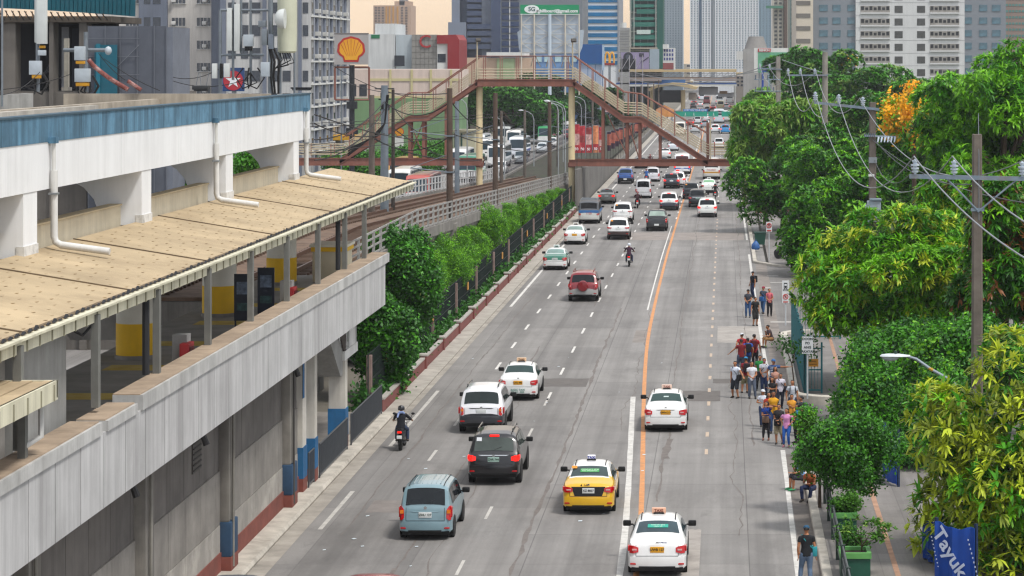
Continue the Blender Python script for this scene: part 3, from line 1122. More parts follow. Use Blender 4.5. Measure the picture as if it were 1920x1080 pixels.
# concrete and steel poles along the tracks
def pole(name,label,x,y,z0,z1,r,mat,group=None,foot=None,extras=None):
 t = thing(name,label,"pole",(x,y,z0),0,group)
 mb = MB()
 mb.tube([(0,0,0),(0,0,z1 - z0)],[r * 1.12,r * .88],mat,12)
 mb.build("shaft",t,False)
 if foot:
  mb = MB()
  mb.cbox(0,0,foot / 2 - 1.4,.95,.95,foot + 1.4,VC,bev=.06)
  mb.build("foundation",t,False)
 if extras:
  extras(t)
 return t
def arm_at(zs,side=-1,ln=2.6):
 def f(t):
  mb = MB()
  for z in zs:
   mb.tube([(0,0,z),(side * ln,0,z + .25)],.035,GALV,6)
   mb.tube([(0,0,z + 1.1),(side * ln,0,z + .25)],.025,GALV,6)
   mb.cbox(0,0,z,.5,.5,.08,GALV)
  mb.build("bracket_arm",t,False)
 return f
CG = "catenary poles along the viaduct"
pole("catenary_pole","brown catenary pole rising nearest the end of the station canopy",-16.75,151,4.7,13.2,.19,POLE_B,CG,1.0,arm_at((5.6,3.4),-1,2.4))
pole("catenary_pole","grey brown catenary pole second along the viaduct, just left of the arch's cream column",-16.75,181,3.7,12.5,.19,POLE_B,CG,1.0,arm_at((5.4,),-1,2.4))
pole("catenary_pole","slim brown catenary pole standing between the two cream footbridge columns",-16.75,237,2.1,10.9,.19,POLE_B,CG,1.0,arm_at((5.0,),-1,2.4))
for i,(px,Y,top) in enumerate(((984,300,206),(1046,330,205),(1111,380,178),(940,262,208))):
 pole("catenary_pole",("thin dark pole beyond the track fence, first from the bus lane","thin grey pole beyond the track fence with a tall lamp beside it","far grey pole above the red banners","dark stubby pole behind the palisade fence near the green topped bus")[i],
     PX(px,Y),Y,.5,PZ(top,Y),.17,POLE_C,CG,None,arm_at((5.4,),-1,2.0))
for k in range(6):
 Y = 420 + k * 45
 pole("catenary_pole","distant grey catenary pole in the row behind the purple banners",-17.2,Y,.5,9.5,.16,POLE_C,CG)
def utility(t):
 mb = MB()
 h = 8.8
 for z,w in ((h - .2,1.3),(h - .9,.8),(h - 1.6,.6)):
  mb.tube([(-w / 2,0,z),(w / 2,0,z)],.05,plain('#2a2a2b'),6)
 for k in range(7):
  a = rnd.uniform(-.45,.45)
  mb.cbox(a,rnd.uniform(-.2,.2),h - rnd.uniform(0,2.2),.18,.18,.35,plain('#1e1e20'))
 mb.build("cable_boxes",t,False)
 mb = MB()
 for k in range(4):
  mb.tube([(.2 + .03 * k,-.2,h - .6),(.05,-.26,h - 2.5),(-.4 - .1 * k,-.3,h - 3.3),(-2.4,-.3,h - 4.2 - .15 * k)],.05,WIRE,6)
 mb.build("cable_bundle",t,False)
pole("utility_pole","pale grey steel utility pole, leftmost of three beyond the beige canopy",PX(697,162),162,4.4,PZ(178,162),.2,POLE_C,"utility poles beyond the canopy")
pole("utility_pole","blue grey utility pole hung with black cable boxes and a thick looped bundle",PX(721,165),165,4.4,PZ(160,165),.26,GALV,"utility poles beyond the canopy",None,utility)
pole("utility_pole","thin dark utility pole right of the blue grey one",PX(737,168),168,4.4,PZ(168,168),.12,plain('#39322d'),"utility poles beyond the canopy")
pole("utility_pole","grey pole behind the nearest brown catenary pole",PX(857,215),215,3,PZ(190,215),.2,GALV,"utility poles beyond the canopy")
# cables: each a thing of its own
def cable(name,label,a,b,sag,r=.03,n=14,group="overhead cables",mat=None):
 a,b = Vector(a),Vector(b)
 pts = []
 for i in range(n + 1):
  t = i / n
  p = a.lerp(b,t)
  p.z -= sag * 4 * t * (1 - t)
  pts.append(p)
 mb = MB()
 mb.tube(pts,r,mat or WIRE,5,True)
 o = mb.build(name)
 return tag(o,label,"cable",group)
for i,(a,b,sg) in enumerate((
 ((590,262,118),(721,190,165),.6),((590,285,118),(721,205,165),.9),((590,232,118),(721,250,165),.4),
 ((590,215,118),(900,240,255),1.2),((737,200,168),(845,258,151),.8),((721,190,165),(845,190,151),.9),
 ((640,150,280),(845,175,151),.6),((697,255,162),(845,255,151),.9),((737,240,168),(900,300,230),.8),
 ((845,190,151),(927,245,181),.5),((590,300,118),(697,235,162),.5),((620,120,250),(830,185,240),1.0),((845,250,151),(1072,275,255),.8),
 ((845,300,151),(690,255,163),.3))):
 cable("overhead_cable","thin black cable strung among the utility poles beyond the canopy",(PX(a[0],a[2]),a[2],PZ(a[1],a[2])),(PX(b[0],b[2]),b[2],PZ(b[1],b[2])),sg,.034)
for x_ in (-19.2,-23.2):
 for h_,nm_ in ((5.2,'contact wire'),(6.4,'carrier wire')):
  cable('catenary_wire',f"{nm_} strung above the {'nearer' if x_ > -20 else 'farther'} track of the viaduct",(x_,112,zd(112) + h_),(x_,420,.6 + h_),.3,.02,20,'overhead cables')
# ------------------------------------------------------------------ steel footbridge humped over the tracks
YB = 255.0
S_ = YB / F
def bx(px):
 return (px - VX) * S_
def bz(py):
 return H - (py - VY) * S_
fb = thing("footbridge","brown steel footbridge with cream rails climbing over the tracks on two columns","footbridge",(-19.6,YB,0))
for px in (899,1072):
 mb = MB()
 mb.cyl(bx(px),YB,-.1,bz(163),.33,CREAM,20)
 mb.cbox(bx(px),YB,bz(163) + .18,.8,1.8,.36,BR)
 c = mb.build("bridge_column",fb)
 mb = MB()
 mb.cbox(bx(px),YB,4.1,.75,.75,.5,BR)
 mb.build("beam_bracket",c)
def gird(name,pts,dep,mat=BR):
 """pair of edge girders with a deck between them following a polyline (px, py of the top edge)"""
 mb = MB()
 for ysd in (-1.15,1.05):
  for (a,b) in zip(pts,pts[1:]):
   mb.prism([(bx(a[0]),bz(a[1])),(bx(b[0]),bz(b[1])),(bx(b[0]),bz(b[1]) - dep),(bx(a[0]),bz(a[1]) - dep)],'y',YB + ysd,YB + ysd + .1,mat)
   mb.prism([(bx(a[0]),bz(a[1]) + .03),(bx(b[0]),bz(b[1]) + .03),(bx(b[0]),bz(b[1]) - .04),(bx(a[0]),bz(a[1]) - .04)],'y',YB + ysd - .08,YB + ysd + .02,mat)
   mb.prism([(bx(a[0]),bz(a[1]) - dep + .04),(bx(b[0]),bz(b[1]) - dep + .04),(bx(b[0]),bz(b[1]) - dep - .03),(bx(a[0]),bz(a[1]) - dep - .03)],'y',YB + ysd - .08,YB + ysd + .02,mat)
 for (a,b) in zip(pts,pts[1:]):
  mb.prism([(bx(a[0]),bz(a[1]) - .1),(bx(b[0]),bz(b[1]) - .1),(bx(b[0]),bz(b[1]) - .25),(bx(a[0]),bz(a[1]) - .25)],'y',YB - 1.0,YB + 1.0,M('#a3937f',.8,0,.15,1))
 return mb.build(name,fb)
gird("upper_deck",[(893,149),(1080,149)],.68)
gird("low_beam",[(1068,299),(1404,299)],.62)
gird("low_beam",[(470,297),(906,297)],.66)
gird("stair_flight",[(1076,152),(1170,219),(1203,219),(1327,299)],.55)
gird("stair_flight",[(897,152),(803,217),(769,217),(640,297)],.55)
def rails(name,pts,hs,r,mat,ysd):
 mb = MB()
 for h in hs:
  mb.tube([(bx(a[0]),YB + ysd,bz(a[1]) + h) for a in pts],r,mat,6)
 return mb.build(name,fb)
UP = [(893,149),(1080,149)]
RS = [(1076,149),(1170,215),(1203,216),(1327,293),(1404,293)]
LS = [(899,149),(803,214),(769,214),(646,293),(470,293)]
for ysd in (-1.2,1.1):
 rails("cream_rails",UP,(.22,.5,.78,1.06),.05,CREAM_R,ysd)
 rails("cream_rails",RS,(.22,.48,.74,1.0,1.25),.038,CREAM_R,ysd)
 rails("cream_rails",LS,(.22,.48,.74,1.0,1.25),.038,CREAM_R,ysd)
 rails("top_rail",[(893,149),(1080,149)],(2.4,),.06,BR,ysd)
 rails("top_rail",[(1078,149),(1170,215),(1203,219),(1327,293)],(2.35,),.06,BR,ysd)
 rails("top_rail",[(897,149),(803,214),(769,214),(646,297)],(2.2,),.06,BR,ysd)
for pts,n_,hh in ((UP,6,2.45),(RS[:2],4,2.4),(RS[1:3],2,2.3),(RS[2:4],5,2.3),(LS[:2],4,2.3),(LS[1:3],2,2.3),(LS[2:4],5,2.1),(RS[3:],3,1.3),(LS[3:],4,1.3)):
 (xa,ya),(xb,yb) = pts
 for k in range(n_):
  px,py = xa + (xb - xa) * (k + .5) / n_,ya + (yb - ya) * (k + .5) / n_
  for ysd in (-1.24,1.06):
   mb = MB()
   mb.box(bx(px) - .045,YB + ysd,bz(py),bx(px) + .045,YB + ysd + .08,bz(py) + hh,BR_L)
   mb.build("rail_post",fb)
for px,py,two in ((1131,196,0),(1176,223,0),(1200,223,0),(1238,246,0),(1327,230,0),(770,222,0),(796,222,0),(838,195,0)):
 mb = MB()
 for ysd in (-.95,.75):
  mb.box(bx(px) - .14,YB + ysd,4.65,bx(px) + .14,YB + ysd + .22,bz(py),BR)
 mb.build("trestle_leg",fb)
mb = MB()
for (a,b) in (((770,225),(796,294)),((796,225),(770,294)),((1178,228),(1198,294)),((1140,215),(1176,290))):
 mb.tube([(bx(a[0]),YB - .8,bz(a[1])),(bx(b[0]),YB - .8,bz(b[1]))],.06,BR,6)
mb.build("cross_brace",fb)
for px,py,top in ((897,149,75),(1075,149,76),(1332,297,224)):
 mb = MB()
 mb.tube([(bx(px),YB - 1.25,bz(py)),(bx(px),YB - 1.25,bz(top))],.075,CREAM_R,8)
 p = mb.build("lamp_post",fb)
 if top < 100:
  mb = MB()
  mb.cbox(bx(px) + .12,YB - 1.35,bz(top),.5,.35,.3,plain('#4a4641'),rz=.3,rx=-.4)
  mb.build("floodlight",p)
# right-hand landing stands on a stub of steps down to the pavement
mb = MB()
mb.box(bx(1392),YB - 1.0,-.1,bx(1392) + .4,YB + 1.0,4.1,CREAM)
mb.box(bx(470),YB - 1.0,-.1,bx(470) + .4,YB + 1.0,4.1,CREAM)
mb.build("end_support",fb)
# ------------------------------------------------------------------ banners hung on poles along the track wall
def banner(x,y,w,h,ztop,cols,label,group,txt=None):
 t = thing("street_banner",label,"banner",(x,y,0),0,group)
 mb = MB()
 mb.tube([(-w / 2 - .06,.04,3.6),(-w / 2 - .06,.04,ztop + .1)],.05,GALV,6)
 mb.tube([(-w / 2 - .06,.04,ztop),(w / 2,.04,ztop)],.03,GALV,6)
 mb.build("pole",t,False)
 mb = MB()
 n_ = len(cols)
 for k,(c,f0,f1) in enumerate(cols):
  z1,z0 = ztop - h * f0,ztop - h * f1
  rings = []
  for q in range(7):
   u = q / 6
   yy = .05 * math.sin(u * 5 + x * 3)
   rings.append([(-w / 2 + w * u,yy - .012,z0),(-w / 2 + w * u,yy - .012,z1),(-w / 2 + w * u,yy + .012,z1),(-w / 2 + w * u,yy + .012,z0)])
  mb.loft(rings,c,smooth=False)
 if txt:
  mb.text(txt,.42,M('#f3ecec',.6,0,0,1),Mat((0,-.1,ztop - h * .86),FACE),bold=.01)
 mb.build("banner_cloth",t,False)
RED1 = M('#b5303a',.7,0,.25,1.5,stain='#d9a8a0',stain_amt=.5,stain_scale=1.5)
RED2 = M('#8a2f30',.7,0,.2,1.5,stain='#c98f80',stain_amt=.5,stain_scale=1.8)
PNK = M('#d8b0a8',.7,0,.35,2.2,stain='#8c3a34',stain_amt=.8,stain_scale=1.6)
ORG = M('#d98a5e',.7,0,.25,2.0,stain='#b5452f',stain_amt=.6,stain_scale=1.3)
labs = ["red sale banner nearest the cream column","bright red sale banner second in the row","dark red topped sale banner in the middle of the red set","orange sale banner with red foot in the red set","red sale banner half hidden by a brown steel post"]
for k,px in enumerate((1081,1092,1104,1117,1128)):
 Y = 276 + k * 11
 w,top,bot = (15.5 - k * .4) * Y / F * .72,233 + (k % 3) * 2 + k * .8,287 - k * .3
 cols = [[(RED1,0,.33),(PNK,.33,.72),(RED1,.72,1)],[(RED1,0,.36),(RED2,.36,.62),(RED1,.62,1)],[(RED2,0,.28),(PNK,.28,.68),(RED1,.68,1)],[(ORG,0,.68),(RED1,.68,.9),(ORG,.9,1)],[(RED1,0,.5),(PNK,.5,.75),(RED1,.75,1)]][k]
 banner(PX(px,Y),Y,w,(bot - top) * Y / F,PZ(top,Y),cols,labs[k],"red sale banners","50")
PUR = M('#3a2233',.7,0,.3,1.5,stain='#5a3a70',stain_amt=.6,stain_scale=1)
PUR2 = M('#b0614f',.7,0,.35,1.2,stain='#3a1e3c',stain_amt=.85,stain_scale=1.1)
for k in range(10):
 px = 1142 + k * 7.4
 Y = 345 + k * 20
 top,bot = 247 - k * 2.5,283 - k * 4.2
 banner(PX(px,Y),Y,7.0 * Y / F,(bot - top) * Y / F,PZ(top,Y),[(PUR,0,.12),(PUR2,.12,.7),(PUR,.7,1)],"purple and orange portrait banner in the long row beyond the red banners","purple banners along the track wall")
# ------------------------------------------------------------------ street lamps beyond the tracks
def lamp(x,y,h,arm,label,group="street lamps along the opposite road"):
 t = thing("street_lamp",label,"street lamp",(x,y,0),0,group)
 mb = MB()
 mb.tube([(0,0,0),(0,0,h - 1.2),(arm * .12,0,h - .5),(arm * .5,0,h - .1),(arm,0,h + .1)],[.08,.06,.05,.045,.04],M('#9a9fa1',.5,.3,.08,2),8)
 mb.build("lamp_pole",t,False)
 mb = MB()
 mb.ball((arm * 1.08,0,h + .08),.36,.16,.10,M('#cfd3d4',.4,.2,.06,2),10,6)
 mb.build("lamp_head",t,False)
 return t
for i,(px,Y,top,arm) in enumerate(((1060,290,190,-2.0),(1001,330,208,-1.6),(1056,345,195,-1.5),(1098,360,182,-1.6),(1090,420,190,-1.4),(946,285,222,-1.0),(876,262,186,-1.0),(1047,300,192,-1.2))):
 lamp(PX(px,Y),Y,PZ(top,Y),arm,("curved lamp arm to the left of the cream column","white street lamp pointing left over the bus queue","lamp with long arm in front of the round rain tree","tall curved lamp just right of the cream column","small far lamp over the banners","bent white lamp post by the palisade fence","lamp on pale pole left of the arch","double height white lamp beside a brown pole")[i])
# ------------------------------------------------------------------ antenna masts on the station roof and cables
WHT = M('#c9ccc9',.5,0,.06,2,streak=.2,stain='#8c8f8d')
RADOME = M('#c3c4ae',.5,0,.06,1.5,streak=.3,stain='#9a9b86')
BOXG = M('#aab2b8',.5,.1,.08,3)
ORNG = plain('#c08a1a',.6)
MAST = M('#7d848a',.5,.5,.15,3,streak=.3)
RUSTY = M('#7d453e',.85,0,.35,3,stain='#b5a8a2',stain_amt=.8,stain_scale=3)
def mast(px,Y,top,bot,label,rpx=4):
 s = Y / F
 t = thing("antenna_mast",label,"antenna",(PX(px,Y),Y,PZ(bot,Y)),0,"mobile phone antenna masts on the roof")
 mb = MB()
 mb.tube([(0,0,0),(0,0,(bot - top) * s)],rpx * s,MAST,8)
 mb.build("mast_pole",t,False)
 t["s"] = s
 return t
def at(t,bot,px0,dx,py,w,h,d,mat,name,dy=0.,bev=.02):
 s = t["s"]
 mb = MB()
 mb.cbox((dx - px0) * s,dy,(bot - py) * s,w * s,d,h * s,mat,bev=bev)
 return mb.build(name,t,False)
def loops(t,bot,px0,px,py,n=4):
 s = t["s"]
 mb = MB()
 for k in range(n):
  a = rnd.uniform(-.3,.3)
  x,z = (px - px0) * s,(bot - py) * s
  mb.tube([(x + a,-.1,z + .5),(x + a * 2,-.15,z + .1),(x + a,-.2,z - .35),(x - a,-.15,z - .1),(x,-.1,z + .3)],.03,WIRE,6)
 mb.build("cable_loops",t,False)
m1 = mast(71,98,-60,172,"antenna mast with long white panel and orange collared boxes, leftmost on the roof",4)
at(m1,172,71,82,30,18,105,.25,WHT,"antenna_panel",-.25)
at(m1,172,71,70,20,6,120,.2,WHT,"antenna_panel",-.1)
b_ = at(m1,172,71,70,127,22,26,.25,BOXG,"radio_unit",-.25)
at(m1,172,71,82,99,14,10,.2,BOXG,"radio_unit",-.25)
at(m1,172,71,72,143,16,8,.2,ORNG,"connector",-.25)
at(m1,172,71,82,88,10,5,.2,ORNG,"connector",-.2)
loops(m1,172,71,68,160)
m2 = mast(161,99,60,172,"short antenna mast with two stacked grey radio boxes and a side arm",4)
at(m2,172,161,153,100,19,26,.25,BOXG,"radio_unit",-.25)
at(m2,172,161,158,141,28,25,.25,BOXG,"radio_unit",-.25)
at(m2,172,161,154,117,16,6,.2,ORNG,"connector",-.25)
at(m2,172,161,158,158,24,7,.2,ORNG,"connector",-.25)
s = m2["s"]
mb = MB()
mb.tube([((118 - 161) * s,.1,(172 - 94) * s),((205 - 161) * s,.1,(172 - 94) * s)],.08,MAST,8)
mb.ball(((203 - 161) * s,0,(172 - 95) * s),.14,.14,.18,BOXG)
mb.build("side_arm",m2,False)
loops(m2,172,161,164,166)
t = thing("roof_post","plain weathered concrete post beside the short antenna mast","post",(PX(125,100),100,PZ(170,100)))
mb = MB()
mb.box(-.09,-.09,0,.09,.09,98 * 100 / F,M('#8f8a7f',.9,0,.2,2))
mb.box(-.19,-.08,.0,.19,.08,.14,CONC_M)
mb.build("post_shaft",t,False)
t = thing("corrugated_pipe","red and white corrugated duct bending down onto the roof","duct",(PX(240,97),97,PZ(168,97)))
mb = MB()
pts = [(PX(px,97) - t.location.x,0,PZ(py,97) - t.location.z) for px,py in ((166,112),(174,122),(188,134),(204,146),(220,156),(240,168))]
mb.tube(pts,.09,RUSTY,10)
mb.tube([(PX(px,97) - t.location.x,.4,PZ(py,97) - t.location.z) for px,py in ((235,152),(260,169))],.08,RUSTY,10)
mb.build("duct_tube",t,False)
YM = 101.0
m3 = mast(413,YM,18,178,"galvanised pipe frame carrying white panels and small boxes on the roof",3)
s = m3["s"]
mb = MB()
for (a,b) in (((413,19),(505,19)),((413,103),(495,103)),((437,0),(437,100)),((437,100),(437,150)),((470,0),(470,160)),((505,-20),(505,175)),((452,-20),(452,100))):
 mb.tube([((a[0] - 413) * s,0,(178 - a[1]) * s),((b[0] - 413) * s,0,(178 - b[1]) * s)],.055,MAST,8)
mb.build("pipe_frame",m3,False)
at(m3,178,413,432,55,9,80,.2,WHT,"antenna_panel",-.15)
at(m3,178,413,446,52,10,88,.2,WHT,"antenna_panel",-.15)
at(m3,178,413,404,133,9,28,.2,WHT,"small_box",-.15)
at(m3,178,413,427,132,11,26,.2,WHT,"small_box",-.15)
at(m3,178,413,416,133,5,28,.2,BLACK,"small_box",-.05)
at(m3,178,413,468,76,18,22,.3,BOXG,"radio_unit",-.2)
at(m3,178,413,468,91,14,8,.2,BLACK,"radio_unit",-.2)
loops(m3,178,413,470,150,3)
m4 = mast(508,YM - .6,-30,176,"thick mast with white round dish and bundled black cables on the roof",4)
mb = MB()
x,z = (512 - 508) * s,(176 - 36) * s
rings = []
for k in range(7):
 r_ = [.02,.16,.28,.36,.4,.41,.40][k]
 off = [.0,.03,.09,.18,.3,.42,.42][k]
 rings.append([(x + .1 + off,-.2 + r_ * .95 * math.cos(2 * PI * j / 18),z + r_ * math.sin(2 * PI * j / 18)) for j in range(18)])
mb.loft(rings,WHT)
mb.build("dish",m4,False)
at(m4,176,508,500,130,16,27,.3,BOXG,"radio_unit",-.25)
at(m4,176,508,498,70,10,30,.3,MAST,"bracket",-.2)
at(m4,176,508,494,45,14,12,.3,MAST,"bracket",-.2)
at(m4,176,508,510,78,9,28,.3,plain('#6d7580'),"bracket",-.15)
mb = MB()
for k in range(9):
 a = rnd.uniform(-.25,.28)
 mb.tube([(a * .6,-.1,1.9),(a + .2,-.15,1.3),(a + .15,-.15,.7),(a * .7 + .2,-.1,0)],.028,WIRE,5)
mb.build("cable_bundle",m4,False)
m5 = mast(524,YM + .3,-60,176,"big cream tube shaped antenna panel beside the dish mast",4)
mb = MB()
x0 = (541 - 524) * s
mb.loft([[(x0 + rr * math.cos(2 * PI * j / 20),-.3 + rr * .8 * math.sin(2 * PI * j / 20),zz) for j in range(20)] for rr,zz in ((.3,(176 - 99) * s),(.38,(176 - 96) * s),(.40,(176 - 60) * s),(.40,(176 + 40) * s))],RADOME)
mb.build("radome",m5,False)
mb = MB()
for k in range(5):
 a = .1 * k
 mb.tube([(x0 - .3 + a,-.3,(176 - 99) * s),(x0 - .2 + a * 1.2,-.3,(176 - 112 - 5 * (k % 3)) * s),(x0 - .5,-.2,(176 - 128) * s),(x0 - .7,-.1,(176 - 160) * s)],.022,WIRE,5)
mb.build("cable_loops",m5,False)
m6 = mast(552,YM + .8,20,176,"bare thin mast at the far corner of the roof",2)
m7 = mast(4,90,-30,200,"rusty thin mast at the picture's edge on the near roof",2)
mb = MB()
for (a,b) in (((545,165),(585,165)),((548,168),(583,168))):
 mb.tube([(PX(a[0],103.8),103.8,PZ(a[1],103.8)),(PX(b[0],103.8),103.8,PZ(b[1],103.8))],.04,DARK,6)
tag(mb.build("roof_bracket"),"dark steel bracket jutting from the far corner of the station roof","bracket")
t = thing("roof_unit","dark flat air conditioning unit on legs on the station roof","air conditioner",(PX(377,99),99,PZ(171,99)))
mb = MB()
mb.cbox(0,0,.14,.62,.5,.16,plain('#2d2f31'),bev=.02)
mb.cbox(0,0,.03,.5,.4,.06,plain('#3b3d3f'))
mb.build("unit_body",t,False)
mb = MB()
for a,b in ((-.2,.1),(0,-.05),(.2,.12)):
 mb.tube([(a,0,.2),(a + b,0,.75)],.012,MAST,5)
mb.build("aerial_rods",t,False)
for i,(a,b,sg) in enumerate((((0,168,95),(130,140,98),.1),((0,178,92),(75,135,97),.2),((195,110,98),(300,170,98),.1),((185,100,98),(235,150,98),.1),((325,145,105),(413,128,101),.2),((325,152,105),(470,145,101),.3))):
 cable("guy_wire","thin dark wire slung between the roof masts",(PX(a[0],a[2]),a[2],PZ(a[1],a[2])),(PX(b[0],b[2]),b[2],PZ(b[1],b[2])),sg,.016)
# ------------------------------------------------------------------ vehicles
def prof(pts,y):
 return float(np.interp(y,[p[0] for p in pts],[p[1] for p in pts]))
SPEC = {
 # L length, W width, top: side silhouette, belt: shoulder line, tumble: roof half width / body half width
 'sedan': dict(L=4.40,W=1.70,r=.31,wb=(.95,3.5),tum=.74,
       top=[(0,.50),(.02,.72),(.07,.93),(.16,1.00),(.50,1.06),(.72,1.12),(1.32,1.42),(1.6,1.465),(2.1,1.475),(2.55,1.42),(3.25,1.02),(3.5,.97),(4.1,.82),(4.33,.66),(4.4,.5)],
       belt=[(0,.48),(.10,.84),(.6,.93),(2.0,.92),(3.3,.90),(4.1,.74),(4.4,.45)],
       rw=(.78,1.26),ws=(2.62,3.2),sw=[(1.05,1.82),(1.92,2.75)]),
 'suv': dict(L=4.65,W=1.83,r=.38,wb=(.92,3.72),tum=.80,
    top=[(0,.55),(.02,.80),(.08,1.06),(.14,1.14),(.42,1.64),(.55,1.74),(1.0,1.79),(2.2,1.79),(2.7,1.72),(3.3,1.20),(3.5,1.13),(4.3,1.02),(4.58,.82),(4.65,.6)],
    belt=[(0,.55),(.10,1.0),(.5,1.12),(2.0,1.08),(3.3,1.06),(4.3,.92),(4.65,.55)],
    rw=(.17,.41),ws=(2.78,3.25),sw=[(.62,1.2),(1.28,2.05),(2.14,2.95)]),
 'mpv': dict(L=4.15,W=1.66,r=.31,wb=(.78,3.42),tum=.82,
    top=[(0,.45),(.02,.72),(.06,.98),(.10,1.06),(.30,1.58),(.42,1.66),(1.0,1.70),(2.3,1.68),(2.7,1.58),(3.4,1.06),(3.6,1.0),(4.0,.84),(4.12,.66),(4.15,.5)],
    belt=[(0,.45),(.08,.92),(.5,1.0),(2.0,.97),(3.4,.92),(4.0,.74),(4.15,.45)],
    rw=(.115,.30),ws=(2.78,3.35),sw=[(.5,1.15),(1.22,2.0),(2.08,2.95)]),
 'van': dict(L=4.7,W=1.70,r=.32,wb=(.9,3.5),tum=.86,
    top=[(0,.5),(.02,.8),(.05,1.06),(.08,1.15),(.20,1.84),(.32,1.94),(1.0,1.98),(3.3,1.96),(3.7,1.84),(4.35,1.15),(4.6,.95),(4.7,.55)],
    belt=[(0,.5),(.08,1.05),(.5,1.12),(3.0,1.1),(4.3,1.05),(4.6,.8),(4.7,.5)],
    rw=(.09,.195),ws=(3.78,4.3),sw=[(.4,1.4),(1.5,2.6),(2.7,3.7)]),
 'pickup': dict(L=5.1,W=1.82,r=.39,wb=(1.15,4.15),tum=.80,
       top=[(0,.62),(.02,.9),(.04,1.08),(.10,1.13),(1.45,1.14),(1.52,1.2),(1.72,1.68),(1.9,1.76),(2.9,1.78),(3.2,1.70),(3.8,1.2),(4.0,1.13),(4.8,1.0),(5.04,.82),(5.1,.6)],
       belt=[(0,.6),(.05,1.04),(1.4,1.08),(2.0,1.07),(3.8,1.05),(4.8,.9),(5.1,.55)],
       rw=(1.54,1.71),ws=(3.24,3.72),sw=[(1.95,2.55),(2.65,3.4)]),
 'minibus': dict(L=6.9,W=2.08,r=.40,wb=(1.4,5.6),tum=.90,
     top=[(0,.5),(.03,.9),(.06,1.3),(.12,1.5),(.30,2.38),(.5,2.56),(1.2,2.62),(5.6,2.6),(6.0,2.45),(6.6,1.3),(6.85,.95),(6.9,.5)],
     belt=[(0,.5),(.08,1.3),(.5,1.35),(5.8,1.3),(6.5,1.1),(6.9,.5)],
     rw=(.125,.295),ws=(6.02,6.5),sw=[(.6,1.7),(1.78,2.9),(2.98,4.1),(4.18,5.4)]),
 'bus': dict(L=11.0,W=2.5,r=.50,wb=(2.8,8.6),tum=.95,
    top=[(0,.5),(.03,1.2),(.06,1.8),(.25,3.0),(.5,3.2),(1.5,3.25),(9.8,3.25),(10.4,3.2),(10.75,2.9),(10.95,1.5),(11.0,.6)],
    belt=[(0,.5),(.06,1.35),(10.8,1.35),(11.0,.6)],
    rw=(.07,.22),ws=(10.76,10.94),sw=[(.7,2.4),(2.5,4.2),(4.3,6.0),(6.1,7.8),(7.9,9.6)]),
 'jeepney': dict(L=6.0,W=1.9,r=.37,wb=(1.3,4.6),tum=.94,
     top=[(0,.75),(.03,1.0),(.06,1.25),(.10,1.35),(.16,1.95),(.3,2.06),(3.9,2.08),(4.3,1.98),(4.55,1.25),(5.8,1.15),(6.0,.8)],
     belt=[(0,.7),(.08,1.2),(4.4,1.2),(5.8,1.0),(6.0,.7)],
     rw=(.105,.155),ws=(4.32,4.5),sw=[(.3,1.5),(1.6,2.8),(2.9,3.9)]),
}
def surf(S,y,u):
 """point on the body at distance y, ring parameter u in [-1,1]: 0 roof centre, 1 the sill"""
 W2 = S['W'] / 2
 L = S['L']
 top,belt = prof(S['top'],y),prof(S['belt'],y)
 ends = min(1,(.80 + .20 * min(1,(y / .28)) ** .5)) * min(1,(.74 + .26 * min(1,((L - y) / .55)) ** .5))
 if S['W'] > 2.2:
  ends = min(1,(.95 + .05 * min(1,y / .2))) * min(1,(.93 + .07 * min(1,(L - y) / .3)))
 w = W2 * ends
 zb = .24 + max(0,.16 - y) * .9 + max(0,y - L + .25) * .5
 if S['r'] > .36:
  zb += .12
 gh = max(0.,top - belt)
 tmax = max(p[1] for p in S['top'])
 bmax = max(p[1] for p in S['belt'])
 k = min(1,max(0,gh - .05) / max(.1,tmax - bmax))
 wt = w * (1 - (1 - S['tum']) * k) - .02
 ring = [(0.0,top + .02),(wt * .55,top + .012),(wt * .86,top - .02 - .015 * k),(wt,top - min(.10,gh * .45)),(w * .985,min(belt,top - .02)),(w,belt * .62 + zb * .38),(w * .985,zb + .16),(w * .93,zb)]
 a = abs(u) * 7
 i = min(6,int(a))
 t = a - i
 x = ring[i][0] * (1 - t) + ring[i + 1][0] * t
 z = ring[i][1] * (1 - t) + ring[i + 1][1] * t
 return Vector((x if u >= 0 else -x,y,z))
def body_grid(S):
 ys = sorted(set([round(p[0],4) for p in S['top']] + [round(p[0],4) for p in S['belt']] + [round(v,4) for v in np.linspace(0,S['L'],26)] + [.05,.12,.2,.28,S['L'] - .08,S['L'] - .2]))
 rings = []
 for y in ys:
  us = [i / 7 for i in range(-7,8)]
  rings.append([surf(S,y,u) for u in us])
 return rings
def panel(S,y0,y1,u0,u1,off,n=4,m=6,thick=.004):
 """a pane lying on the body surface"""
 g = []
 for i in range(n + 1):
  row = []
  for j in range(m + 1):
   row.append(surf(S,y0 + (y1 - y0) * i / n,u0 + (u1 - u0) * j / m))
  g.append(row)
 nrm = (g[-1][0] - g[0][0]).cross(g[0][-1] - g[0][0]).normalized()
 mid = g[n // 2][m // 2]
 c = Vector((0,mid.y,.8))
 if nrm.dot(mid - c) < 0:
  nrm = -nrm
 if abs(nrm.x) < .45:
  nrm = Vector((0,nrm.y,nrm.z)).normalized()
 v = [p + nrm * off for r in g for p in r]
 f = [(i * (m + 1) + j,i * (m + 1) + j + 1,(i + 1) * (m + 1) + j + 1,(i + 1) * (m + 1) + j) for i in range(n) for j in range(m)]
 return v,f
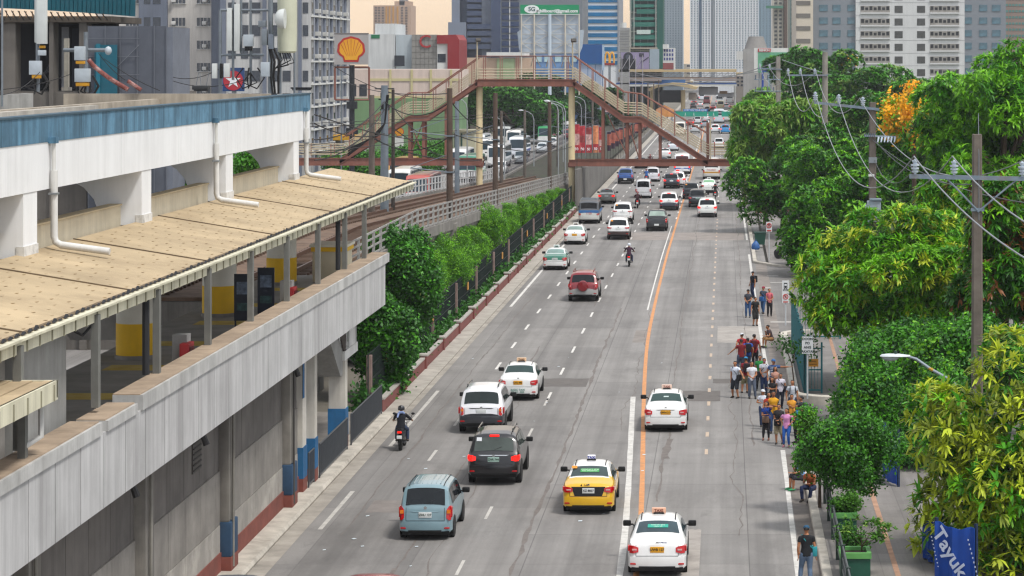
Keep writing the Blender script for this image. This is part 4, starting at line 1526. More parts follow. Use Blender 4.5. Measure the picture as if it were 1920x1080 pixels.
def wheel(t,x,y,r,w=.2,lod=0):
 mb = MB()
 n = 20 if lod == 0 else 12
 s = 1 if x > 0 else -1
 mb.loft([[(x + s * dx,y + rr * math.cos(2 * PI * j / n),r + rr * math.sin(2 * PI * j / n)) for j in range(n)] for dx,rr in ((-w / 2,r * .7),(-w / 2,r * .95),(-w / 2 + .03,r),(w / 2 - .03,r),(w / 2,r * .95),(w / 2,r * .66),(w / 2 - .04,r * .62))],RUBBER)
 o = mb.build("wheel",t,False)
 if lod == 0:
  mb = MB()
  mb.disc((x + s * (w / 2 - .03),y,r),'x',r * .62,.03,plain('#9da0a3',.35,.7),16)
  for k in range(5):
   a = 2 * PI * k / 5
   mb.cbox(x + s * (w / 2 - .012),y + r * .33 * math.cos(a),r + r * .33 * math.sin(a),.012,r * .1,r * .1,BLACK)
  mb.build("rim",o,False)
 return o
def rear_y(S,z):
 pts = [p for p in S['top'] if p[0] < 1.5]
 zs = [p[1] for p in pts]
 return float(np.interp(z,zs,[p[0] for p in pts]))
PLATE_W = M('#d5d8d6',.5,0,.05,4)
PLATE_G = M('#9db9ae',.5,0,.1,4)
PLATE_Y = M('#d89b1e',.5,0,.08,4)
INK = plain('#17331f',.6)
INKD = plain('#1b1b1b',.6)
def car(kind,px,py,color,label,plate=None,brake=False,head=0.,facing=1,lod=0,group=None,lower=None,roofc=None,glassc='#141a1e',at=None,**o):
 """px, py: where the middle of its rear (or front, when it comes towards us) stands on the road in the photo"""
 S = dict(SPEC[kind])
 if 'scale' in o:
  pass
 L,W = S['L'],S['W']
 X0,Y0 = at if at else G(px,py)
 cat = o.get('cat') or {'sedan': 'car','suv': 'car','mpv': 'car','van': 'van','pickup': 'pickup truck','minibus': 'minibus','bus': 'bus','jeepney': 'jeepney'}[kind]
 nm = o.get('name') or {'sedan': 'sedan_car','suv': 'suv_car','mpv': 'minivan','van': 'passenger_van','pickup': 'pickup_truck','minibus': 'minibus','bus': 'city_bus','jeepney': 'jeepney'}[kind]
 t = thing(nm,label,cat,(X0,Y0,0),head + (0 if facing > 0 else PI),group)
 if facing < 0:
  t.location.y = Y0 + L
 P = paint(color)
 PL = paint(lower) if lower else P
 PR = paint(roofc) if roofc else P
 rings = body_grid(S)
 mb = MB()
 n = len(rings[0])
 v = [p for r in rings for p in r]
 fP,fL,fR = [],[],[]
 tmax = max(p[1] for p in S['top'])
 bmax = max(p[1] for p in S['belt'])
 for i in range(len(rings) - 1):
  for j in range(n - 1):
   q = (i * n + j,i * n + j + 1,(i + 1) * n + j + 1,(i + 1) * n + j)
   zc = sum(v[k].z for k in q) / 4
   yc = sum(v[k].y for k in q) / 4
   if roofc and zc > bmax + (.19 if kind == 'sedan' else .04):
    fR.append(q)
   elif lower and zc < o.get('lower_z',.62):
    fL.append(q)
   else:
    fP.append(q)
 nb = len(rings)
 for cap in (list(range(n)),[(nb - 1) * n + j for j in range(n)][::-1]):
  (fL if lower else fP).append(cap)
 mb.add(v,fP,P,True)
 if fL:
  mb.add(v,fL,PL,True)
 if fR:
  mb.add(v,fR,PR,True)
 # underside and wheel wells
 zb = .30 if S['r'] < .36 else .42
 mb.box(-W * .44,.12,zb - .14,W * .44,L - .25,zb + .1,BLACK)
 for y in S['wb']:
  for sgn in (-1,1):
   mb.disc((sgn * (W / 2 - .09),y,S['r'] + .01),'x',S['r'] * 1.16,.2,BLACK,20 if lod == 0 else 12)
 if lod == 0 and kind in ('sedan','suv','mpv','van','pickup'):
  # shut lines of the boot or tailgate and the doors
  for sg in (-1,1):
   xx = W * .36 * sg
   zt = .92 if kind == 'sedan' else 1.02
   pts = [(xx,rear_y(S,z) - .004,z) for z in np.linspace(.62 if kind != 'pickup' else .7,zt,5)]
   mb.tube(pts,.006,BLACK,4)
  za = .62 if kind != 'pickup' else .7
  mb.tube([(-W * .36,rear_y(S,za) - .004,za),(W * .36,rear_y(S,za) - .004,za)],.007,BLACK,4)
 mb.build("body",t,False)
 for y in S['wb']:
  for sgn in (-1,1):
   wheel(t,sgn * (W / 2 - .10),y,S['r'],.2 if kind not in ('bus','minibus') else .28,lod)
 GL = glass(glassc) if kind != 'jeepney' else plain('#16181b',.7)
 # glazing
 a,b = S['rw']
 uu = .275 if kind not in ('bus','minibus','jeepney','van') else .28
 mb = MB()
 vv,ff = panel(S,a,b,-uu,uu,.012)
 mb.add(vv,ff,GL,True)
 rw_ = mb.build("rear_window",t,False)
 nrm = Vector((0,-(prof(S['top'],b) - prof(S['top'],a)),b - a)).normalized()
 rc = Vector((0,(a + b) / 2,(prof(S['top'],a) + prof(S['top'],b)) / 2 + .02))
 tilt = math.atan2(prof(S['top'],b) - prof(S['top'],a),b - a)
 Lp = math.hypot(b - a,prof(S['top'],b) - prof(S['top'],a))
 mtw = Matrix.Translation(rc + nrm * .022) @ Matrix.Rotation(tilt,4,'X')
 if o.get('sticker'):
  mb = MB()
  c_,w_,h_,tx = o['sticker']
  mb.add([mtw @ Vector(q) for q in ((-w_ / 2,-h_ / 2,0),(w_ / 2,-h_ / 2,0),(w_ / 2,h_ / 2,0),(-w_ / 2,h_ / 2,0))],[(0,1,2,3)],M(c_,.5,0,.08,6))
  if tx:
   mb.text(tx,h_ * .42,M('#d7ead9',.6,0,0,1),mtw @ Matrix.Translation((0,0,.006)),depth=.001)
  mb.build("window_sticker",rw_,False)
 if o.get('tag_sticker'):
  mb = MB()
  c_,dx = o['tag_sticker']
  mb.add([mtw @ Vector((dx * W * .36 + p,Lp * .34 + q,0)) for p,q in ((-.09,-.07),(.09,-.07),(.09,.07),(-.09,.07))],[(0,1,2,3)],M(c_,.5,0,.08,6))
  mb.build("permit_sticker",rw_,False)
 a,b = S['ws']
 mb = MB()
 vv,ff = panel(S,a,b,-uu,uu,.012)
 mb.add(vv,ff,GL,True)
 mb.build("windshield",t,False)
 for sgn in (-1,1):
  for (a,b) in S['sw']:
   mb = MB()
   vv,ff = panel(S,a,b,sgn * (3.10 / 7),sgn * (3.88 / 7),.010,3,2)
   mb.add(vv,ff,GL,True)
   mb.build("side_window",t,False)
 if kind in ('suv','mpv') and lod == 0:
  mb = MB()
  ya_,yb_ = S['rw']
  mb.tube([(0,ya_ - .0,prof(S['top'],ya_) + .03),(.28,(ya_ * .75 + yb_ * .25),prof(S['top'],ya_ * .75 + yb_ * .25) + .035)],.012,BLACK,4)
  mb.build("wiper",t,False)
 # lamps
 lit = LAMP_LIT if brake else LAMP_RED
 tl = o.get('tail') or {'sedan': (.70,.91,.54,.80),'suv': (.86,1.06,.62,.88),'mpv': (.66,1.04,.64,.80),'van': (.7,1.02,.68,.82),'pickup': (.78,1.12,.74,.89),'minibus': (.8,1.2,.84,1.0),'bus': (.9,1.3,.95,1.2),'jeepney': (.8,.95,.7,.88)}[kind]
 z0,z1,x0,x1 = tl
 for sgn in (-1,1):
  mb = MB()
  rings_ = []
  for (fx,fo) in ((0.,-.012),(.55,-.022),(1.,-.016)):
   x = x0 + (x1 - x0) * fx
   yy = lambda z: rear_y(S,z) + fo + (.07 if fx > .9 else 0)
   zi = z0 + (z1 - z0) * (.15 if fx == 0 else 0)
   zt = z1 - (z1 - z0) * (.25 if fx == 0 else 0)
   rings_.append([(sgn * x,yy(zi),zi),(sgn * x,yy(zt),zt),(sgn * x,yy(zt) + .12,zt),(sgn * x,yy(zi) + .12,zi)])
  mb.loft(rings_,lit,True,False)
  x = x1
  mb.cbox(sgn * (W / 2 - .022),.24,(z0 + z1) / 2 + .02,.05,.26,(z1 - z0) * .75,lit,bev=.015)
  if o.get('amber'):
   zz = z0 + (z1 - z0) * .62
   mb.cbox(sgn * (x0 + x1) / 2,rear_y(S,zz) - .02,zz,(x1 - x0) * .8,.03,(z1 - z0) * .26,LAMP_AMBER)
  elif lod == 0 and not brake:
   zz = z0 + (z1 - z0) * .5
   mb.cbox(sgn * (x0 + (x1 - x0) * .45),rear_y(S,zz) - .022,zz,(x1 - x0) * .5,.03,(z1 - z0) * .2,plain('#d8a3a0',.3))
  mb.build("taillight",t,False)
  mb = MB()
  zf = prof(S['top'],L - .12) - .05
  yf = L - .08 if kind not in ('bus',) else L
  mb.cbox(sgn * W * .36,yf,zf if kind not in ('bus','minibus') else .85,W * .17,.1,.14,LAMP_WHITE,bev=.02)
  mb.build("headlight",t,False)
  # mirrors
  mb = MB()
  ym = S['ws'][1] - .35 if kind not in ('bus','minibus') else L - .2
  zm = prof(S['belt'],ym) + .14 if kind != 'bus' else 2.2
  mb.cbox(sgn * (W / 2 + .13),ym,zm,.24,.14,.17,paint(o['mirror']) if o.get('mirror') else BLACK,bev=.04)
  mb.box(min(sgn * (W / 2 - .05),sgn * (W / 2 + .04)),ym - .02,zm - .06,max(sgn * (W / 2 - .05),sgn * (W / 2 + .04)),ym + .04,zm - .02,BLACK)
  mb.build("wing_mirror",t,False)
 if o.get('high_brake') or brake:
  mb = MB()
  yb = S['rw'][1] + .04
  mb.cbox(0,yb,prof(S['top'],yb) + .03,.34,.08,.07,LAMP_LIT if (brake and kind not in ('sedan',)) or o.get('high_brake') else LAMP_RED,bev=.015)
  mb.build("brake_light",t,False)
 # bumper
 mb = MB()
 bz0,bz1 = (.30,.60) if S['r'] < .36 else (.42,.72)
 if kind == 'bus':
  bz0,bz1 = .4,.9
 bc = PL if (lower or kind in ('sedan','mpv')) else (paint(o['bumper']) if o.get('bumper') else P)
 pr = []
 for xf,yo in ((-.99,.20),(-.93,.05),(-.7,-.035),(0,-.06),(.7,-.035),(.93,.05),(.99,.20)):
  x = xf * W / 2
  pr.append([(x,yo + .01,bz0),(x,yo - .01,(bz0 + bz1) / 2),(x,yo + .012,bz1),(x,yo + .16,bz1),(x,yo + .16,bz0)])
 mb.loft(pr,bc,True,True)
 if lod == 0 and kind in ('sedan','suv','mpv'):
  for sgn in (-1,1):
   mb.cbox(sgn * W * .40,-.012,bz0 + .10,.2,.04,.05,LAMP_RED,bev=.01)
  mb.cbox(0,-.035,bz0 + .01,W * .62,.06,.05,BLACK)
 mb.build("bumper",t,False)
 if plate:
  pz = o.get('plate_z') or {'sedan': .80,'suv': .92,'mpv': .80,'van': .72,'pickup': .58,'minibus': .85,'bus': .7,'jeepney': .65}[kind]
  yp = rear_y(S,pz) - .02 if kind not in ('pickup','bus') else -.07
  mb = MB()
  pm,tx,tc_ = plate
  mb.cbox(0,yp,pz,.40,.02,.17,pm,bev=.004)
  if lod == 0 and tx:
   mb.text(tx,.10,tc_,Mat((0,yp - .013,pz),FACE),depth=.001,bold=.003)
  mb.build("licence_plate",t,False)
 if o.get('garnish'):
  mb = MB()
  gc,z0_,z1_,wd = o['garnish']
  ym = rear_y(S,(z0_ + z1_) / 2)
  y_a,y_b = rear_y(S,z0_),rear_y(S,z1_)
  mb.add([(-wd / 2 * .8,y_a - .014,z0_),(wd / 2 * .8,y_a - .014,z0_),(wd / 2,y_b - .014,z1_),(-wd / 2,y_b - .014,z1_),(-wd / 2 * .8,y_a + .03,z0_),(wd / 2 * .8,y_a + .03,z0_),(wd / 2,y_b + .03,z1_),(-wd / 2,y_b + .03,z1_)],[(0,1,2,3),(7,6,5,4),(0,4,5,1),(1,5,6,2),(2,6,7,3),(3,7,4,0)],gc)
  mb.build("tailgate_trim",t,False)
 if lod == 0 and kind in ('sedan','mpv','suv'):
  mb = MB()
  zz = .965 if kind == 'sedan' else prof(S['top'],.09) - .03
  mb.disc((0,rear_y(S,zz) - .012,zz),'y',.05,.02,CHROME,12)
  mb.build("emblem",t,False)
 if o.get('rails'):
  for sgn in (-1,1):
   mb = MB()
   y_a,y_b = o.get('rail_y',(.75,2.5))
   x = W / 2 * S['tum'] * .84
   zr = prof(S['top'],1.2)
   mb.tube([(sgn * x,y_a,zr + .0),(sgn * x,y_a + .12,zr + .09),(sgn * x,y_b - .12,zr + .09),(sgn * x,y_b,zr)],.026,paint(o['rails']),6)
   mb.build("roof_rail",t,False)
 if o.get('taxi'):
  mb = MB()
  cl,tx,ti = o['taxi']
  zr = prof(S['top'],2.0) + .02
  mb.cbox(0,2.0,zr + .09,.42 if cl != '#e7e7f0' else .27,.14,.16,M(cl,.4,0,.04,3),bev=.025)
  mb.cbox(0,2.0,zr + .02,.3,.2,.05,BLACK)
  mb.text(tx,.12,M(ti,.6,0,0,1),Mat((0,1.925,zr + .09),FACE),depth=.002,bold=.004)
  mb.build("taxi_sign",t,False)
 if o.get('roof_strips'):
  mb = MB()
  for sgn in (-1,1):
   x = W / 2 * S['tum'] * .80
   mb.tube([(sgn * x,y,prof(S['top'],y) + .0) for y in np.linspace(S['rw'][1] + .1,S['ws'][0] - .1,6)],.014,BLACK,4)
  if o['roof_strips'] == 2:
   for k in range(-3,4):
    mb.tube([(k * W * .085,y,prof(S['top'],y) + .016) for y in np.linspace(S['rw'][1] + .25,S['ws'][0] - .25,4)],.016,P,4)
  mb.build("roof_trim",t,False)
 if o.get('text'):
  mb = MB()
  for (tx,sz,x,z,c_) in o['text']:
   mb.text(tx,sz,M(c_,.6,0,0,1),Mat((x,rear_y(S,z) - .04 if z > bz1 else -.075,z),FACE),depth=.001,bold=.002)
  mb.build("door_lettering",t,False)
 if o.get('spare'):
  mb = MB()
  zc = .98
  mb.loft([[(rr * math.cos(2 * PI * j / 24),yy,zc + rr * math.sin(2 * PI * j / 24)) for j in range(24)] for rr,yy in ((.30,.08),(.34,.0),(.34,-.12),(.30,-.19),(.16,-.21),(.01,-.21))],P)
  mb.build("spare_wheel_cover",t,False)
 if o.get('stripe'):
  mb = MB()
  cs,z0_,z1_ = o['stripe']
  yq = rear_y(S,(z0_ + z1_) / 2)
  mb.box(-W * .47,min(rear_y(S,z0_),yq) - .012,z0_,W * .47,yq + .03,z1_,M(cs,.5,0,.1,2))
  for sgn in (-1,1):
   mb.box(sgn * W / 2 - .012 * (sgn < 0) - .004,.35,z0_,sgn * W / 2 + .012 * (sgn > 0) + .004,L - .5,z1_,M(cs,.5,0,.1,2))
  mb.build("painted_stripe",t,False)
 if kind == 'pickup':
  mb = MB()
  mb.box(-W * .40,.12,1.135,W * .40,1.40,1.165,plain('#15161a',.7))  # black panel laid on top in place of the open bed's dark interior
  mb.build("bed_interior_panel",t,False)
 if o.get('beacon'):
  mb = MB()
  zr = prof(S['top'],2.0)
  mb.cbox(0,2.0,zr + .1,.9,.2,.14,M('#c0c3c8',.3,0,.05,3),bev=.02)
  mb.cbox(0,1.9,zr + .12,.4,.1,.14,LAMP_LIT,bev=.02)
  mb.build("light_bar",t,False)
 if o.get('rack'):
  mb = MB()
  zr = prof(S['top'],2.0)
  for k in range(5):
   mb.tube([(-W * .4,.5 + k * .7,zr + .12),(W * .4,.5 + k * .7,zr + .12)],.02,STEEL,5)
  for sgn in (-1,1):
   mb.tube([(sgn * W * .4,.4,zr),(sgn * W * .4,.45,zr + .15),(sgn * W * .4,3.4,zr + .15),(sgn * W * .4,3.45,zr)],.022,STEEL,5)
  mb.build("roof_rack",t,False)
 return t
TW = ('#ecece9',)
GP = "traffic driving away along the wide road"
car('mpv',797,1014,'#76919a',"pale teal minivan with grooved roof, nearest vehicle in the leftmost column of traffic",(PLATE_W,"ZHU 127",INK),group=GP,amber=True,roof_strips=2,tail=(.64,1.06,.66,.80),garnish=(paint('#86a0a8'),.885,.905,.9))
car('suv',925,911,'#100f13',"black suv with roof rails and glowing brake lights in the second lane",(PLATE_G,"ZNR 744",INK),True,group=GP,rails='#17171a',tag_sticker=('#c9ccd0',-.8),garnish=(CHROME,1.045,1.075,1.1),glassc='#4a524e')
car('suv',902,814,'#d9dadd',"white suv with grey plastic bumper just ahead of the black suv",(PLATE_W,None,INK),group=GP,lower='#2f3136',lower_z=.74,rails='#1b1b1d',amber=True,tail=(.74,1.08,.70,.83),garnish=(BLACK,1.0,1.03,1.0),glassc='#26302f')
car('sedan',971,752,'#dadad8',"white taxi with orange plate and green bumper lettering ahead of the white suv",(PLATE_Y,"UVD 492",INKD),group=GP,taxi=('#d9b48f',"TAXI",'#5b3320'),roof_strips=1,text=[("BASIC TAXI",.12,0,.50,'#2f7a6a'),("TEL 641 - 8200",.09,0,.40,'#2f7a6a')],glassc='#263e3a')
car('sedan',1103,966,'#d9a912',"yellow taxi with white roof and black tailgate panel",(PLATE_W,"XZ 8837",INKD),group=GP,roofc='#dddddb',taxi=('#e7e7f0',"TAXI",'#232a8c'),sticker=('#3f9a4f',.62,.19,"CONTACT 4538\nNO SMOKING"),tag_sticker=('#d58a2a',-.85),garnish=(BLACK,.62,.92,1.12),tail=(.74,.92,.52,.80),roof_strips=1,glassc='#3c4a4a',text=[("4 160",.13,-.12,.96,'#2a2410')])
car('sedan',1248,811,'#dddddb',"white taxi with pinkish roof sign in the lane right of the orange line",(PLATE_Y,"UWN 213",INKD),group=GP,taxi=('#d7b9a8',"TAXI",'#8a4a40'),sticker=('#b9c9c6',.2,.08,None),roof_strips=1,garnish=(BLACK,.885,.9,.75),glassc='#2c4541')
car('sedan',1232,1083,'#dededc',"white taxi with green window sticker and salmon roof sign, cut by the bottom edge",(PLATE_Y,"UWB 127",INKD),group=GP,taxi=('#d9a88c',"TAXI",'#7c3a2c'),sticker=('#2fa08a',.6,.16,"TAXI 671 0012\nCALL US"),roof_strips=1,glassc='#3a4a50',text=[("EXPRESS",.07,.15,.985,'#27356a')])
car('van',457,1200,'#5f646c',"dark grey van whose ribbed roof just enters at the bottom edge",None,group=GP,at=(-12.3,59.3),roof_strips=2)
car('suv',715,1200,'#8c1e22',"red car whose roof edge just shows at the bottom of the road",None,group=GP,at=(-9.0,61.2))
car('suv',1093,566,'#7d101a',"red suv with a red spare wheel cover on its tailgate",(PLATE_W,None,INK),group=GP,lower='#9b9a98',lower_z=.72,spare=True,rails='#7c1520',tail=(.85,1.1,.72,.86),bumper='#9b9a98')
car('sedan',1040,507,'#1f6b55',"green and white taxi in the leftmost lane behind the plain white taxi",(PLATE_W,"TXA 61",INKD),group=GP,lower='#d8d9d7',lower_z=.74,roofc='#cfd6d2',taxi=('#dfe5e2',"TAXI",'#2b6a52'),glassc='#7d9690')
car('sedan',1077,459,'#dadad7',"plain white taxi behind the jeepney in the leftmost lane",(PLATE_Y,None,INKD),group=GP,glassc='#7f938c',taxi=('#e5e5e0',"TAXI",'#6b4433'))
car('jeepney',1104,420,'#55585c',"silver jeepney with blue white band and red numbers above its rear door",None,group=GP,stripe=('#3a6ea8',1.02,1.24),rack=True,lower='#c3c4bf',lower_z=1.02,text=[("1120",.26,0,.95,'#a8323a')],glassc='#1c2024')
car('suv',1167,417,'#dcdcda',"white suv with red tail lamps in front of the other white suv",(PLATE_W,None,INK),False,group=GP,tail=(.96,1.08,.5,.88),tag_sticker=('#d58a2a',-.8))
car('suv',1159,450,'#d8d8d6',"white suv with dark sills behind another white suv, second lane",(PLATE_W,None,INK),False,group=GP,lower='#3a2c2a',lower_z=.62,tail=(.94,1.06,.55,.88),rails='#cfcfcd',tag_sticker=('#d58a2a',-.8))
car('pickup',1231,434,'#1b1d20',"black pickup truck with pale rear window in the third lane",(PLATE_W,None,INK),group=GP,glassc='#9fb0a6',bumper='#2b2d30')
car('sedan',1137,382,'#85857f',"grey sedan with glowing brake lights in the leftmost lane",(PLATE_W,None,INK),True,group=GP,glassc='#3c4440')
car('van',1206,372,'#cfd0d3',"silver white van in the second lane with wide dark rear window",(PLATE_W,None,INKD),group=GP)
car('pickup',1172,345,'#1f4f93',"blue pickup truck in the leftmost lane near the footbridge",(PLATE_W,None,INKD),group=GP,glassc='#20303a',bumper='#14161c')
car('mpv',1224,341,'#d3d2d6',"white minivan just before the low footbridge beam, second lane",(PLATE_W,None,INK),group=GP)
car('suv',1254,395,'#dcdcda',"white suv with lit brake lamps and dark bumper left of the orange line",(PLATE_W,None,INK),True,group=GP,lower='#3b3f4a',lower_z=.72)
car('suv',1259,354,'#2d3440',"dark blue grey suv braking in the third lane",(PLATE_W,None,INK),True,group=GP,lower='#1b1c1f')
car('suv',1268,341,'#d6d6d6',"white escort car with red light bar right behind the white bus",(PLATE_W,None,INK),True,group=GP,beacon=True,at=(PX(1268,282),282 + 7))
car('suv',1296,374,'#23282e',"dark green suv, first of the dark pair right of the orange line",None,group=GP,tag_sticker=('#d58a2a',-.8),tail=(.8,1.1,.8,.9))
car('suv',1308,389,'#17191d',"black suv squeezed beside the braking white suv",(PLATE_G,None,INK),group=GP,garnish=(CHROME,1.0,1.06,1.2))
car('suv',1326,408,'#d3d5d0',"white suv with red high brake light in the bus lane",(PLATE_W,None,INK),True,group=GP)
car('sedan',1329,362,'#dcdeda',"white taxi with green rear screen partly behind a motorcycle in the bus lane",None,group=GP,glassc='#7fae86',taxi=('#e3e3df',"TAXI",'#555555'))
car('minibus',1279,327,'#d9dadb',"tall white minibus with blue stripe beyond the low footbridge beam",(PLATE_W,None,INKD),True,group=GP,stripe=('#2a5aa8',.62,.85),glassc='#4a2528',roofc='#dedfe0')
car('minibus',1334,337,'#d5d4cf',"white minibus with yellow side stripe under the right end of the beam",None,group=GP,stripe=('#b9893a',.8,1.0),text=[("TOURIST",.3,0,1.22,'#b56a66')],lower='#b9b8b2')
car('sedan',1201,316,'#2a2b30',"dark car half hidden by the low beam, second lane",(PLATE_W,None,INK),group=GP)
car('sedan',1242,315,'#303238',"dark car half hidden by the low beam, third lane",(PLATE_W,None,INK),group=GP)
car('sedan',1247,297,'#cfcfce',"white car seen above the low beam behind the steel posts",None,True,group=GP,lod=1)
car('sedan',1262,283,'#c2c7cc',"silver car ahead of the white one beyond the footbridge",None,group=GP,lod=1)
car('suv',1244,265,'#30363c',"dark suv hugging the far kerb beyond the footbridge",None,group=GP,lod=1)
car('minibus',1275,254,'#e0d9cc',"cream white minibus seen through the stair rails",None,group=GP,lod=1)
car('suv',1303,250,'#a9adae',"grey suv seen through the stair rails",None,group=GP,lod=1)
car('mpv',1348,278,'#d6d7d6',"lone white minivan in the right lanes beyond the bridge",None,group=GP,lod=1)
car('suv',1341,250,'#cfd2d3',"white car with lit brake lamps beside the blue truck",None,True,group=GP,lod=1)
car('pickup',1360,251,'#1d7fb8',"bright blue truck by the far trees",None,True,group=GP,lod=1,cat='truck')
far = [(1294,236,'sedan','#7a1d20'),(1308,232,'mpv','#c9cacb'),(1322,240,'suv','#8a8f94'),(1324,226,'sedan','#d5d5d5'),(1348,231,'bus','#c5ced4'),(1362,228,'minibus','#dfe0dc'),(1312,216,'suv','#3a3d42'),(1326,210,'sedan','#1e2a44'),(1337,206,'sedan','#8d2225'),(1300,204,'suv','#2a2b2e'),(1313,200,'sedan','#b9bcc0'),(1325,195,'minibus','#8d2a2c'),(1301,195,'sedan','#5a1d20'),(1351,205,'minibus','#d8c8a0'),(1362,205,'suv','#c9c9c9'),(1372,204,'sedan','#8f2a2a'),(1349,196,'bus','#c5c9cb'),(1368,194,'bus','#d2d2ce'),(1316,188,'minibus','#c9ccd2'),(1305,187,'suv','#33373f')]
words = ["dark red car","pale minivan","grey suv","white car","pale blue bus","white minibus","charcoal suv","navy car","crimson car","black suv","silver car","red minibus","maroon car","cream minibus","light grey suv","brick red car","grey bus","off white bus","pale minibus","slate suv"]
for k,(px,py,kd,c_) in enumerate(far):
 car(kd,px,py,c_,words[k] + " in the distant queue " + ("under the green overhead signs" if py > 214 else "below the far station bridge"),None,k % 2 == 0,group="distant traffic queue",lod=1)
# the jam on the opposite carriageway comes towards us
k = 0
opp = [('bus',-31.0,250,'#a8433a',"long bus with faded red roof, nearest in the opposite jam"),('bus',-34.6,263,'#d3d6d3',"white and green roofed bus beside the faded red one"),('bus',-38.2,290,'#cf9a45',"orange roofed bus behind the footbridge trestle"),('bus',-31.2,300,'#2f7d62',"dark green bus behind the cream column"),('bus',-34.8,322,'#e0e0de',"white bus left of the cream column"),('bus',-31.2,338,'#dcdcdc',"white bus with wide windscreen among the jammed traffic"),
    ('bus',-31.2,372,'#d4d8e0',"white bus with blue roof band in the jam"),('bus',-34.8,366,'#e4e2df',"white bus second row of the jam"),('bus',-38.4,384,'#d0d3d4',"white bus third row of the jam"),('bus',-34.8,408,'#d8d4d0',"white bus with red trim above its windscreen"),('bus',-31.4,432,'#3f9460',"green roofed bus facing the camera"),('bus',-38.4,430,'#b9bdbc',"grey bus by the far trees"),('bus',-34.8,470,'#a3373a',"red bus deep in the jam")]
for kd,x,y,c_,lb in opp:
 top = {'#a8433a': '#b1544b','#cf9a45': '#d29a48','#2f7d62': '#2f7d62','#3f9460': '#3f9460'}.get(c_)
 car(kd,0,0,'#d6d7d6' if top else c_,lb,None,facing=-1,at=(x,y),group="buses jammed on the opposite road",lod=1,roofc=top,glassc='#2b3c46',stripe=('#3b4f8c' if 'blue' in lb else '#b84a38' if 'red' in lb else '#4d8a6a' if 'green' in lb else '#9aa0a4',1.0,1.3))
cols = ['#d6d7d8','#9aa0a5','#c3c8cc','#3a3d42','#dcdcda','#7d1f22','#b9bec2','#e0e0de','#2a3550','#cfd1cf']
nmz = ["white","grey","silver","charcoal","off white","dark red","light grey","bright white","navy","pale"]
pos = [(-29.0,318),(-29.1,352),(-29.0,392),(-29.1,402),(-29.0,414),(-29.1,458),(-31.6,452),(-29.0,470),(-31.5,484),(-34.9,500),(-38.2,474),(-29.0,498),(-31.5,512),(-38.2,500),(-34.9,520),(-29.1,524),(-31.6,540),(-35,548),(-29.1,552),(-38.2,540),(-31.6,566),(-29.1,580),(-35,580),(-38.2,575),(-31.6,600),(-29.1,612),(-35,620),(-38.2,330),(-38.2,352)]
for k,(x,y) in enumerate(pos):
 kd = ('suv','sedan','mpv','van')[k * 7 % 4]
 row = {0: "against the palisade fence",1: "in the second lane of the jam",2: "in the third lane of the jam",3: "in the outer lane of the jam" }[0 if x > -30 else 1 if x > -33 else 2 if x > -37 else 3]
 dist = "near" if y < 400 else "midway" if y < 500 else "far"
 car(kd,0,0,cols[k % 10],f"{nmz[k % 10]} {'suv' if kd == 'suv' else 'car' if kd == 'sedan' else 'minivan' if kd == 'mpv' else 'van'} facing us {row}, {dist} along",None,facing=-1,at=(x,y),group="cars jammed on the opposite road",lod=1,glassc='#2b3840')
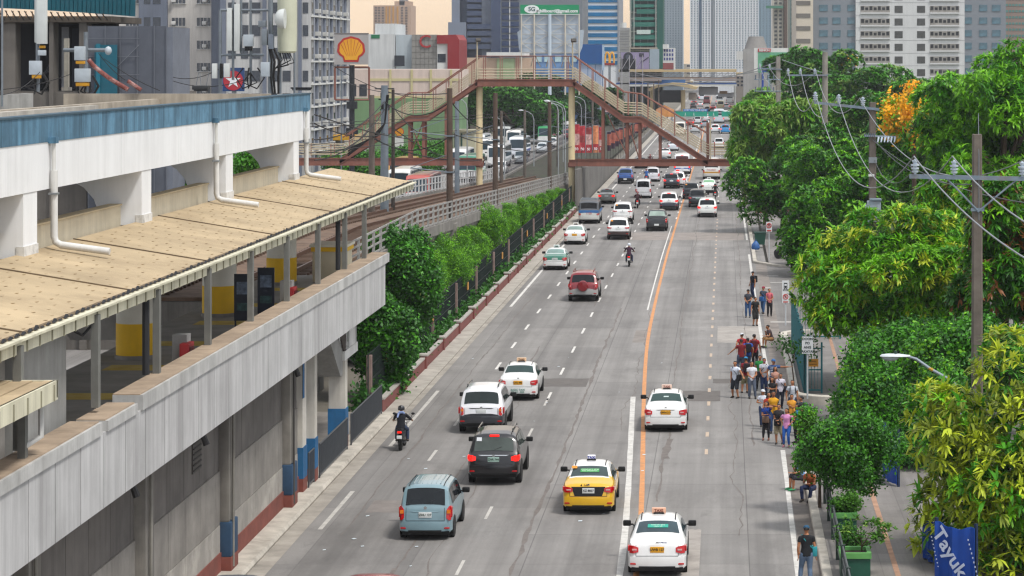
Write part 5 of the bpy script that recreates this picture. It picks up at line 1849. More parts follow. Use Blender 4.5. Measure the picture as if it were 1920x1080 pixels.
# ------------------------------------------------------------------ motorcycles
def motorcycle(px,py,color,label,lit=True,scooter=True):
 X0,Y0 = G(px,py)
 t = thing("motorcycle",label,"motorcycle",(X0,Y0,0),0,"motorcycles among the traffic")
 P = paint(color)
 for y,nm in ((.30,'r'),(1.52,'f')):
  mb = MB()
  mb.loft([[(dx,y + rr * math.cos(2 * PI * j / 18),.29 + rr * math.sin(2 * PI * j / 18)) for j in range(18)] for dx,rr in ((-.055,.2),(-.05,.27),(0,.29),(.05,.27),(.055,.2))],RUBBER)
  w = mb.build("wheel",t,False)
  mb = MB()
  mb.disc((0,y,.29),'x',.19,.08,plain('#4b4d50',.4,.6),14)
  mb.build("rim",w,False)
 mb = MB()
 mb.loft([[(w * math.cos(a),y,z + h * math.sin(a)) for a in np.linspace(0,2 * PI,11)[:-1]] for y,w,z,h in ((.02,.05,.78,.05),(.12,.12,.72,.12),(.4,.16,.62,.16),(.75,.15,.52,.16),(.95,.13,.38,.1),(1.15,.17,.42,.14),(1.28,.17,.62,.24),(1.38,.12,.82,.18))],P)
 mb.box(-.07,-.06,.5,.07,.2,.58,BLACK)
 mb.prism([(-.02,.32),(.0,.62),(.12,.62),(.1,.32)],'x',-.07,.07,BLACK)
 mb.build("body",t,False)
 mb = MB()
 mb.loft([[(w * math.cos(a),y,z + .05 * math.sin(a)) for a in np.linspace(0,2 * PI,11)[:-1]] for y,w,z in ((.05,.08,.82),(.25,.14,.82),(.55,.14,.78),(.85,.1,.77))],BLACK)
 mb.build("seat",t,False)
 mb = MB()
 mb.tube([(-.34,1.18,1.03),(-.15,1.3,1.05),(.15,1.3,1.05),(.34,1.18,1.03)],.018,BLACK,6)
 mb.tube([(0,1.3,1.05),(0,1.5,.3)],.035,STEEL,6)
 mb.build("handlebar",t,False)
 for s_ in (-1,1):
  mb = MB()
  mb.tube([(s_ * .25,1.25,1.05),(s_ * .33,1.25,1.25)],.01,BLACK,5)
  mb.ball((s_ * .36,1.25,1.28),.07,.03,.05,BLACK,10,6)
  mb.build("mirror",t,False)
 mb = MB()
 mb.cbox(0,-.02,.74,.16,.05,.07,LAMP_LIT if lit else LAMP_RED,bev=.015)
 mb.build("tail_light",t,False)
 mb = MB()
 mb.cbox(0,-.06,.56,.2,.02,.13,PLATE_W,bev=.004)
 mb.build("licence_plate",t,False)
 mb = MB()
 mb.tube([(.14,.05,.36),(.15,.5,.3),(.1,.8,.28)],[.05,.045,.025],plain('#3c3d40',.4,.5),8)
 mb.build("exhaust",t,False)
 mb = MB()
 mb.cbox(0,1.42,.9,.18,.08,.12,LAMP_WHITE,bev=.03)
 mb.build("headlight",t,False)
 return t
MOTO = [(749,847,'#17181b',"black scooter near the station kerb, nearest motorcycle"),(1179,501,'#2a2b30',"motorcycle alone in the second lane ahead of the red suv"),(1195,391,'#22242a',"motorcycle behind the silver white van"),(1212,343,'#26303f',"motorcycle beside the white minivan near the beam"),(1341,374,'#1d1e21',"motorcycle behind the white taxi in the bus lane"),(1369,346,'#26262a',"motorcycle with lit lamp at the far kerb"),(1219,312,'#26262a',"motorcycle in the shade of the low footbridge beam")]
for m_ in MOTO:
 motorcycle(*m_)
# ------------------------------------------------------------------ people
SKIN = [M('#a8714f',.6,0,.06,6),M('#8f5b3d',.6,0,.06,6),M('#b98260',.6,0,.06,6)]
HAIR = plain('#15110f',.55)
EYE = plain('#100c0b',.4)
LIP = plain('#7c4038',.6)
def fabric(c):
 return M(c,.85,0,.14,5)
def ik(a,b,l1,l2,bend):
 a,b = Vector(a),Vector(b)
 d = b - a
 D = min(d.length,(l1 + l2) * .995)
 u = d.normalized()
 x = (l1 * l1 - l2 * l2 + D * D) / (2 * D)
 hh = math.sqrt(max(0,l1 * l1 - x * x))
 bend = Vector(bend)
 p = (bend - u * bend.dot(u))
 p = p.normalized() if p.length > 1e-5 else u.orthogonal().normalized()
 return a + u * x + p * hh,a + u * D
def oval(c,rx,ry,ax=None,n=14):
 ax = ax or (Vector((1,0,0)),Vector((0,1,0)))
 return [c + ax[0] * rx * math.cos(2 * PI * j / n) + ax[1] * ry * math.sin(2 * PI * j / n) for j in range(n)]
def remeshed(mb,name,parent,mat,vox=.016,extra=None):
 """fuse the lofts into one continuous surface, then join the small hand and face pieces to the same mesh"""
 me = mb.mesh("tmp")
 o = bpy.data.objects.new("tmp",me)
 COL.objects.link(o)
 md = o.modifiers.new("r",'REMESH')
 md.mode = 'VOXEL'
 md.voxel_size = vox
 sm = o.modifiers.new("s",'SMOOTH')
 sm.iterations = 3
 sm.factor = .5
 dg = bpy.context.evaluated_depsgraph_get()
 m2 = bpy.data.meshes.new_from_object(o.evaluated_get(dg))
 bpy.data.objects.remove(o)
 bpy.data.meshes.remove(me)
 out = MB()
 out.add([v.co.copy() for v in m2.vertices],[list(p.vertices) for p in m2.polygons],mat,True)
 bpy.data.meshes.remove(m2)
 if extra:
  for (v,f,m_) in extra:
   out.add(v,f,m_,True)
 return out.build(name,parent,False)
def person(x,y,z,rz,pose='stand',shirt='#888888',pants='#2a3040',h=1.60,hair='short',label='',sleeves='short',legs='long',skin=0,bag=None,cap=None,group='people waiting at the kerb',female=False,turn=0.,shoes='#2a2522',stripe=None,mask=None,helmet=None,dress=None):
 s = h / 1.62
 t = thing("person",label,"person",(x,y,z),rz,group)
 sk = SKIN[skin]
 lean,ph = 0.,.86
 feet = [(-.11,.02,.07),(.11,.02,.07)]
 knees = (0,1,0)
 if pose == 'walk':
  feet = [(-.09,.24,.07),(.09,-.20,.11)]
 if pose == 'stride':
  feet = [(-.16,.1,.07),(.14,-.06,.07)]
 if pose == 'sit':
  ph,feet,lean = .44,[(-.13,.40,.07),(.13,.44,.07)],.35
 if pose == 'ride':
  ph,feet,lean = .86,[(-.21,.33,.34),(.21,.33,.34)],.16
 jr = random.Random(hash((round(x,2),round(y,2))) & 65535)
 J = lambda a: jr.uniform(-a,a)
 if pose not in ('sit','ride'):
  feet = [(q[0] + J(.05),q[1] + J(.09),q[2]) for q in feet]
  lean += jr.uniform(-.04,.08)
  turn += J(.6)
 pel = Vector((0 if pose in ('sit','ride') else J(.035),0,ph))
 ca,sa = math.cos(lean),math.sin(lean)
 def T(p):
  """torso space to body space, leaning forward about the pelvis"""
  p = Vector(p) - Vector((0,0,.86))
  return pel + Vector((p.x,p.y * ca + p.z * sa,p.z * ca - p.y * sa))
 tax = (Vector((1,0,0)),Vector((0,ca,-sa)))
 wv = .9 if female else 1.0
 trunk = [(.80,.135,.10,0),(.86,.155,.105,0),(.94,.15,.10,0),(1.04,.128 * wv,.088,.0),(1.14,.14 * wv,.10,.005),(1.24,.16 * wv,.108,.01),(1.32,.168 * wv,.09,0),(1.365,.12 * wv,.07,-.005),(1.40,.062,.062,-.005),(1.44,.05,.054,.005)]
 # head on its neck
 hd = [(1.42,.045,.05,.005),(1.455,.052,.062,.015),(1.475,.06,.082,.018),(1.51,.07,.092,.012),(1.55,.074,.096,.004),(1.585,.070,.090,-.002),(1.61,.052,.066,-.004),(1.622,.02,.03,-.004)]
 rt = Matrix.Rotation(turn,3,'Z')
 # shoulders, hands
 SH = [T((-.165 * wv,0,1.315)),T((.165 * wv,0,1.315))]
 hands = {
  'stand': [(-.24,.06,.80),(.24,.05,.80)],'walk': [(-.26,-.14,.84),(.25,.18,.86)],'stride': [(-.25,.06,.80),(.25,.03,.80)],
  'cross': [(.13,.19,1.13),(-.13,.21,1.10)],'hip': [(-.19,.02,.98),(.20,.03,.99)],'mouth': [(-.03,.17,1.43),(-.02,.24,1.06)],
  'point': [(-.78,.10,1.28),(.24,.05,.82)],'clasp': [(-.04,.23,.99),(.04,.23,.98)],'phone': [(-.06,.26,1.16),(.08,.25,1.12)],
  'reach': [(-.50,.20,.98),(.24,.06,.80)],'sit': None,'ride': None}.get(pose)
 if pose == 'sit':
  hands = [(-.10,.42,.62),(.06,.12,1.14)]
  HD = [Vector(hands[0]),T((.03,.20,1.30))]
 elif pose == 'ride':
  HD = [Vector((-.33,.52,1.07)),Vector((.33,.52,1.07))]
 else:
  HD = [T((q[0] + J(.04),q[1] + J(.05),q[2] + J(.05))) for q in hands]
 EL = []
 for i in (0,1):
  sg = -1 if i == 0 else 1
  bend = (sg * .8,-.7,-.5) if pose not in ('ride',) else (sg * .8,-.3,-.6)
  e,w_ = ik(SH[i],HD[i],.27,.245,bend)
  EL.append((e,w_))
 HP = [pel + Vector((-.09,0,0)),pel + Vector((.09,0,0))]
 KN = []
 for i in (0,1):
  k,a = ik(HP[i],Vector(feet[i]),.41,.40,((-.25 if i == 0 else .25) if pose in ('sit','ride') else 0,1,.1))
  KN.append((k,a))
 S3 = lambda vs: [Vector(v) * s for v in vs]
 mb = MB()
 mb.loft([S3(oval(T((0,c[3],c[0])),c[1],c[2],tax)) for c in trunk],sk)
 mb.loft([S3([T(Vector((0,.0,1.44)) + rt @ Vector((c[1] * math.cos(2 * PI * j / 14),c[3] + c[2] * math.sin(2 * PI * j / 14),c[0] - 1.44))) for j in range(14)]) for c in hd],sk)
 HT = lambda p: T(Vector((0,0,1.44)) + rt @ (Vector(p) - Vector((0,0,1.44)))) * s
 mb.tube([HT((0,.085,1.545)),HT((0,.112,1.515)),HT((0,.10,1.505))],[.012 * s,.019 * s,.012 * s],sk,6)
 for sg in (-1,1):
  mb.ball(HT((sg * .076,0,1.535)),.014 * s,.022 * s,.032 * s,sk,8,5)
 for i in (0,1):
  e,w_ = EL[i]
  mb.tube(S3([SH[i] * .9 + T((0,0,1.3)) * .1,SH[i],(SH[i] + e) / 2,e,(e * .6 + w_ * .4),w_]),[.05 * s,.056 * s,.047 * s,.040 * s,.041 * s,.027 * s],sk,10)
  k,a = KN[i]
  mb.tube(S3([HP[i] + Vector((0,0,.03)),HP[i] * .75 + k * .25,HP[i] * .4 + k * .6,k,k * .68 + a * .32,k * .3 + a * .7,a]),[.09 * s,.092 * s,.072 * s,.056 * s,.06 * s,.045 * s,.035 * s],sk,10)
  mb.tube(S3([a + Vector((0,-.05,-.02)),a + Vector((0,.05,-.03)),a + Vector((0,.17,-.045))]),[.036 * s,.038 * s,.022 * s],sk,8)
 # hands: palm, four unequal bent fingers, a thumb from the palm's side
 extra = []
 for i in (0,1):
  e,w_ = EL[i]
  d = (w_ - e).normalized()
  side = d.cross(Vector((0,0,1)) if abs(d.z) < .8 else Vector((0,1,0))).normalized()
  if pose in ('stand','walk','stride'):
   side = Vector((0,1,0))
  curl = side.cross(d).normalized() * (1 if i == 0 else -1)
  if pose == 'ride':
   side,curl = Vector((1,0,0)),Vector((0,-.3,-1)).normalized()
  hb = MB()
  hb.loft([S3(oval(w_ + d * q,a_,b_,(side,curl),8)) for q,a_,b_ in ((0,.026,.018),(.04,.036,.016),(.085,.040,.014),(.10,.036,.011))],sk)
  for f_,(o_,l_) in enumerate(((-.029,.062),(-.010,.074),(.010,.070),(.028,.054))):
   b0 = w_ + d * .093 + side * o_
   cc = .25 if pose != 'ride' else .9
   b1 = b0 + (d + curl * cc * .6).normalized() * l_ * .5
   b2 = b1 + (d + curl * cc * 1.8).normalized() * l_ * .5
   hb.tube(S3([b0,b1,b2]),[.0092 * s,.0085 * s,.0065 * s],sk,6)
  b0 = w_ + d * .035 - side * .030
  hb.tube(S3([b0,b0 - side * .028 + d * .025,b0 - side * .030 + d * .055 + curl * .015]),[.011 * s,.010 * s,.007 * s],sk,6)
  extra.append((hb.v,hb.f,sk))
 fb_ = MB()
 for sg in (-1,1):
  fb_.ball(HT((sg * .031,.088,1.545)),.011 * s,.008 * s,.007 * s,EYE,6,4)
  fb_.tube([HT((sg * .018,.095,1.565)),HT((sg * .045,.085,1.567))],.004 * s,HAIR,5)
 fb_.tube([HT((-.022,.096,1.478)),HT((0,.102,1.478)),HT((.022,.096,1.478))],.005 * s,LIP,5)
 for k_ in range(len(fb_.f)):
  pass
 extra2 = []
 for mt_ in fb_.mats:
  fs = [f for f,m_ in zip(fb_.f,fb_.m) if fb_.mats[m_] is mt_]
  extra2.append((fb_.v,fs,mt_))
 remeshed(mb,"body",t,sk,.017 * s,extra + extra2)
 # clothes follow the body
 FS = fabric(shirt)
 mb = MB()
 lo = .78 if dress is None else .52
 tr2 = [(lo,.172 if dress is None else .20,.125,0)] + [(c[0],c[1] + .018,c[2] + .018,c[3]) for c in trunk[1:8]] + [(1.395,.078,.074,-.005)]
 mb.loft([S3(oval(T((0,c[3],c[0])),c[1],c[2],tax,16)) for c in tr2],FS)
 for i in (0,1):
  e,w_ = EL[i]
  if sleeves == 'none':
   continue
  pts = [SH[i] * .82 + T((0,0,1.3)) * .18,SH[i],(SH[i] + e) / 2]
  rr = [.060,.070,.066]
  if sleeves == 'long':
   pts += [e,(e + w_) / 2,w_]
   rr = [.060,.070,.062,.055,.050,.040]
  mb.tube(S3(pts),[r_ * s for r_ in rr],FS,10)
 so = remeshed(mb,"shirt",t,FS,.02 * s)
 if stripe:
  mb = MB()
  for k_ in range(7):
   zz = .84 + k_ * .075
   c = [float(np.interp(zz,[q[0] for q in trunk],[q[j] for q in trunk])) for j in (1,2)]
   mb.loft([S3(oval(T((0,0,zz + dz)),c[0] + .028,c[1] + .028,tax,16)) for dz in (0,.028)],fabric(stripe),False)
  mb.build("shirt_stripes",so,False)
 FP = fabric(pants)
 mb = MB()
 mb.loft([S3(oval(T((0,0,c[0])),c[1] + .012,c[2] + .012,tax)) for c in ((.76,.14,.11),(.82,.155,.108),(.88,.16,.106),(.97,.148,.098))],FP)
 for i in (0,1):
  k,a = KN[i]
  if legs == 'long':
   pts = [HP[i] + Vector((0,0,.02)),HP[i] * .75 + k * .25,HP[i] * .4 + k * .6,k,k * .68 + a * .32,k * .3 + a * .7,a + Vector((0,0,.01))]
   rr = [.10,.105,.088,.072,.072,.062,.056]
  elif legs == 'tight':
   pts = [HP[i] + Vector((0,0,.02)),HP[i] * .75 + k * .25,HP[i] * .4 + k * .6,k,k * .68 + a * .32,a + Vector((0,0,.02))]
   rr = [.098,.098,.08,.062,.065,.042]
  else:
   pts = [HP[i] + Vector((0,0,.02)),HP[i] * .75 + k * .25,HP[i] * .4 + k * .6,k,k * .85 + a * .15]
   rr = [.10,.11,.1,.09,.088]
  mb.tube(S3(pts),[r_ * s for r_ in rr],FP,10)
 remeshed(mb,"shorts" if legs == 'short' else "trousers",t,FP,.02 * s)
 for i in (0,1):
  k,a = KN[i]
  mb = MB()
  mb.tube(S3([a + Vector((0,-.075,-.03)),a + Vector((0,.0,-.025)),a + Vector((0,.09,-.035)),a + Vector((0,.19,-.05))]),[.034 * s,.044 * s,.044 * s,.02 * s],plain(shoes),8)
  mb.build("shoe",t,False)
 if helmet:
  mb = MB()
  mb.loft([[HT((r_ * math.cos(2 * PI * j / 16),r_ * 1.12 * math.sin(2 * PI * j / 16),zz)) for j in range(16)] for zz,r_ in ((1.475,.112),(1.52,.128),(1.57,.13),(1.62,.115),(1.655,.075),(1.668,.02))],paint(helmet))
  mb.build("helmet",t,False)
 else:
  mb = MB()
  hh = HAIR
  mb.loft([[HT((r_ * math.cos(2 * PI * j / 14),-.012 + oy + r_ * 1.22 * math.sin(2 * PI * j / 14),zz)) for j in range(14)] for zz,r_,oy in ((1.525,.073,-.03),(1.56,.081,-.018),(1.60,.074,-.01),(1.63,.045,-.005),(1.64,.012,0))],hh)
  if hair == 'long':
   mb.loft([[HT((r_ * math.cos(a_),-.03 + r_ * .75 * math.sin(a_) - oy,zz)) for a_ in np.linspace(PI * .92,PI * 2.08,9)] for zz,r_,oy in ((1.58,.088,0),(1.48,.095,.005),(1.38,.10,.03),(1.27,.09,.05),(1.22,.05,.06))],hh,False,True,False)
   mb.tube([HT((-.075,.0,1.57)),HT((-.085,.03,1.47)),HT((-.09,.045,1.36))],[.02,.022,.012],hh,6)
   mb.tube([HT((.075,.0,1.57)),HT((.085,.03,1.47)),HT((.09,.045,1.36))],[.02,.022,.012],hh,6)
  if hair == 'tied':
   mb.ball(HT((0,-.11,1.56)),.04,.045,.045,hh)
  mb.build("hair",t,False)
  if cap:
   mb = MB()
   mb.loft([[HT((r_ * math.cos(2 * PI * j / 14),-.005 + r_ * 1.18 * math.sin(2 * PI * j / 14),zz)) for j in range(14)] for zz,r_ in ((1.565,.09),(1.60,.088),(1.635,.065),(1.652,.02))],fabric(cap))
   mb.loft([[HT((.075 * math.cos(a_) * q,.07 + (.09 * q) * math.sin(a_),zz)) for a_ in np.linspace(0,PI,8)] for q,zz in ((1,1.572),(1.02,1.565),(.2,1.568))],fabric(cap))
   mb.build("cap",t,False)
 if mask:
  mb = MB()
  mb.ball(HT((0,.085,1.495)),.055 * s,.035 * s,.035 * s,fabric(mask),10,6)
  mb.build("face_mask",t,False)
 if bag:
  kind,c_ = bag
  FB = fabric(c_)
  if kind == 'back':
   b = thing_child("backpack",t)
   mb = MB()
   q = T((0,-.19,1.16)) * s
   mb.cbox(q.x,q.y,q.z,.30 * s,.17 * s,.42 * s,FB,rx=-lean,bev=.06)
   mb.build("pack",b,False)
   mb = MB()
   for sg in (-1,1):
    mb.tube(S3([T((sg * .09,-.12,1.35)),T((sg * .10,.0,1.405)),T((sg * .11,.12,1.30)),T((sg * .13,.10,1.08)),T((sg * .13,-.1,.99))]),.017,FB,6)
   mb.build("strap",b,False)
  else:
   b = thing_child("shoulder_bag",t)
   sg = 1 if kind == 'sideR' else -1
   q = T((sg * .23,.08,.92)) * s if kind != 'front' else T((.02,.19,.90)) * s
   mb = MB()
   mb.cbox(q.x,q.y,q.z,(.14 if kind != 'front' else .30) * s,(.30 if kind != 'front' else .14) * s,.28 * s,FB,bev=.04)
   mb.build("pack",b,False)
   mb = MB()
   mb.tube(S3([T((sg * .2,.1,1.0)),T((sg * .02,.135,1.2)),T((-sg * .12,.06,1.385)),T((-sg * .08,-.11,1.28)),T((sg * .17,-.06,1.0))]),.014,FB,6)
   mb.build("strap",b,False)
 return t
def thing_child(name,parent):
 o = bpy.data.objects.new(name,None)
 COL.objects.link(o)
 o.parent = parent
 return o
def PP(px,py,rz,**k):
 X0,Y0 = G(px,py)
 z = k.pop('z',0.)
 Y0 = Y0 if not z else (H - z) * F / (py - VY)
 X0 = PX(px,Y0)
 return person(X0,Y0,z,R(rz),**k)
# facing: 180 looks at the camera, 0 away from it, 90 to the left of the picture
WG = 'crowd waiting at the kerb'
PP(1437,825,172,pose='mouth',shirt='#1d3f8f',pants='#1c1a20',legs='tight',female=True,hair='long',bag=('front','#6d5546'),h=1.5,label="woman in royal blue top, hand at her mouth and brown bag in front",group=WG,skin=0,shoes='#6a3f35')
PP(1474,838,165,pose='hip',shirt='#d58fc0',pants='#2a5fb0',legs='tight',female=True,hair='tied',h=1.48,label="woman in pink shirt and bright blue leggings, one hand on her hip",group=WG,shoes='#a86a7a')
PP(1461,832,168,pose='clasp',shirt='#2b2a2c',pants='#8d8268',legs='short',hair='short',h=1.53,label="person in dark top and khaki shorts behind the woman in pink",group=WG,bag=('front','#1b1b1d'))
PP(1451,812,175,pose='cross',shirt='#d59a1e',pants='#27406a',h=1.66,label="man in bright yellow shirt and jeans with folded arms",group=WG,hair='short',skin=1)
PP(1484,811,178,pose='cross',shirt='#d59432',pants='#17171a',female=True,hair='tied',h=1.52,label="woman in orange yellow shirt and black trousers with folded arms",group=WG)
PP(1497,831,95,pose='phone',shirt='#2a7fb5',pants='#17181c',female=True,hair='long',h=1.52,label="woman in sky blue shirt seen from the side looking up the road",group=WG)
PP(1503,818,90,pose='stand',shirt='#26262a',pants='#22303e',h=1.58,label="person in black shirt half hidden behind the sky blue shirt",group=WG,bag=('back','#2b4a5e'))
PP(1487,785,185,pose='stand',shirt='#b9bec6',pants='#2a3346',h=1.6,label="man in light grey shirt with dark backpack straps beside the kerb island",group=WG,bag=('back','#23262d'))
PP(1504,842,60,pose='stand',shirt='#7c2a58',pants='#3b2830',h=1.45,label="child in plum top near the clipped shrub",group=WG)
PP(1431,800,178,pose='phone',shirt='#c9ced8',pants='#2a3a5a',h=1.5,female=True,hair='short',label="person in pale blue shirt behind the woman in royal blue",group=WG,cap='#d4d7dd')
PP(1442,806,200,pose='stand',shirt='#a2321f',pants='#1d1c20',h=1.5,female=True,hair='long',label="woman with long hair in rust red top behind the royal blue one",group=WG)
PP(1448,775,172,pose='cross',shirt='#1f1d1f',pants='#2a2a33',female=True,hair='long',h=1.52,label="woman in black blouse with folded arms in front of the striped man",group=WG)
PP(1462,766,190,pose='stand',shirt='#cfcad6',pants='#262b3a',female=True,hair='tied',h=1.5,label="woman in white top with a dark bag strap beside the kerb",group=WG,bag=('sideL','#26242c'))
PP(1453,752,178,pose='cross',shirt='#b98a7a',pants='#2d2d38',female=True,hair='long',h=1.5,label="woman with long brown hair half hidden behind the black blouse",group=WG)
PP(1451,744,175,pose='point',shirt='#3a5688',pants='#2b3a5c',h=1.66,cap='#4a78b0',stripe='#d7dae0',label="man in blue and white striped shirt and blue cap stretching out an arm",group=WG)
PP(1433,740,170,pose='clasp',shirt='#d3d3da',pants='#26365c',h=1.62,mask='#b06aa0',bag=('sideR','#22242c'),label="person in white shirt with a purple face mask and dark sling strap",group=WG)
PP(1424,733,170,pose='stand',shirt='#2f8a44',pants='#1a1c22',h=1.6,label="person in bright green shirt behind the white shirted ones",group=WG)
PP(1410,747,185,pose='clasp',shirt='#d7d8de',pants='#545d6e',h=1.62,label="man in white printed shirt and grey jeans standing with hands together",group=WG)
PP(1379,746,150,pose='reach',shirt='#d3d9e6',pants='#2a2c34',legs='short',h=1.62,bag=('sideL','#1d1d22'),label="man in white shirt and dark shorts with a black sling bag, leftmost of the crowd",group=WG)
PP(1398,737,10,pose='stand',shirt='#8a2430',pants='#8f8768',legs='short',h=1.6,hair='short',cap='#2f86b8',bag=('back','#241c20'),label="person in bright blue cap and red shirt with dark backpack seen from behind",group=WG)
PP(1389,700,20,pose='reach',shirt='#7a1f26',pants='#4a5468',h=1.62,label="man in dark red shirt seen from behind with an arm held out",group=WG)
PP(1401,697,5,pose='stand',shirt='#2551a8',pants='#38405a',h=1.62,bag=('back','#1c1c22'),label="man in blue shirt with black backpack seen from behind",group=WG)
PP(1415,692,-15,pose='walk',shirt='#9a1d27',pants='#26262c',h=1.68,label="tall man in crimson shirt walking away at the head of the crowd",group=WG,bag=('back','#5a1a20'))
PP(1390,688,10,pose='walk',shirt='#a01f2a',pants='#303440',h=1.62,cap='#cfd2d8',label="man in red shirt and white cap beyond the dark red shirt",group=WG)
PP(1402,595,170,pose='clasp',shirt='#3c4049',pants='#2d4a72',h=1.6,cap='#1c1a1a',label="man in charcoal shirt and blue jeans with a black cap by the edge line",group='people standing along the edge line')
PP(1416,611,200,pose='stand',shirt='#1c1b1c',pants='#1d1b1d',legs='short',h=1.6,bag=('back','#191919'),label="man in black shirt and wide black shorts turning away by the edge line",group='people standing along the edge line')
PP(1412,558,120,pose='stand',shirt='#1d1f27',pants='#1f2c4a',h=1.62,bag=('back','#161414'),label="man in dark uniform and cap, farthest along the edge line",group='people standing along the edge line',cap='#17171b')
PP(1431,588,150,pose='walk',shirt='#3f4652',pants='#2f5078',h=1.58,cap='#8c3040',bag=('front','#2a5a92'),label="person in red cap and grey shirt holding a blue bag beside the pink shirt",group='people standing along the edge line')
PP(1443,593,190,pose='clasp',shirt='#c0606a',pants='#1b1b20',h=1.6,female=True,hair='short',label="person in salmon pink shirt and black trousers on the side road",group='people standing along the edge line',bag=('back','#a8505a'))
PP(1447,651,110,pose='sit',shirt='#4f3f42',pants='#9a7248',legs='short',h=1.6,z=.05,label="man in brown shirt and tan shorts sitting on the kerb end",group='people sitting on the kerb')
person(2.72,86.2,.02,R(105),pose='sit',shirt='#7fa0d0',pants='#26262e',legs='short',h=1.6,label="person in light blue shirt sitting on the kerb behind the clipped shrub",group='people sitting on the kerb',shoes='#3a8a5a')
person(2.95,84.2,.02,R(150),pose='sit',shirt='#a85a30',pants='#1f2a4a',h=1.6,label="person in orange top and navy trousers sitting beside the light blue shirt",group='people sitting on the kerb',skin=1)
PP(1510,1096,8,pose='stride',shirt='#17191d',pants='#5b6e86',h=1.66,cap='#1d4a66',bag=('sideR','#2a8a92'),label="man in black shirt with teal shoulder bag walking alone along the gutter",group='pedestrians')
PP(1384,372,30,pose='walk',shirt='#8a97b5',pants='#3a4050',h=1.6,label="distant pedestrian in pale shirt on the pavement under the bare branches",group='pedestrians')
# riders sit on the motorcycles
RD = ["rider in black jacket with a blue striped scarf and black helmet","rider in dark red and blue jacket with white helmet","rider in maroon jacket behind the silver van","rider in bright blue shirt beside the white minivan","rider in black on the bus lane motorcycle","rider in grey at the far kerb","rider in dark red under the low beam"]
RC = [('#171920','#2e3a52','#15161a'),('#3a1c30','#1f2a48','#c9ced6'),('#4a2028','#22242c','#7c2630'),('#2a5a9a','#26303f','#6a2a34'),('#1d1d20','#22242a','#17171a'),('#4a4b50','#26262a','#c9c9cc'),('#5a2428','#202024','#8a2a30')]
for (m_,lb,(a,b,c)) in zip(MOTO,RD,RC):
 X0,Y0 = G(m_[0],m_[1])
 p = person(X0,Y0 + .42,0,0,pose='ride',shirt=a,pants=b,sleeves='long',h=1.66,helmet=c,label=lb,group='motorcycle riders',bag=('back','#3a1d24') if 'maroon' in lb else None)
 if 'scarf' in lb:
  mb = MB()
  mb.tube([(-.11,.02,1.36),(-.05,-.03,1.44),(.06,-.02,1.45),(.11,.04,1.40)],.05,fabric('#7f92bd'),8)
  mb.tube([(-.08,-.04,1.42),(-.12,-.12,1.26)],[.045,.03],fabric('#8fa0c8'),8)
  mb.build("scarf",p,False)
# ------------------------------------------------------------------ trees and plants
def leaf_mat(c,trans=.35,var=.35):
 key = ('leaf',c,trans,var)
 if key in MATS:
  return MATS[key]
 m = bpy.data.materials.new("leaf_" + str(len(MATS)))
 MATS[key] = m
 m.use_nodes = True
 nt = m.node_tree
 b = nt.nodes["Principled BSDF"]
 b.inputs["Roughness"].default_value = .48
 b.inputs["Specular IOR Level"].default_value = .35
 c = hexc(c)
 ge = nt.nodes.new("ShaderNodeNewGeometry")
 r = nt.nodes.new("ShaderNodeValToRGB")
 r.color_ramp.elements[0].color = (*[v * (1 - var) for v in c],1)
 r.color_ramp.elements[1].color = (*[min(1,v * (1 + var)) for v in c],1)
 nt.links.new(ge.outputs["Random Per Island"],r.inputs[0])
 nt.links.new(r.outputs[0],b.inputs["Base Color"])
 tr = nt.nodes.new("ShaderNodeBsdfTranslucent")
 nt.links.new(r.outputs[0],tr.inputs["Color"])
 mx_ = nt.nodes.new("ShaderNodeMixShader")
 mx_.inputs[0].default_value = trans
 nt.links.new(b.outputs[0],mx_.inputs[1])
 nt.links.new(tr.outputs[0],mx_.inputs[2])
 nt.links.new(mx_.outputs[0],nt.nodes["Material Output"].inputs[0])
 return m
BARK = M('#4a3c30',.95,0,.25,3,streak=.4,stain='#2a221b')
BARK_L = M('#6b5c4c',.95,0,.25,3,streak=.3)
def fast_mesh(name,V,Fq,mats,midx):
 me = bpy.data.meshes.new(name)
 V = np.asarray(V,dtype=np.float32).reshape(-1,3)
 Fq = np.asarray(Fq,dtype=np.int32)
 n,k = Fq.shape
 me.vertices.add(len(V))
 me.vertices.foreach_set("co",V.ravel())
 me.loops.add(n * k)
 me.loops.foreach_set("vertex_index",Fq.ravel())
 me.polygons.add(n)
 me.polygons.foreach_set("loop_start",np.arange(0,n * k,k,dtype=np.int32))
 me.polygons.foreach_set("loop_total",np.full(n,k,dtype=np.int32))
 for m in mats:
  me.materials.append(m)
 me.polygons.foreach_set("material_index",np.asarray(midx,dtype=np.int32))
 me.update(calc_edges=True)
 return me
def unit(a):
 return a / np.maximum(1e-9,np.linalg.norm(a,axis=1,keepdims=True))
def lobes_for(rx,ry,rz,n,rng,size=.36,flat=0.,cut=.62):
 """overlapping masses of foliage filling an uneven crown"""
 out = []
 for _ in range(n * 6):
  d = unit(rng.normal(size=(1,3)))[0]
  rr = rng.uniform(.35,.86) ** .7
  c = d * rr * np.array([rx,ry,rz])
  if c[2] < -cut * rz:
   continue
  s = size * rng.uniform(.6,1.25)
  out.append((c,np.array([rx,ry,rz]) * s * np.array([1,1,1 - flat])))
  if len(out) >= n:
   break
 return out
def shoots(lobes,n,rng,inner=.25):
 vol = np.array([l[1].prod() ** (2 / 3) for l in lobes])
 idx = rng.choice(len(lobes),size=n,p=vol / vol.sum())
 C = np.array([l[0] for l in lobes])[idx]
 Rr = np.array([l[1] for l in lobes])[idx]
 d = rng.normal(size=(n,3))
 d[:,2] += .25
 d = unit(d)
 rr = np.where(rng.random(n) < inner,rng.uniform(.35,.9,n),rng.uniform(.86,1.08,n))
 return C + d * Rr * rr[:,None],unit(d / Rr * Rr.mean()),rr
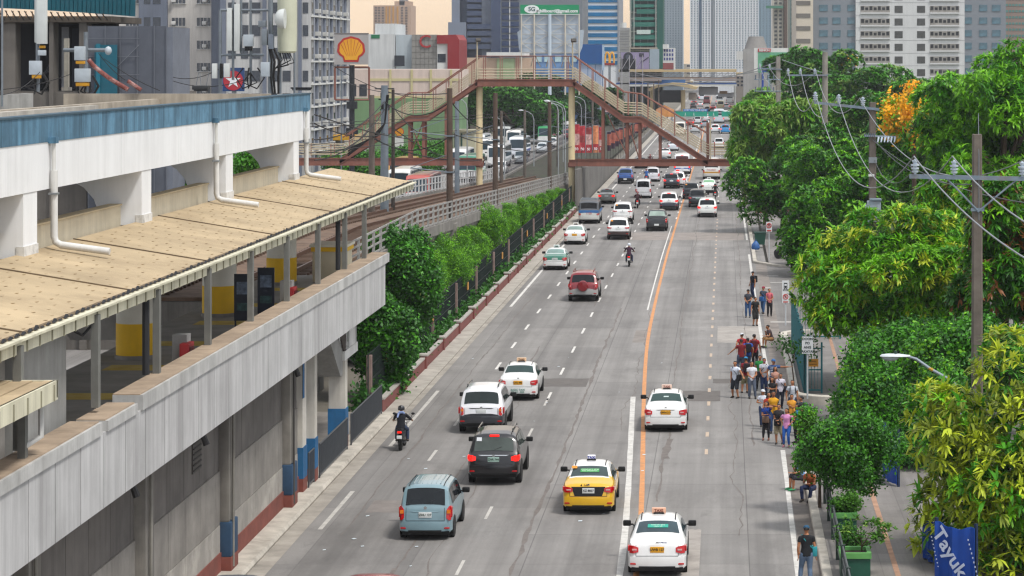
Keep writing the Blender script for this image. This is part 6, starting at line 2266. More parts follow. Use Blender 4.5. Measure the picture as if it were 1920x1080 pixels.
def rosettes(P,D,rng,per=8,ln=.24,wd=.05,droop=.7,spread=1.0):
 """shoots of long drooping leaves; each leaf a folded strip of two quads"""
 n = len(P)
 N = n * per
 P = np.repeat(P,per,0)
 D = np.repeat(D,per,0)
 ang = rng.uniform(0,2 * np.pi,N)
 ref = np.where(np.abs(D[:,2:3]) < .9,np.array([[0,0,1.]]),np.array([[1.,0,0]]))
 A = unit(np.cross(D,ref))
 B = np.cross(D,A)
 out = A * np.cos(ang)[:,None] + B * np.sin(ang)[:,None]
 t = unit(D * rng.uniform(.1,.9,N)[:,None] + out * spread + np.array([[0,0,.12]]))
 L = ln * rng.uniform(.6,1.25,N)[:,None]
 p0 = P + t * .02
 p1 = P + t * L * .5
 t2 = unit(t + np.array([[0,0,-1.]]) * droop * rng.uniform(.5,1.5,N)[:,None])
 p2 = p1 + t2 * L * .55
 sd = unit(np.cross(t,np.array([[0,0,1.]]) + .2 * rng.normal(size=(N,3))))
 w = wd * rng.uniform(.7,1.2,N)[:,None]
 V = np.stack([p0 - sd * w * .25,p0 + sd * w * .25,p1 - sd * w * .5,p1 + sd * w * .5,p2 - sd * w * .12,p2 + sd * w * .12],1).reshape(-1,3)
 b = np.arange(N)[:,None] * 6
 F1 = b + np.array([[0,1,3,2]])
 F2 = b + np.array([[2,3,5,4]])
 return V,np.stack([F1,F2],1).reshape(-1,4)
def leaflets(P,D,rng,per=5,sz=.12,spread=.18,up=.5):
 """clumps of small broad leaves"""
 n = len(P)
 N = n * per
 C = np.repeat(P,per,0) + rng.normal(size=(N,3)) * spread
 nr = unit(np.repeat(D,per,0) * .6 + rng.normal(size=(N,3)) * .8 + np.array([[0,0,up]]))
 a = unit(np.cross(nr,rng.normal(size=(N,3))))
 b = np.cross(nr,a)
 s = sz * rng.uniform(.6,1.3,N)[:,None]
 V = np.stack([C - a * s * .62,C - b * s * .36,C + a * s * .62,C + b * s * .36],1).reshape(-1,3)
 return V,(np.arange(N)[:,None] * 4 + np.arange(4)[None]).astype(np.int32)
def crown(name,parent,parts):
 """parts: list of (V, F, material index); mats separately"""
 mats,Vs,Fs,Ms,off = [],[],[],[],0
 for V,Fq,m in parts:
  if m not in mats:
   mats.append(m)
  Vs.append(V)
  Fs.append(Fq + off)
  Ms.append(np.full(len(Fq),mats.index(m)))
  off += len(V)
 me = fast_mesh(name,np.concatenate(Vs),np.concatenate(Fs),mats,np.concatenate(Ms))
 o = bpy.data.objects.new(name,me)
 COL.objects.link(o)
 o.parent = parent
 return o
def trunk(parent,h,r,lobes,cz,rng,mat=BARK,lean=(0,0),n=7):
 mb = MB()
 top = Vector((lean[0],lean[1],max(h,.3)))
 mb.tube([(0,0,-.1),(lean[0] * .3,lean[1] * .3,h * .4),top],[r * 1.25,r,r * .8],mat,10)
 for l in sorted(lobes,key=lambda q: -q[1].prod())[:n]:
  c = Vector(l[0]) + Vector((0,0,cz))
  mid = top.lerp(c,.5) + Vector((rng.normal() * .15,rng.normal() * .15,.15 * (c - top).length))
  mb.tube([top - Vector((0,0,.15)),mid,c],[r * .55,r * .32,r * .12],mat,6)
 return mb.build("trunk",parent,False)
def tree(name,label,x,y,cz,rx,ry,rz,kind,mats,shoots_n,seed,group=None,lobes_n=18,zg=0.,trunk_r=.18,leaf=1.,size=.36,bark=BARK,cat="tree",lean=(0,0),flat=0.,per=None,inner=.25,**o):
 """mats: list of (material, share of shoots, minimum height share) """
 rng = np.random.default_rng(seed)
 t = thing(name,label,cat,(x,y,zg),0,group)
 lb = lobes_for(rx,ry,rz,lobes_n,rng,size,flat,o.get('cut',.62))
 P,D,rr = shoots(lb,shoots_n,rng,inner)
 P = P + np.array([[lean[0],lean[1],cz - zg]])
 keep = P[:,2] > .15
 P,D = P[keep],D[keep]
 # each shoot takes one leaf kind, whole sprays together
 cell = np.floor(P / (.55 * max(.5,rx / 3))).astype(int)
 hsh = ((cell * np.array([[73856093,19349663,83492791]])).sum(1) % 1000) / 1000.
 pick = np.clip(hsh * .8 + rng.random(len(P)) * .2,0,.9999)
 parts,lo = [],0.
 tot = sum(m[1] for m in mats)
 for m,sh in mats:
  hi = lo + sh / tot
  k = (pick >= lo) & (pick < hi)
  lo = hi
  if k.sum() == 0:
   continue
  if kind == 'lance':
   V,Fq = rosettes(P[k],D[k] + np.array([[0,0,.35]]),rng,per or 9,.36 * leaf,.10 * leaf,o.get('droop',.5))
  elif kind == 'feather':
   V,Fq = rosettes(P[k],D[k] * .5 + np.array([[0,0,.5]]),rng,per or 9,.30 * leaf,.13 * leaf,.25)
  else:
   V,Fq = leaflets(P[k],D[k],rng,per or 7,.13 * leaf,.15 * leaf)
  parts.append((V,Fq,m))
 crown("crown",t,parts)
 hgt = max(.3,(cz - zg) - rz * .55)
 trunk(t,hgt,trunk_r,[(l[0] + np.array([lean[0],lean[1],0]),l[1]) for l in lb],cz - zg,rng,bark,lean)
 return t
L_YOUNG = leaf_mat('#b4c232',.25,.28)
L_LIME = leaf_mat('#76b41c',.25,.32)
L_MID = leaf_mat('#478a18',.22,.38)
L_DEEP = leaf_mat('#32661c',.2,.38)
L_DARK = leaf_mat('#234f1e',.25,.35)
L_RED = leaf_mat('#94603a',.3,.3)
L_OLIVE = leaf_mat('#8a9a34',.35,.3)
L_PALE = leaf_mat('#88aa4a',.35,.3)
L_FLOWER = leaf_mat('#f5b01c',.25,.2)
L_CREAMF = leaf_mat('#b5ba7c',.2,.2)
L_BUSH = leaf_mat('#4f8226',.3,.35)
def TR(px,py,Y,rpx,rpy,name,label,kind,mats,n,seed,depth=None,**k):
 """crown centre and half sizes read off the photo at distance Y"""
 s = Y / F
 rx = rpx * s
 return tree(name,label,PX(px,Y),Y,PZ(py,Y),rx,depth or rx,rpy * s,kind,mats,n,seed,**k)
# near bank
MANGO_Y = [(L_YOUNG,.5),(L_LIME,.25),(L_OLIVE,.15),(L_MID,.18)]
TR(1888,940,73.5,210,275,"mango_tree","yellow green mango tree hanging over the blue tarpaulin, lower corner",'lance',[(L_MID,.25),(L_OLIVE,.2),(L_YOUNG,.40),(L_LIME,.19)],3300,1,lobes_n=50,size=.26,leaf=1.0,cut=.9,droop=.4,group="mango trees",trunk_r=.2,depth=3.0)
TR(1678,522,112,180,130,"mango_tree","lime green mango tree with rusty young leaves between the two power poles",'lance',[(L_LIME,.50),(L_YOUNG,.17),(L_MID,.30),(L_RED,.035)],6200,2,lobes_n=60,size=.25,leaf=1.05,cut=.85,group="mango trees",depth=4.2)
TR(1885,480,104,110,175,"mango_tree","dark mango tree with reddish shoots behind the tall concrete pole",'lance',[(L_MID,.32),(L_DEEP,.3),(L_RED,.1),(L_LIME,.28)],2600,3,lobes_n=34,size=.27,leaf=1.15,group="mango trees",depth=3)
TR(1880,250,150,190,165,"mango_tree","tallest mango tree rising above the skyline at the picture's edge",'lance',[(L_MID,.34),(L_LIME,.48),(L_DEEP,.18)],5500,4,lobes_n=60,leaf=1.3,size=.2,group="mango trees",trunk_r=.35,depth=5.5)
FIC = [(L_DEEP,.34),(L_MID,.38),(L_DARK,.1),(L_LIME,.18)]
TR(1690,765,92,130,145,"fig_tree","dark glossy fig tree behind the street lamp",'leaf',FIC,6500,5,lobes_n=24,leaf=1.0,group="fig trees by the kerb",depth=2.6)
TR(1597,855,78.5,88,78,"fig_tree","small dark fig tree with bare stem growing beside the far green planter",'leaf',[(L_DEEP,.5),(L_MID,.35),(L_DARK,.15)],3400,6,lobes_n=14,leaf=.75,group="fig trees by the kerb",trunk_r=.06,zg=.3)
TR(1537,835,82,50,70,"clipped_shrub","bright green bushy shrub beside the waiting crowd",'leaf',[(L_BUSH,.6),(L_MID,.3),(L_LIME,.15)],2200,7,lobes_n=12,leaf=.7,cat="shrub",trunk_r=.05,zg=.15)
TR(1700,668,103,125,62,"fig_tree","dense dark fig tree under the lime mango crown",'leaf',FIC,5200,8,lobes_n=18,leaf=1.1,group="fig trees by the kerb",depth=2.5)
TR(1815,690,99,110,80,"fig_tree","broad dark fig tree behind the tall concrete pole's foot",'leaf',[(L_DEEP,.4),(L_MID,.4),(L_LIME,.15)],4600,9,lobes_n=18,leaf=1.1,group="fig trees by the kerb",depth=2.5)
RAIN = [(L_MID,.42),(L_DEEP,.22),(L_LIME,.32),(L_DARK,.04)]
TR(1540,435,172,78,105,"street_tree","feathery dark green street tree leaning over the parked bins",'feather',RAIN,3000,10,lobes_n=18,leaf=1.0,group="street trees along the near pavement",trunk_r=.25,depth=3)
TR(1598,392,176,95,88,"street_tree","deep green street tree behind the pole with the transformer",'feather',RAIN,3000,11,lobes_n=18,leaf=1.0,group="street trees along the near pavement",depth=3)
TR(1470,340,215,90,78,"street_tree","dark spreading street tree with bare lower branches over the road",'feather',[(L_DEEP,.32),(L_MID,.4),(L_LIME,.28)],3400,12,lobes_n=20,leaf=1.2,group="street trees along the near pavement",trunk_r=.3,depth=4)
TR(1545,345,205,85,85,"street_tree","bushy street tree between the two small power poles",'feather',RAIN,3200,13,lobes_n=18,leaf=1.2,group="street trees along the near pavement",depth=4)
TR(1460,252,246,88,66,"willowy_tree","pale willowy tree crowding the end of the footbridge",'lance',[(L_PALE,.55),(L_MID,.3),(L_LIME,.2)],4200,14,lobes_n=22,leaf=1.9,group="street trees along the near pavement",depth=5)
TR(1530,255,250,85,70,"willowy_tree","pale fine leaved tree right of the slim grey pole",'lance',[(L_PALE,.45),(L_MID,.4),(L_DEEP,.15)],3600,15,lobes_n=20,leaf=1.8,group="street trees along the near pavement",depth=5)
TR(1620,265,235,100,85,"street_tree","mid green tree behind the crossarm with three insulators",'feather',[(L_MID,.4),(L_DEEP,.35),(L_PALE,.25)],3400,16,lobes_n=20,leaf=1.4,group="street trees along the near pavement",depth=5)
TR(1725,300,190,95,110,"street_tree","dark green tree below the orange flowering one",'feather',RAIN,3600,17,lobes_n=18,leaf=1.2,group="street trees along the near pavement",depth=4)
TR(1714,222,184,64,64,"flame_tree","flame tree covered in orange blossom above the pole",'leaf',[(L_FLOWER,.66),(L_LIME,.34)],520,18,lobes_n=15,leaf=2.0,size=.22,depth=2.5,per=9,inner=.1)
TR(1800,390,130,80,80,"mango_tree","young mango tree behind the tall pole's crossarm",'lance',[(L_LIME,.45),(L_MID,.3),(L_YOUNG,.2),(L_RED,.04)],2400,19,lobes_n=16,leaf=1.2,group="mango trees",depth=3)
TR(1640,190,330,115,56,"rain_tree","wide dark rain tree in front of the grey and white block",'feather',[(L_DEEP,.3),(L_MID,.42),(L_PALE,.28)],4200,20,lobes_n=22,leaf=1.9,group="tall trees before the office blocks",depth=7,trunk_r=.4)
TR(1540,165,345,80,68,"rain_tree","dark rain tree beside the thin grey pole",'feather',[(L_DEEP,.35),(L_MID,.42),(L_PALE,.2)],3400,21,lobes_n=20,leaf=1.9,group="tall trees before the office blocks",depth=6,trunk_r=.4)
TR(1490,130,420,55,40,"rain_tree","dark treetop left of the fast food arches, behind the square pole",'feather',[(L_DEEP,.5),(L_MID,.4)],2200,22,lobes_n=14,leaf=2.2,group="tall trees before the office blocks",depth=6,trunk_r=.4)
TR(1740,195,300,90,46,"rain_tree","green treetop against the white block's lowest floors",'feather',[(L_MID,.45),(L_DEEP,.35),(L_LIME,.2)],3000,23,lobes_n=18,leaf=1.7,group="tall trees before the office blocks",depth=6,trunk_r=.4)
TR(1442,195,380,46,34,"willowy_tree","pale far tree at the bend by the overhead signs",'lance',[(L_PALE,.5),(L_MID,.5)],2000,24,lobes_n=14,leaf=2.4,group="street trees along the near pavement",depth=5)
TR(1415,235,330,40,42,"willowy_tree","pale leafy tree reaching over the lanes before the far queue",'lance',[(L_PALE,.55),(L_MID,.45)],2200,25,lobes_n=14,leaf=2.1,group="street trees along the near pavement",depth=4)
TR(1955,430,165,110,120,"mango_tree","leafy mango tree mostly beyond the picture's edge, behind the reddish one",'lance',[(L_MID,.5),(L_LIME,.3),(L_DEEP,.2)],2600,26,lobes_n=30,size=.27,leaf=1.3,group="mango trees",depth=4)
TR(1830,330,235,110,95,"street_tree","broad green street tree behind the flame tree",'feather',RAIN,3000,27,lobes_n=22,leaf=1.5,group="street trees along the near pavement",depth=5)
# bare branches reaching over the lane
t = thing("bare_branch_tree","thin bare branched tree leaning over the bus lane","tree",(3.6,222,.15))
mb = MB()
mb.tube([(0,0,-.1),(.1,0,1.8),(.3,.1,3.4),(.9,.2,4.6)],[.22,.18,.14,.08],BARK,9)
for (q,ln) in (((-1.2,-.2,3.6),1),((-2.2,.1,4.4),2),((-.9,.4,5.0),3),((.4,-.4,4.9),4),((-2.6,-.6,3.9),5)):
 a = Vector((.15,0,2.2 + .2 * ln))
 b = Vector(q)
 m = a.lerp(b,.5) + Vector((0,0,.35))
 mb.tube([a,m,b],[.08,.05,.02],BARK,6)
 for k in range(4):
  c = a.lerp(b,.5 + .12 * k)
  mb.tube([c,c + Vector((rnd.uniform(-.5,.3),rnd.uniform(-.4,.4),rnd.uniform(.2,.7)))],[.02,.008],BARK,5)
mb.build("trunk",t,False)
rng = np.random.default_rng(5)
Pp = np.array([[-1.2,-.2,3.7],[-2.2,.1,4.5],[-.9,.4,5.1],[-2.6,-.6,4.0],[-1.7,0,4.2]])
Pp = np.repeat(Pp,12,0) + rng.normal(size=(60,3)) * .35
V,Fq = rosettes(Pp,unit(rng.normal(size=(60,3))),rng,6,.25,.08)
crown("crown",t,[(V,Fq,L_LIME)])
# hanging twig cut against the road near the kerb
# left side: clipped round trees between the fence and the viaduct
lab = ["round clipped tree, first and fullest beyond the big leafy tree","round clipped tree second from the big leafy tree","round clipped tree third in the row, tucked behind its neighbours","small round clipped tree in the shade of the viaduct edge","large pale round clipped tree standing clear beside the railing","bright round clipped tree just past the large pale one","clipped tree middle of the far half of the row","small clipped tree four before the cream column","small clipped tree three before the cream column","clipped bush almost at the catenary pole's foot","last clipped bush before the cream column"]
for k,(px,py,r_,ry_) in enumerate(((806,525,30,46),(838,492,37,44),(868,478,24,34),(886,458,22,30),(917,434,27,36),(955,416,20,29),(982,402,14,24),(998,394,13,22),(1014,386,12,21),(1034,380,10,18),(1050,374,9,17))):
 Y = -15.95 * F / (px - VX)
 s = Y / F
 tree("clipped_tree",lab[k],-15.95,Y,PZ(py,Y),r_ * s * 1.05,r_ * s,ry_ * s,'leaf',[(L_BUSH,.5),(L_LIME,.4),(L_MID,.2)],3000,40 + k,"clipped trees below the viaduct",16,0,.07,.55,.62,per=8,inner=.1)
TR(752,545,122,64,105,"leafy_tree","big leafy dark tree with pale flower tufts at the end of the station parapet",'leaf',[(L_DEEP,.5),(L_MID,.33),(L_DARK,.14),(L_CREAMF,.04)],6500,60,lobes_n=26,leaf=1.25,depth=1.6,trunk_r=.2)
TR(712,640,110,60,105,"leafy_tree","dark leafy tree behind the crowd barriers, low under the parapet's end",'leaf',[(L_DEEP,.55),(L_MID,.3),(L_DARK,.2),(L_CREAMF,.02)],5200,61,lobes_n=22,leaf=1.25,depth=1.3,trunk_r=.18)
TR(745,450,132,42,28,"leafy_tree","leafy treetop showing above the parapet beside the last canopy post",'leaf',[(L_MID,.5),(L_DEEP,.4),(L_CREAMF,.06)],2400,62,lobes_n=12,leaf=1.2,depth=1.4,trunk_r=.12)
# low weeds behind the mesh fence: one mass
rng = np.random.default_rng(77)
n = 5200
Pw = np.stack([rng.uniform(-15.7,-14.75,n),rng.uniform(104.5,243,n),rng.uniform(.05,1.0,n) ** 1.6],1)
V,Fq = leaflets(Pw,unit(rng.normal(size=(n,3)) + np.array([[0,0,1]])),rng,5,.22,.18)
o = crown("undergrowth",None,[(V,Fq,L_DEEP)])
tag(o,"rough green weeds growing along the foot of the mesh fence","weeds",kind='stuff')
# far left greenery
TR(965,212,440,98,50,"rain_tree","broad round rain tree behind the buses, framed by the footbridge arch",'feather',[(L_DEEP,.5),(L_MID,.4),(L_DARK,.12)],5200,70,lobes_n=26,leaf=2.2,depth=9,trunk_r=.5,group="trees behind the opposite road")
TR(1010,190,520,60,40,"rain_tree","dark tree behind the broad round one, under the bridge deck",'feather',[(L_DARK,.5),(L_DEEP,.5)],2800,71,lobes_n=18,leaf=2.6,depth=8,trunk_r=.5,group="trees behind the opposite road")
TR(1120,205,530,62,48,"rain_tree","dark tree right of the cream column above the banners",'feather',[(L_DARK,.4),(L_DEEP,.6)],3000,72,lobes_n=18,leaf=2.8,depth=8,trunk_r=.5,group="trees behind the opposite road")
TR(880,205,420,22,38,"rain_tree","narrow dark tree left of the arch's cream column",'feather',[(L_DEEP,.6),(L_DARK,.4)],1300,73,lobes_n=10,leaf=2.0,depth=2,group="trees behind the opposite road")
for k,(px,py,rx_,ry_,Y) in enumerate(((650,308,55,26,300),(735,300,60,30,305),(795,292,40,30,310),(680,330,60,18,298),(770,312,40,24,303))):
 TR(px,py,Y,rx_,ry_,"hedge_bush",["bushy green hedge mass at the left end of the low bridge beam","rounded bush behind the blue grey utility pole","bright bush under the bridge trestle","dark lower bush just above the beige canopy","green bush behind the trestle's braces"][k],'leaf',[(L_MID,.45),(L_DEEP,.4),(L_BUSH,.3)],1900,80 + k,lobes_n=14,leaf=2.0,cat="bush",group="bushes under the footbridge",depth=2.5,per=8)
TR(330,330,130,45,30,"street_tree","green tree seen through the station's open upper storey, below the beam",'leaf',[(L_MID,.5),(L_DEEP,.3),(L_BUSH,.3)],2600,90,lobes_n=14,leaf=1.4,group="trees behind the station")
TR(475,305,150,40,26,"street_tree","green tree seen through the last opening of the upper storey",'leaf',[(L_MID,.5),(L_BUSH,.4)],2200,91,lobes_n=14,leaf=1.5,group="trees behind the station")
TR(900,118,700,25,8,"rooftop_plants","green plants on the roof terrace behind the bridge rails",'leaf',[(L_MID,.6),(L_OLIVE,.4)],500,92,lobes_n=8,leaf=4,cat="plants",zg=12,trunk_r=.05)
TR(985,125,690,62,9,"rooftop_plants","long low green hedge below the white billboard frame",'leaf',[(L_MID,.6),(L_OLIVE,.4)],1000,93,lobes_n=14,leaf=3.4,cat="plants",zg=11,trunk_r=.05)
# ------------------------------------------------------------------ power poles, wires and street furniture on the near bank
CONCP = M('#6e655d',.92,0,.18,2.5,streak=.5,stain='#4a423b',bump=.3)
CONCP2 = M('#8b857d',.9,0,.15,2,streak=.4,stain='#5d574f')
XARM = M('#7d8b98',.5,.35,.15,2.5,stain='#8f6a4a',stain_amt=.45,stain_scale=1.2)
INS = M('#b9c4cf',.25,0,.05,3,coat=.5)
INS_B = M('#5f6a78',.3,0,.05,3)
ALU = M('#8f9499',.5,.5,.08,2)
ALU_D = M('#54585c',.6,.3,.08,2)
def insulator(t,x,y,z,s=1.):
 mb = MB()
 prof_ = [(0,.05),(.06,.05),(.07,.12),(.13,.13),(.14,.075),(.18,.075),(.19,.145),(.25,.15),(.26,.08),(.30,.08),(.31,.16),(.38,.165),(.39,.07),(.44,.07),(.45,.11),(.52,.12),(.53,.05),(.58,.04)]
 mb.loft([[(x + r_ * s * math.cos(2 * PI * j / 14),y + r_ * s * math.sin(2 * PI * j / 14),z + h_ * s) for j in range(14)] for h_,r_ in prof_],INS)
 return mb.build("insulator",t,False)
def power_pole(px,Y,top,label,w=.17,arm=None,ins=(),brace=True,mat=CONCP,sq=True):
 x = PX(px,Y)
 zt = PZ(top,Y)
 t = thing("power_pole",label,"power pole",(x,Y,.15),0,"power poles on the near pavement")
 mb = MB()
 if sq:
  mb.loft([[(a * k,b * k,z) for a,b in ((-1,-.7),(-.7,-1),(.7,-1),(1,-.7),(1,.7),(.7,1),(-.7,1),(-1,.7))] for z,k in ((-.2,w * 1.25),(zt - .15,w),(zt - .14,w * .9))],mat,smooth=False)
 else:
  mb.tube([(0,0,-.2),(0,0,zt - .15)],[w * 1.3,w],mat,12)
 mb.build("shaft",t,False)
 if arm:
  x0,x1,py0,py1 = arm
  a = Vector((PX(x0,Y) - x,-w - .06,PZ(py0,Y) - .15))
  b = Vector((PX(x1,Y) - x,-w - .06,PZ(py1,Y) - .15))
  mb = MB()
  d = (b - a).normalized()
  mb.add([a + Vector((0,s1 * .06,s2 * .08)) for s1,s2 in ((-1,-1),(1,-1),(1,1),(-1,1))] + [b + Vector((0,s1 * .06,s2 * .08)) for s1,s2 in ((-1,-1),(1,-1),(1,1),(-1,1))],[(0,1,2,3),(7,6,5,4),(0,4,5,1),(1,5,6,2),(2,6,7,3),(3,7,4,0)],XARM)
  c = mb.build("crossarm",t,False)
  if brace:
   mb = MB()
   for f_ in brace if isinstance(brace,tuple) else (.25,.75):
    p = a.lerp(b,f_)
    mb.tube([p,(0,-w - .06,p.z - 1.25)],.035,XARM,6)
   mb.cbox(0,-w - .02,a.z - 1.25,.5,.1,.12,XARM)
   mb.build("brace",t,False)
  for f_ in ins:
   p = a.lerp(b,f_)
   insulator(t,p.x,p.y,p.z + .08)
 return t
p1 = power_pole(1832,93,252,"tall square concrete power pole with rusty crossarm, nearest of the poles",.175,(1704,1975,330,336),(.04,.31,.78),(.25,.75))
mb = MB()
mb.tube([(.05,-.2,8.8),(.05,-.2,11.2),(.05,0,12.8)],.015,ALU,5)
mb.build("lightning_rod",p1,False)
p2 = power_pole(1636,150,192,"concrete power pole with three insulators and a transformer box",.2,(1526,1648,192,205),(.02,.38,.75),False)
mb = MB()
z2 = lambda py: PZ(py,150) - .15
mb.cbox(.05,-.5,z2(395),.82,.6,1.25,M('#93a3ad',.5,.1,.1,2,streak=.4,stain='#7c6a5a'),bev=.04)
mb.cbox(-.38,-.55,z2(400),.2,.35,1.1,M('#a9b6bf',.5,.1,.1,2),bev=.03)
mb.cbox(.15,-.55,z2(373),.7,.7,.12,M('#7c8c96',.5,.1,.1,2),bev=.03)
mb.build("transformer_box",p2,False)
mb = MB()
mb.tube([(-.5,-.3,z2(255)),(1.4,-.3,z2(256))],.05,XARM,6)
for k in range(6):
 mb.tube([(.35 + .2 * k,-.32,z2(257)),(.28 + .2 * k,-.5,z2(257) - .3)],[.07,.04],INS,6)
 mb.tube([(-.5 + .12 * k,-.32,z2(256)),(-.5 + .12 * k,-.32,z2(250))],.04,INS_B,6)
mb.cbox(0,-.26,z2(300),.5,.1,.35,ALU)
mb.cbox(-.1,-.45,z2(328),.35,.3,.12,plain('#d3d5d2',.5))
mb.build("cutout_arm",p2,False)
p3 = power_pole(1547,240,98,"slim pale concrete power pole among the treetops with arm to the left",.26,(1476,1552,141,141),(.02,.32,.68),False,CONCP2,False)
p4 = power_pole(1459,330,106,"square topped grey power pole by the green billboard",.3,(1420,1466,128,130),(.1,.5),False,CONCP2)
mb = MB()
for z_ in (149,171):
 zz = PZ(z_,330) - .15
 mb.tube([(-3.2,-.3,zz),(.3,-.3,zz)],.08,XARM,6)
 for k in range(4):
  mb.tube([(-3.0 + .8 * k,-.3,zz),(-3.0 + .8 * k,-.3,zz + .6)],.09,INS_B,6)
mb.build("lower_arms",p4,False)
def W(a,b,sag,r,label):
 cable("power_line",label,(PX(a[0],a[2]),a[2],PZ(a[1],a[2])),(PX(b[0],b[2]),b[2],PZ(b[1],b[2])),sag,r,18,"power lines between the poles",ALU if r > .02 else ALU_D)
W((1714,293,93),(1530,178,150),3.0,.026,"drooping aluminium line from the nearest crossarm's outer insulator to the next pole")
W((1786,293,93),(1570,180,150),3.2,.026,"drooping aluminium line from the inner insulator to the next pole")
W((1920,300,93),(1612,184,150),2.2,.026,"aluminium line passing behind the tall concrete pole")
W((1714,293,93),(1990,520,66),.5,.028,"thick aluminium line running from the outer insulator out past the picture's edge")
W((1786,293,93),(2040,470,66),.5,.028,"thick aluminium line crossing before the tall pole's crossarm")
W((1530,178,150),(1478,134,240),2.2,.03,"slack line from the three insulator arm to the slim pale pole")
W((1570,180,150),(1502,134,240),2.6,.03,"middle slack line to the slim pale pole")
W((1612,184,150),(1530,134,240),2.2,.03,"inner slack line to the slim pale pole")
W((1478,134,240),(1424,122,330),2.0,.03,"line from the slim pale pole to the square topped pole")
W((1530,134,240),(1440,122,330),2.0,.03,"second line from the slim pale pole to the square topped pole")
W((1459,125,330),(1180,132,640),2.0,.06,"long dark line crossing above the far station")
W((1459,115,330),(1150,132,660),3.5,.06,"lower long dark line crossing above the far station")
W((1466,112,330),(1960,150,330),2.5,.05,"dark line passing in front of the white office block")
W((1636,262,150),(1920,380,84),.6,.02,"thin service line from the cutout arm toward the tall pole")
W((1640,262,150),(1832,345,93),.8,.02,"thin service line ending at the tall pole's brace")
W((1640,300,150),(1714,318,93),.9,.02,"slack jumper from the transformer pole to the nearest crossarm")
# street lamp leaning out of the trees
t = thing("street_lamp","pale street lamp on a sloping arm poking out of the dark fig tree","street lamp",(PX(1800,82),82,.15))
sx = 82 / F
arm = [((px - 1800) * sx,0,PZ(py,82) - .15) for px,py in ((1800,900),(1800,735),(1788,716),(1745,692),(1718,673),(1700,668))]
mb = MB()
mb.tube(arm,[.09,.07,.05,.05,.045,.045],M('#8e98a0',.5,.3,.1,2),8)
q = Vector(arm[3])
mb.tube([q - Vector((.07,0,-.04)),q + Vector((.07,0,-.04))],.052,M('#c79a3c',.6,0,.2,4),8)
mb.build("lamp_pole",t,False)
mb = MB()
hx,hz = (1685 - 1800) * sx,PZ(669,82) - .15
mb.loft([[(hx + x,.17 * w_ * math.cos(a),hz + .02 + .09 * w_ * (math.sin(a) if math.sin(a) > 0 else .5 * math.sin(a))) for a in np.linspace(0,2 * PI,13)[:-1]] for x,w_ in ((-.62,.25),(-.55,.75),(-.35,1.0),(0,.95),(.25,.6),(.38,.4))],M('#c3c9cd',.45,.1,.06,2))
hd_ = mb.build("lamp_head",t,False)
mb = MB()
mb.ball((hx - .28,0,hz - .02),.28,.14,.13,M('#9aa3a6',.2,0,.05,3),12,6,-1,.2)
mb.build("lamp_lens",hd_,False)
mb = MB()
mb.cyl(hx - .1,0,hz + .1,hz + .2,.05,plain('#2c4a3a',.5),8)
mb.build("photocell",hd_,False)
# ---- signs
def sign(px,py_foot,pw,ptop,pbot,label,draw,name="road_sign"):
 Y = (H - .16) * F / (py_foot - VY)
 s = Y / F
 t = thing(name,label,"sign",(PX(px,Y),Y,.16))
 zt,zb = PZ(ptop,Y) - .16,PZ(pbot,Y) - .16
 mb = MB()
 mb.tube([(0,.03,0),(0,.03,zt - .05)],.038,M('#c3c7c9',.5,.2,.08,3),8)
 mb.build("post",t,False)
 mb = MB()
 w = pw * s
 mb.cbox(0,-.025,(zt + zb) / 2,w,.03,zt - zb,M('#d4d6d6',.5,0,.05,2,streak=.15))
 draw(mb,w,zt,zb)
 mb.build("sign_board",t,False)
 return t
RS_ = M('#b5322c',.5,0,.08,3)
def d_bus(mb,w,zt,zb):
 h_ = zt - zb
 y = -.045
 k = M('#1e2328',.6,0,.05,3)
 zc = zt - h_ * .22
 mb.cbox(0,y,zc,w * .5,.012,h_ * .24,k,bev=.004)
 mb.cbox(0,y - .006,zc + h_ * .03,w * .36,.012,h_ * .08,M('#d4d6d6',.5))
 for sg in (-1,1):
  mb.cbox(sg * w * .14,y - .006,zc - h_ * .07,w * .09,.012,h_ * .03,M('#d4d6d6',.5))
  mb.cbox(sg * w * .16,y,zc - h_ * .135,w * .1,.012,h_ * .05,k)
 mb.text("STOP",w * .34,k,Mat((0,y,zt - h_ * .43),FACE),depth=.003,bold=.004)
 zc = zb + h_ * .28
 mb.tube([(w * .34 * math.cos(a),y,zc + w * .34 * math.sin(a)) for a in np.linspace(0,2 * PI,25)],.024,RS_,5)
 mb.tube([(-w * .23,y,zc + w * .23),(w * .23,y,zc - w * .23)],.022,RS_,5)
 mb.text("B",w * .42,k,Mat((0,y + .006,zc),FACE),depth=.002,bold=.006)
 mb.cbox(0,y,zb + .06,w * .7,.012,.06,RS_)
sign(1473,610,13,526,568,"white bus stop sign with a red no stopping ring above the teal fence",d_bus)
GRN = M('#39433f',.6,0,.05,3)
def d_txt(mb,w,zt,zb):
 h_ = zt - zb
 for k,tx in enumerate(("DOON","PO","ANG","SAKAYAN")):
  mb.text(tx,h_ * .2,GRN,Mat((0,-.045,zt - h_ * (.14 + .245 * k)),FACE),depth=.003,bold=.005)
sign(1514,748,21,631,663,"white board reading DOON PO ANG SAKAYAN on a thin white post",d_txt)
def d_park(mb,w,zt,zb):
 zc = (zt + zb) / 2 + .1
 mb.tube([(w * .36 * math.cos(a),-.045,zc + w * .36 * math.sin(a)) for a in np.linspace(0,2 * PI,25)],.035,RS_,5)
 mb.tube([(-w * .25,-.045,zc + w * .25),(w * .25,-.045,zc - w * .25)],.03,RS_,5)
 mb.text("P",w * .55,INKD,Mat((0,-.042,zc),FACE),depth=.002,bold=.008)
 mb.cbox(0,-.045,zb + .1,w * .7,.012,.1,RS_)
sign(1442,487,11,416,435,"small no parking sign at the corner past the side road",d_park)
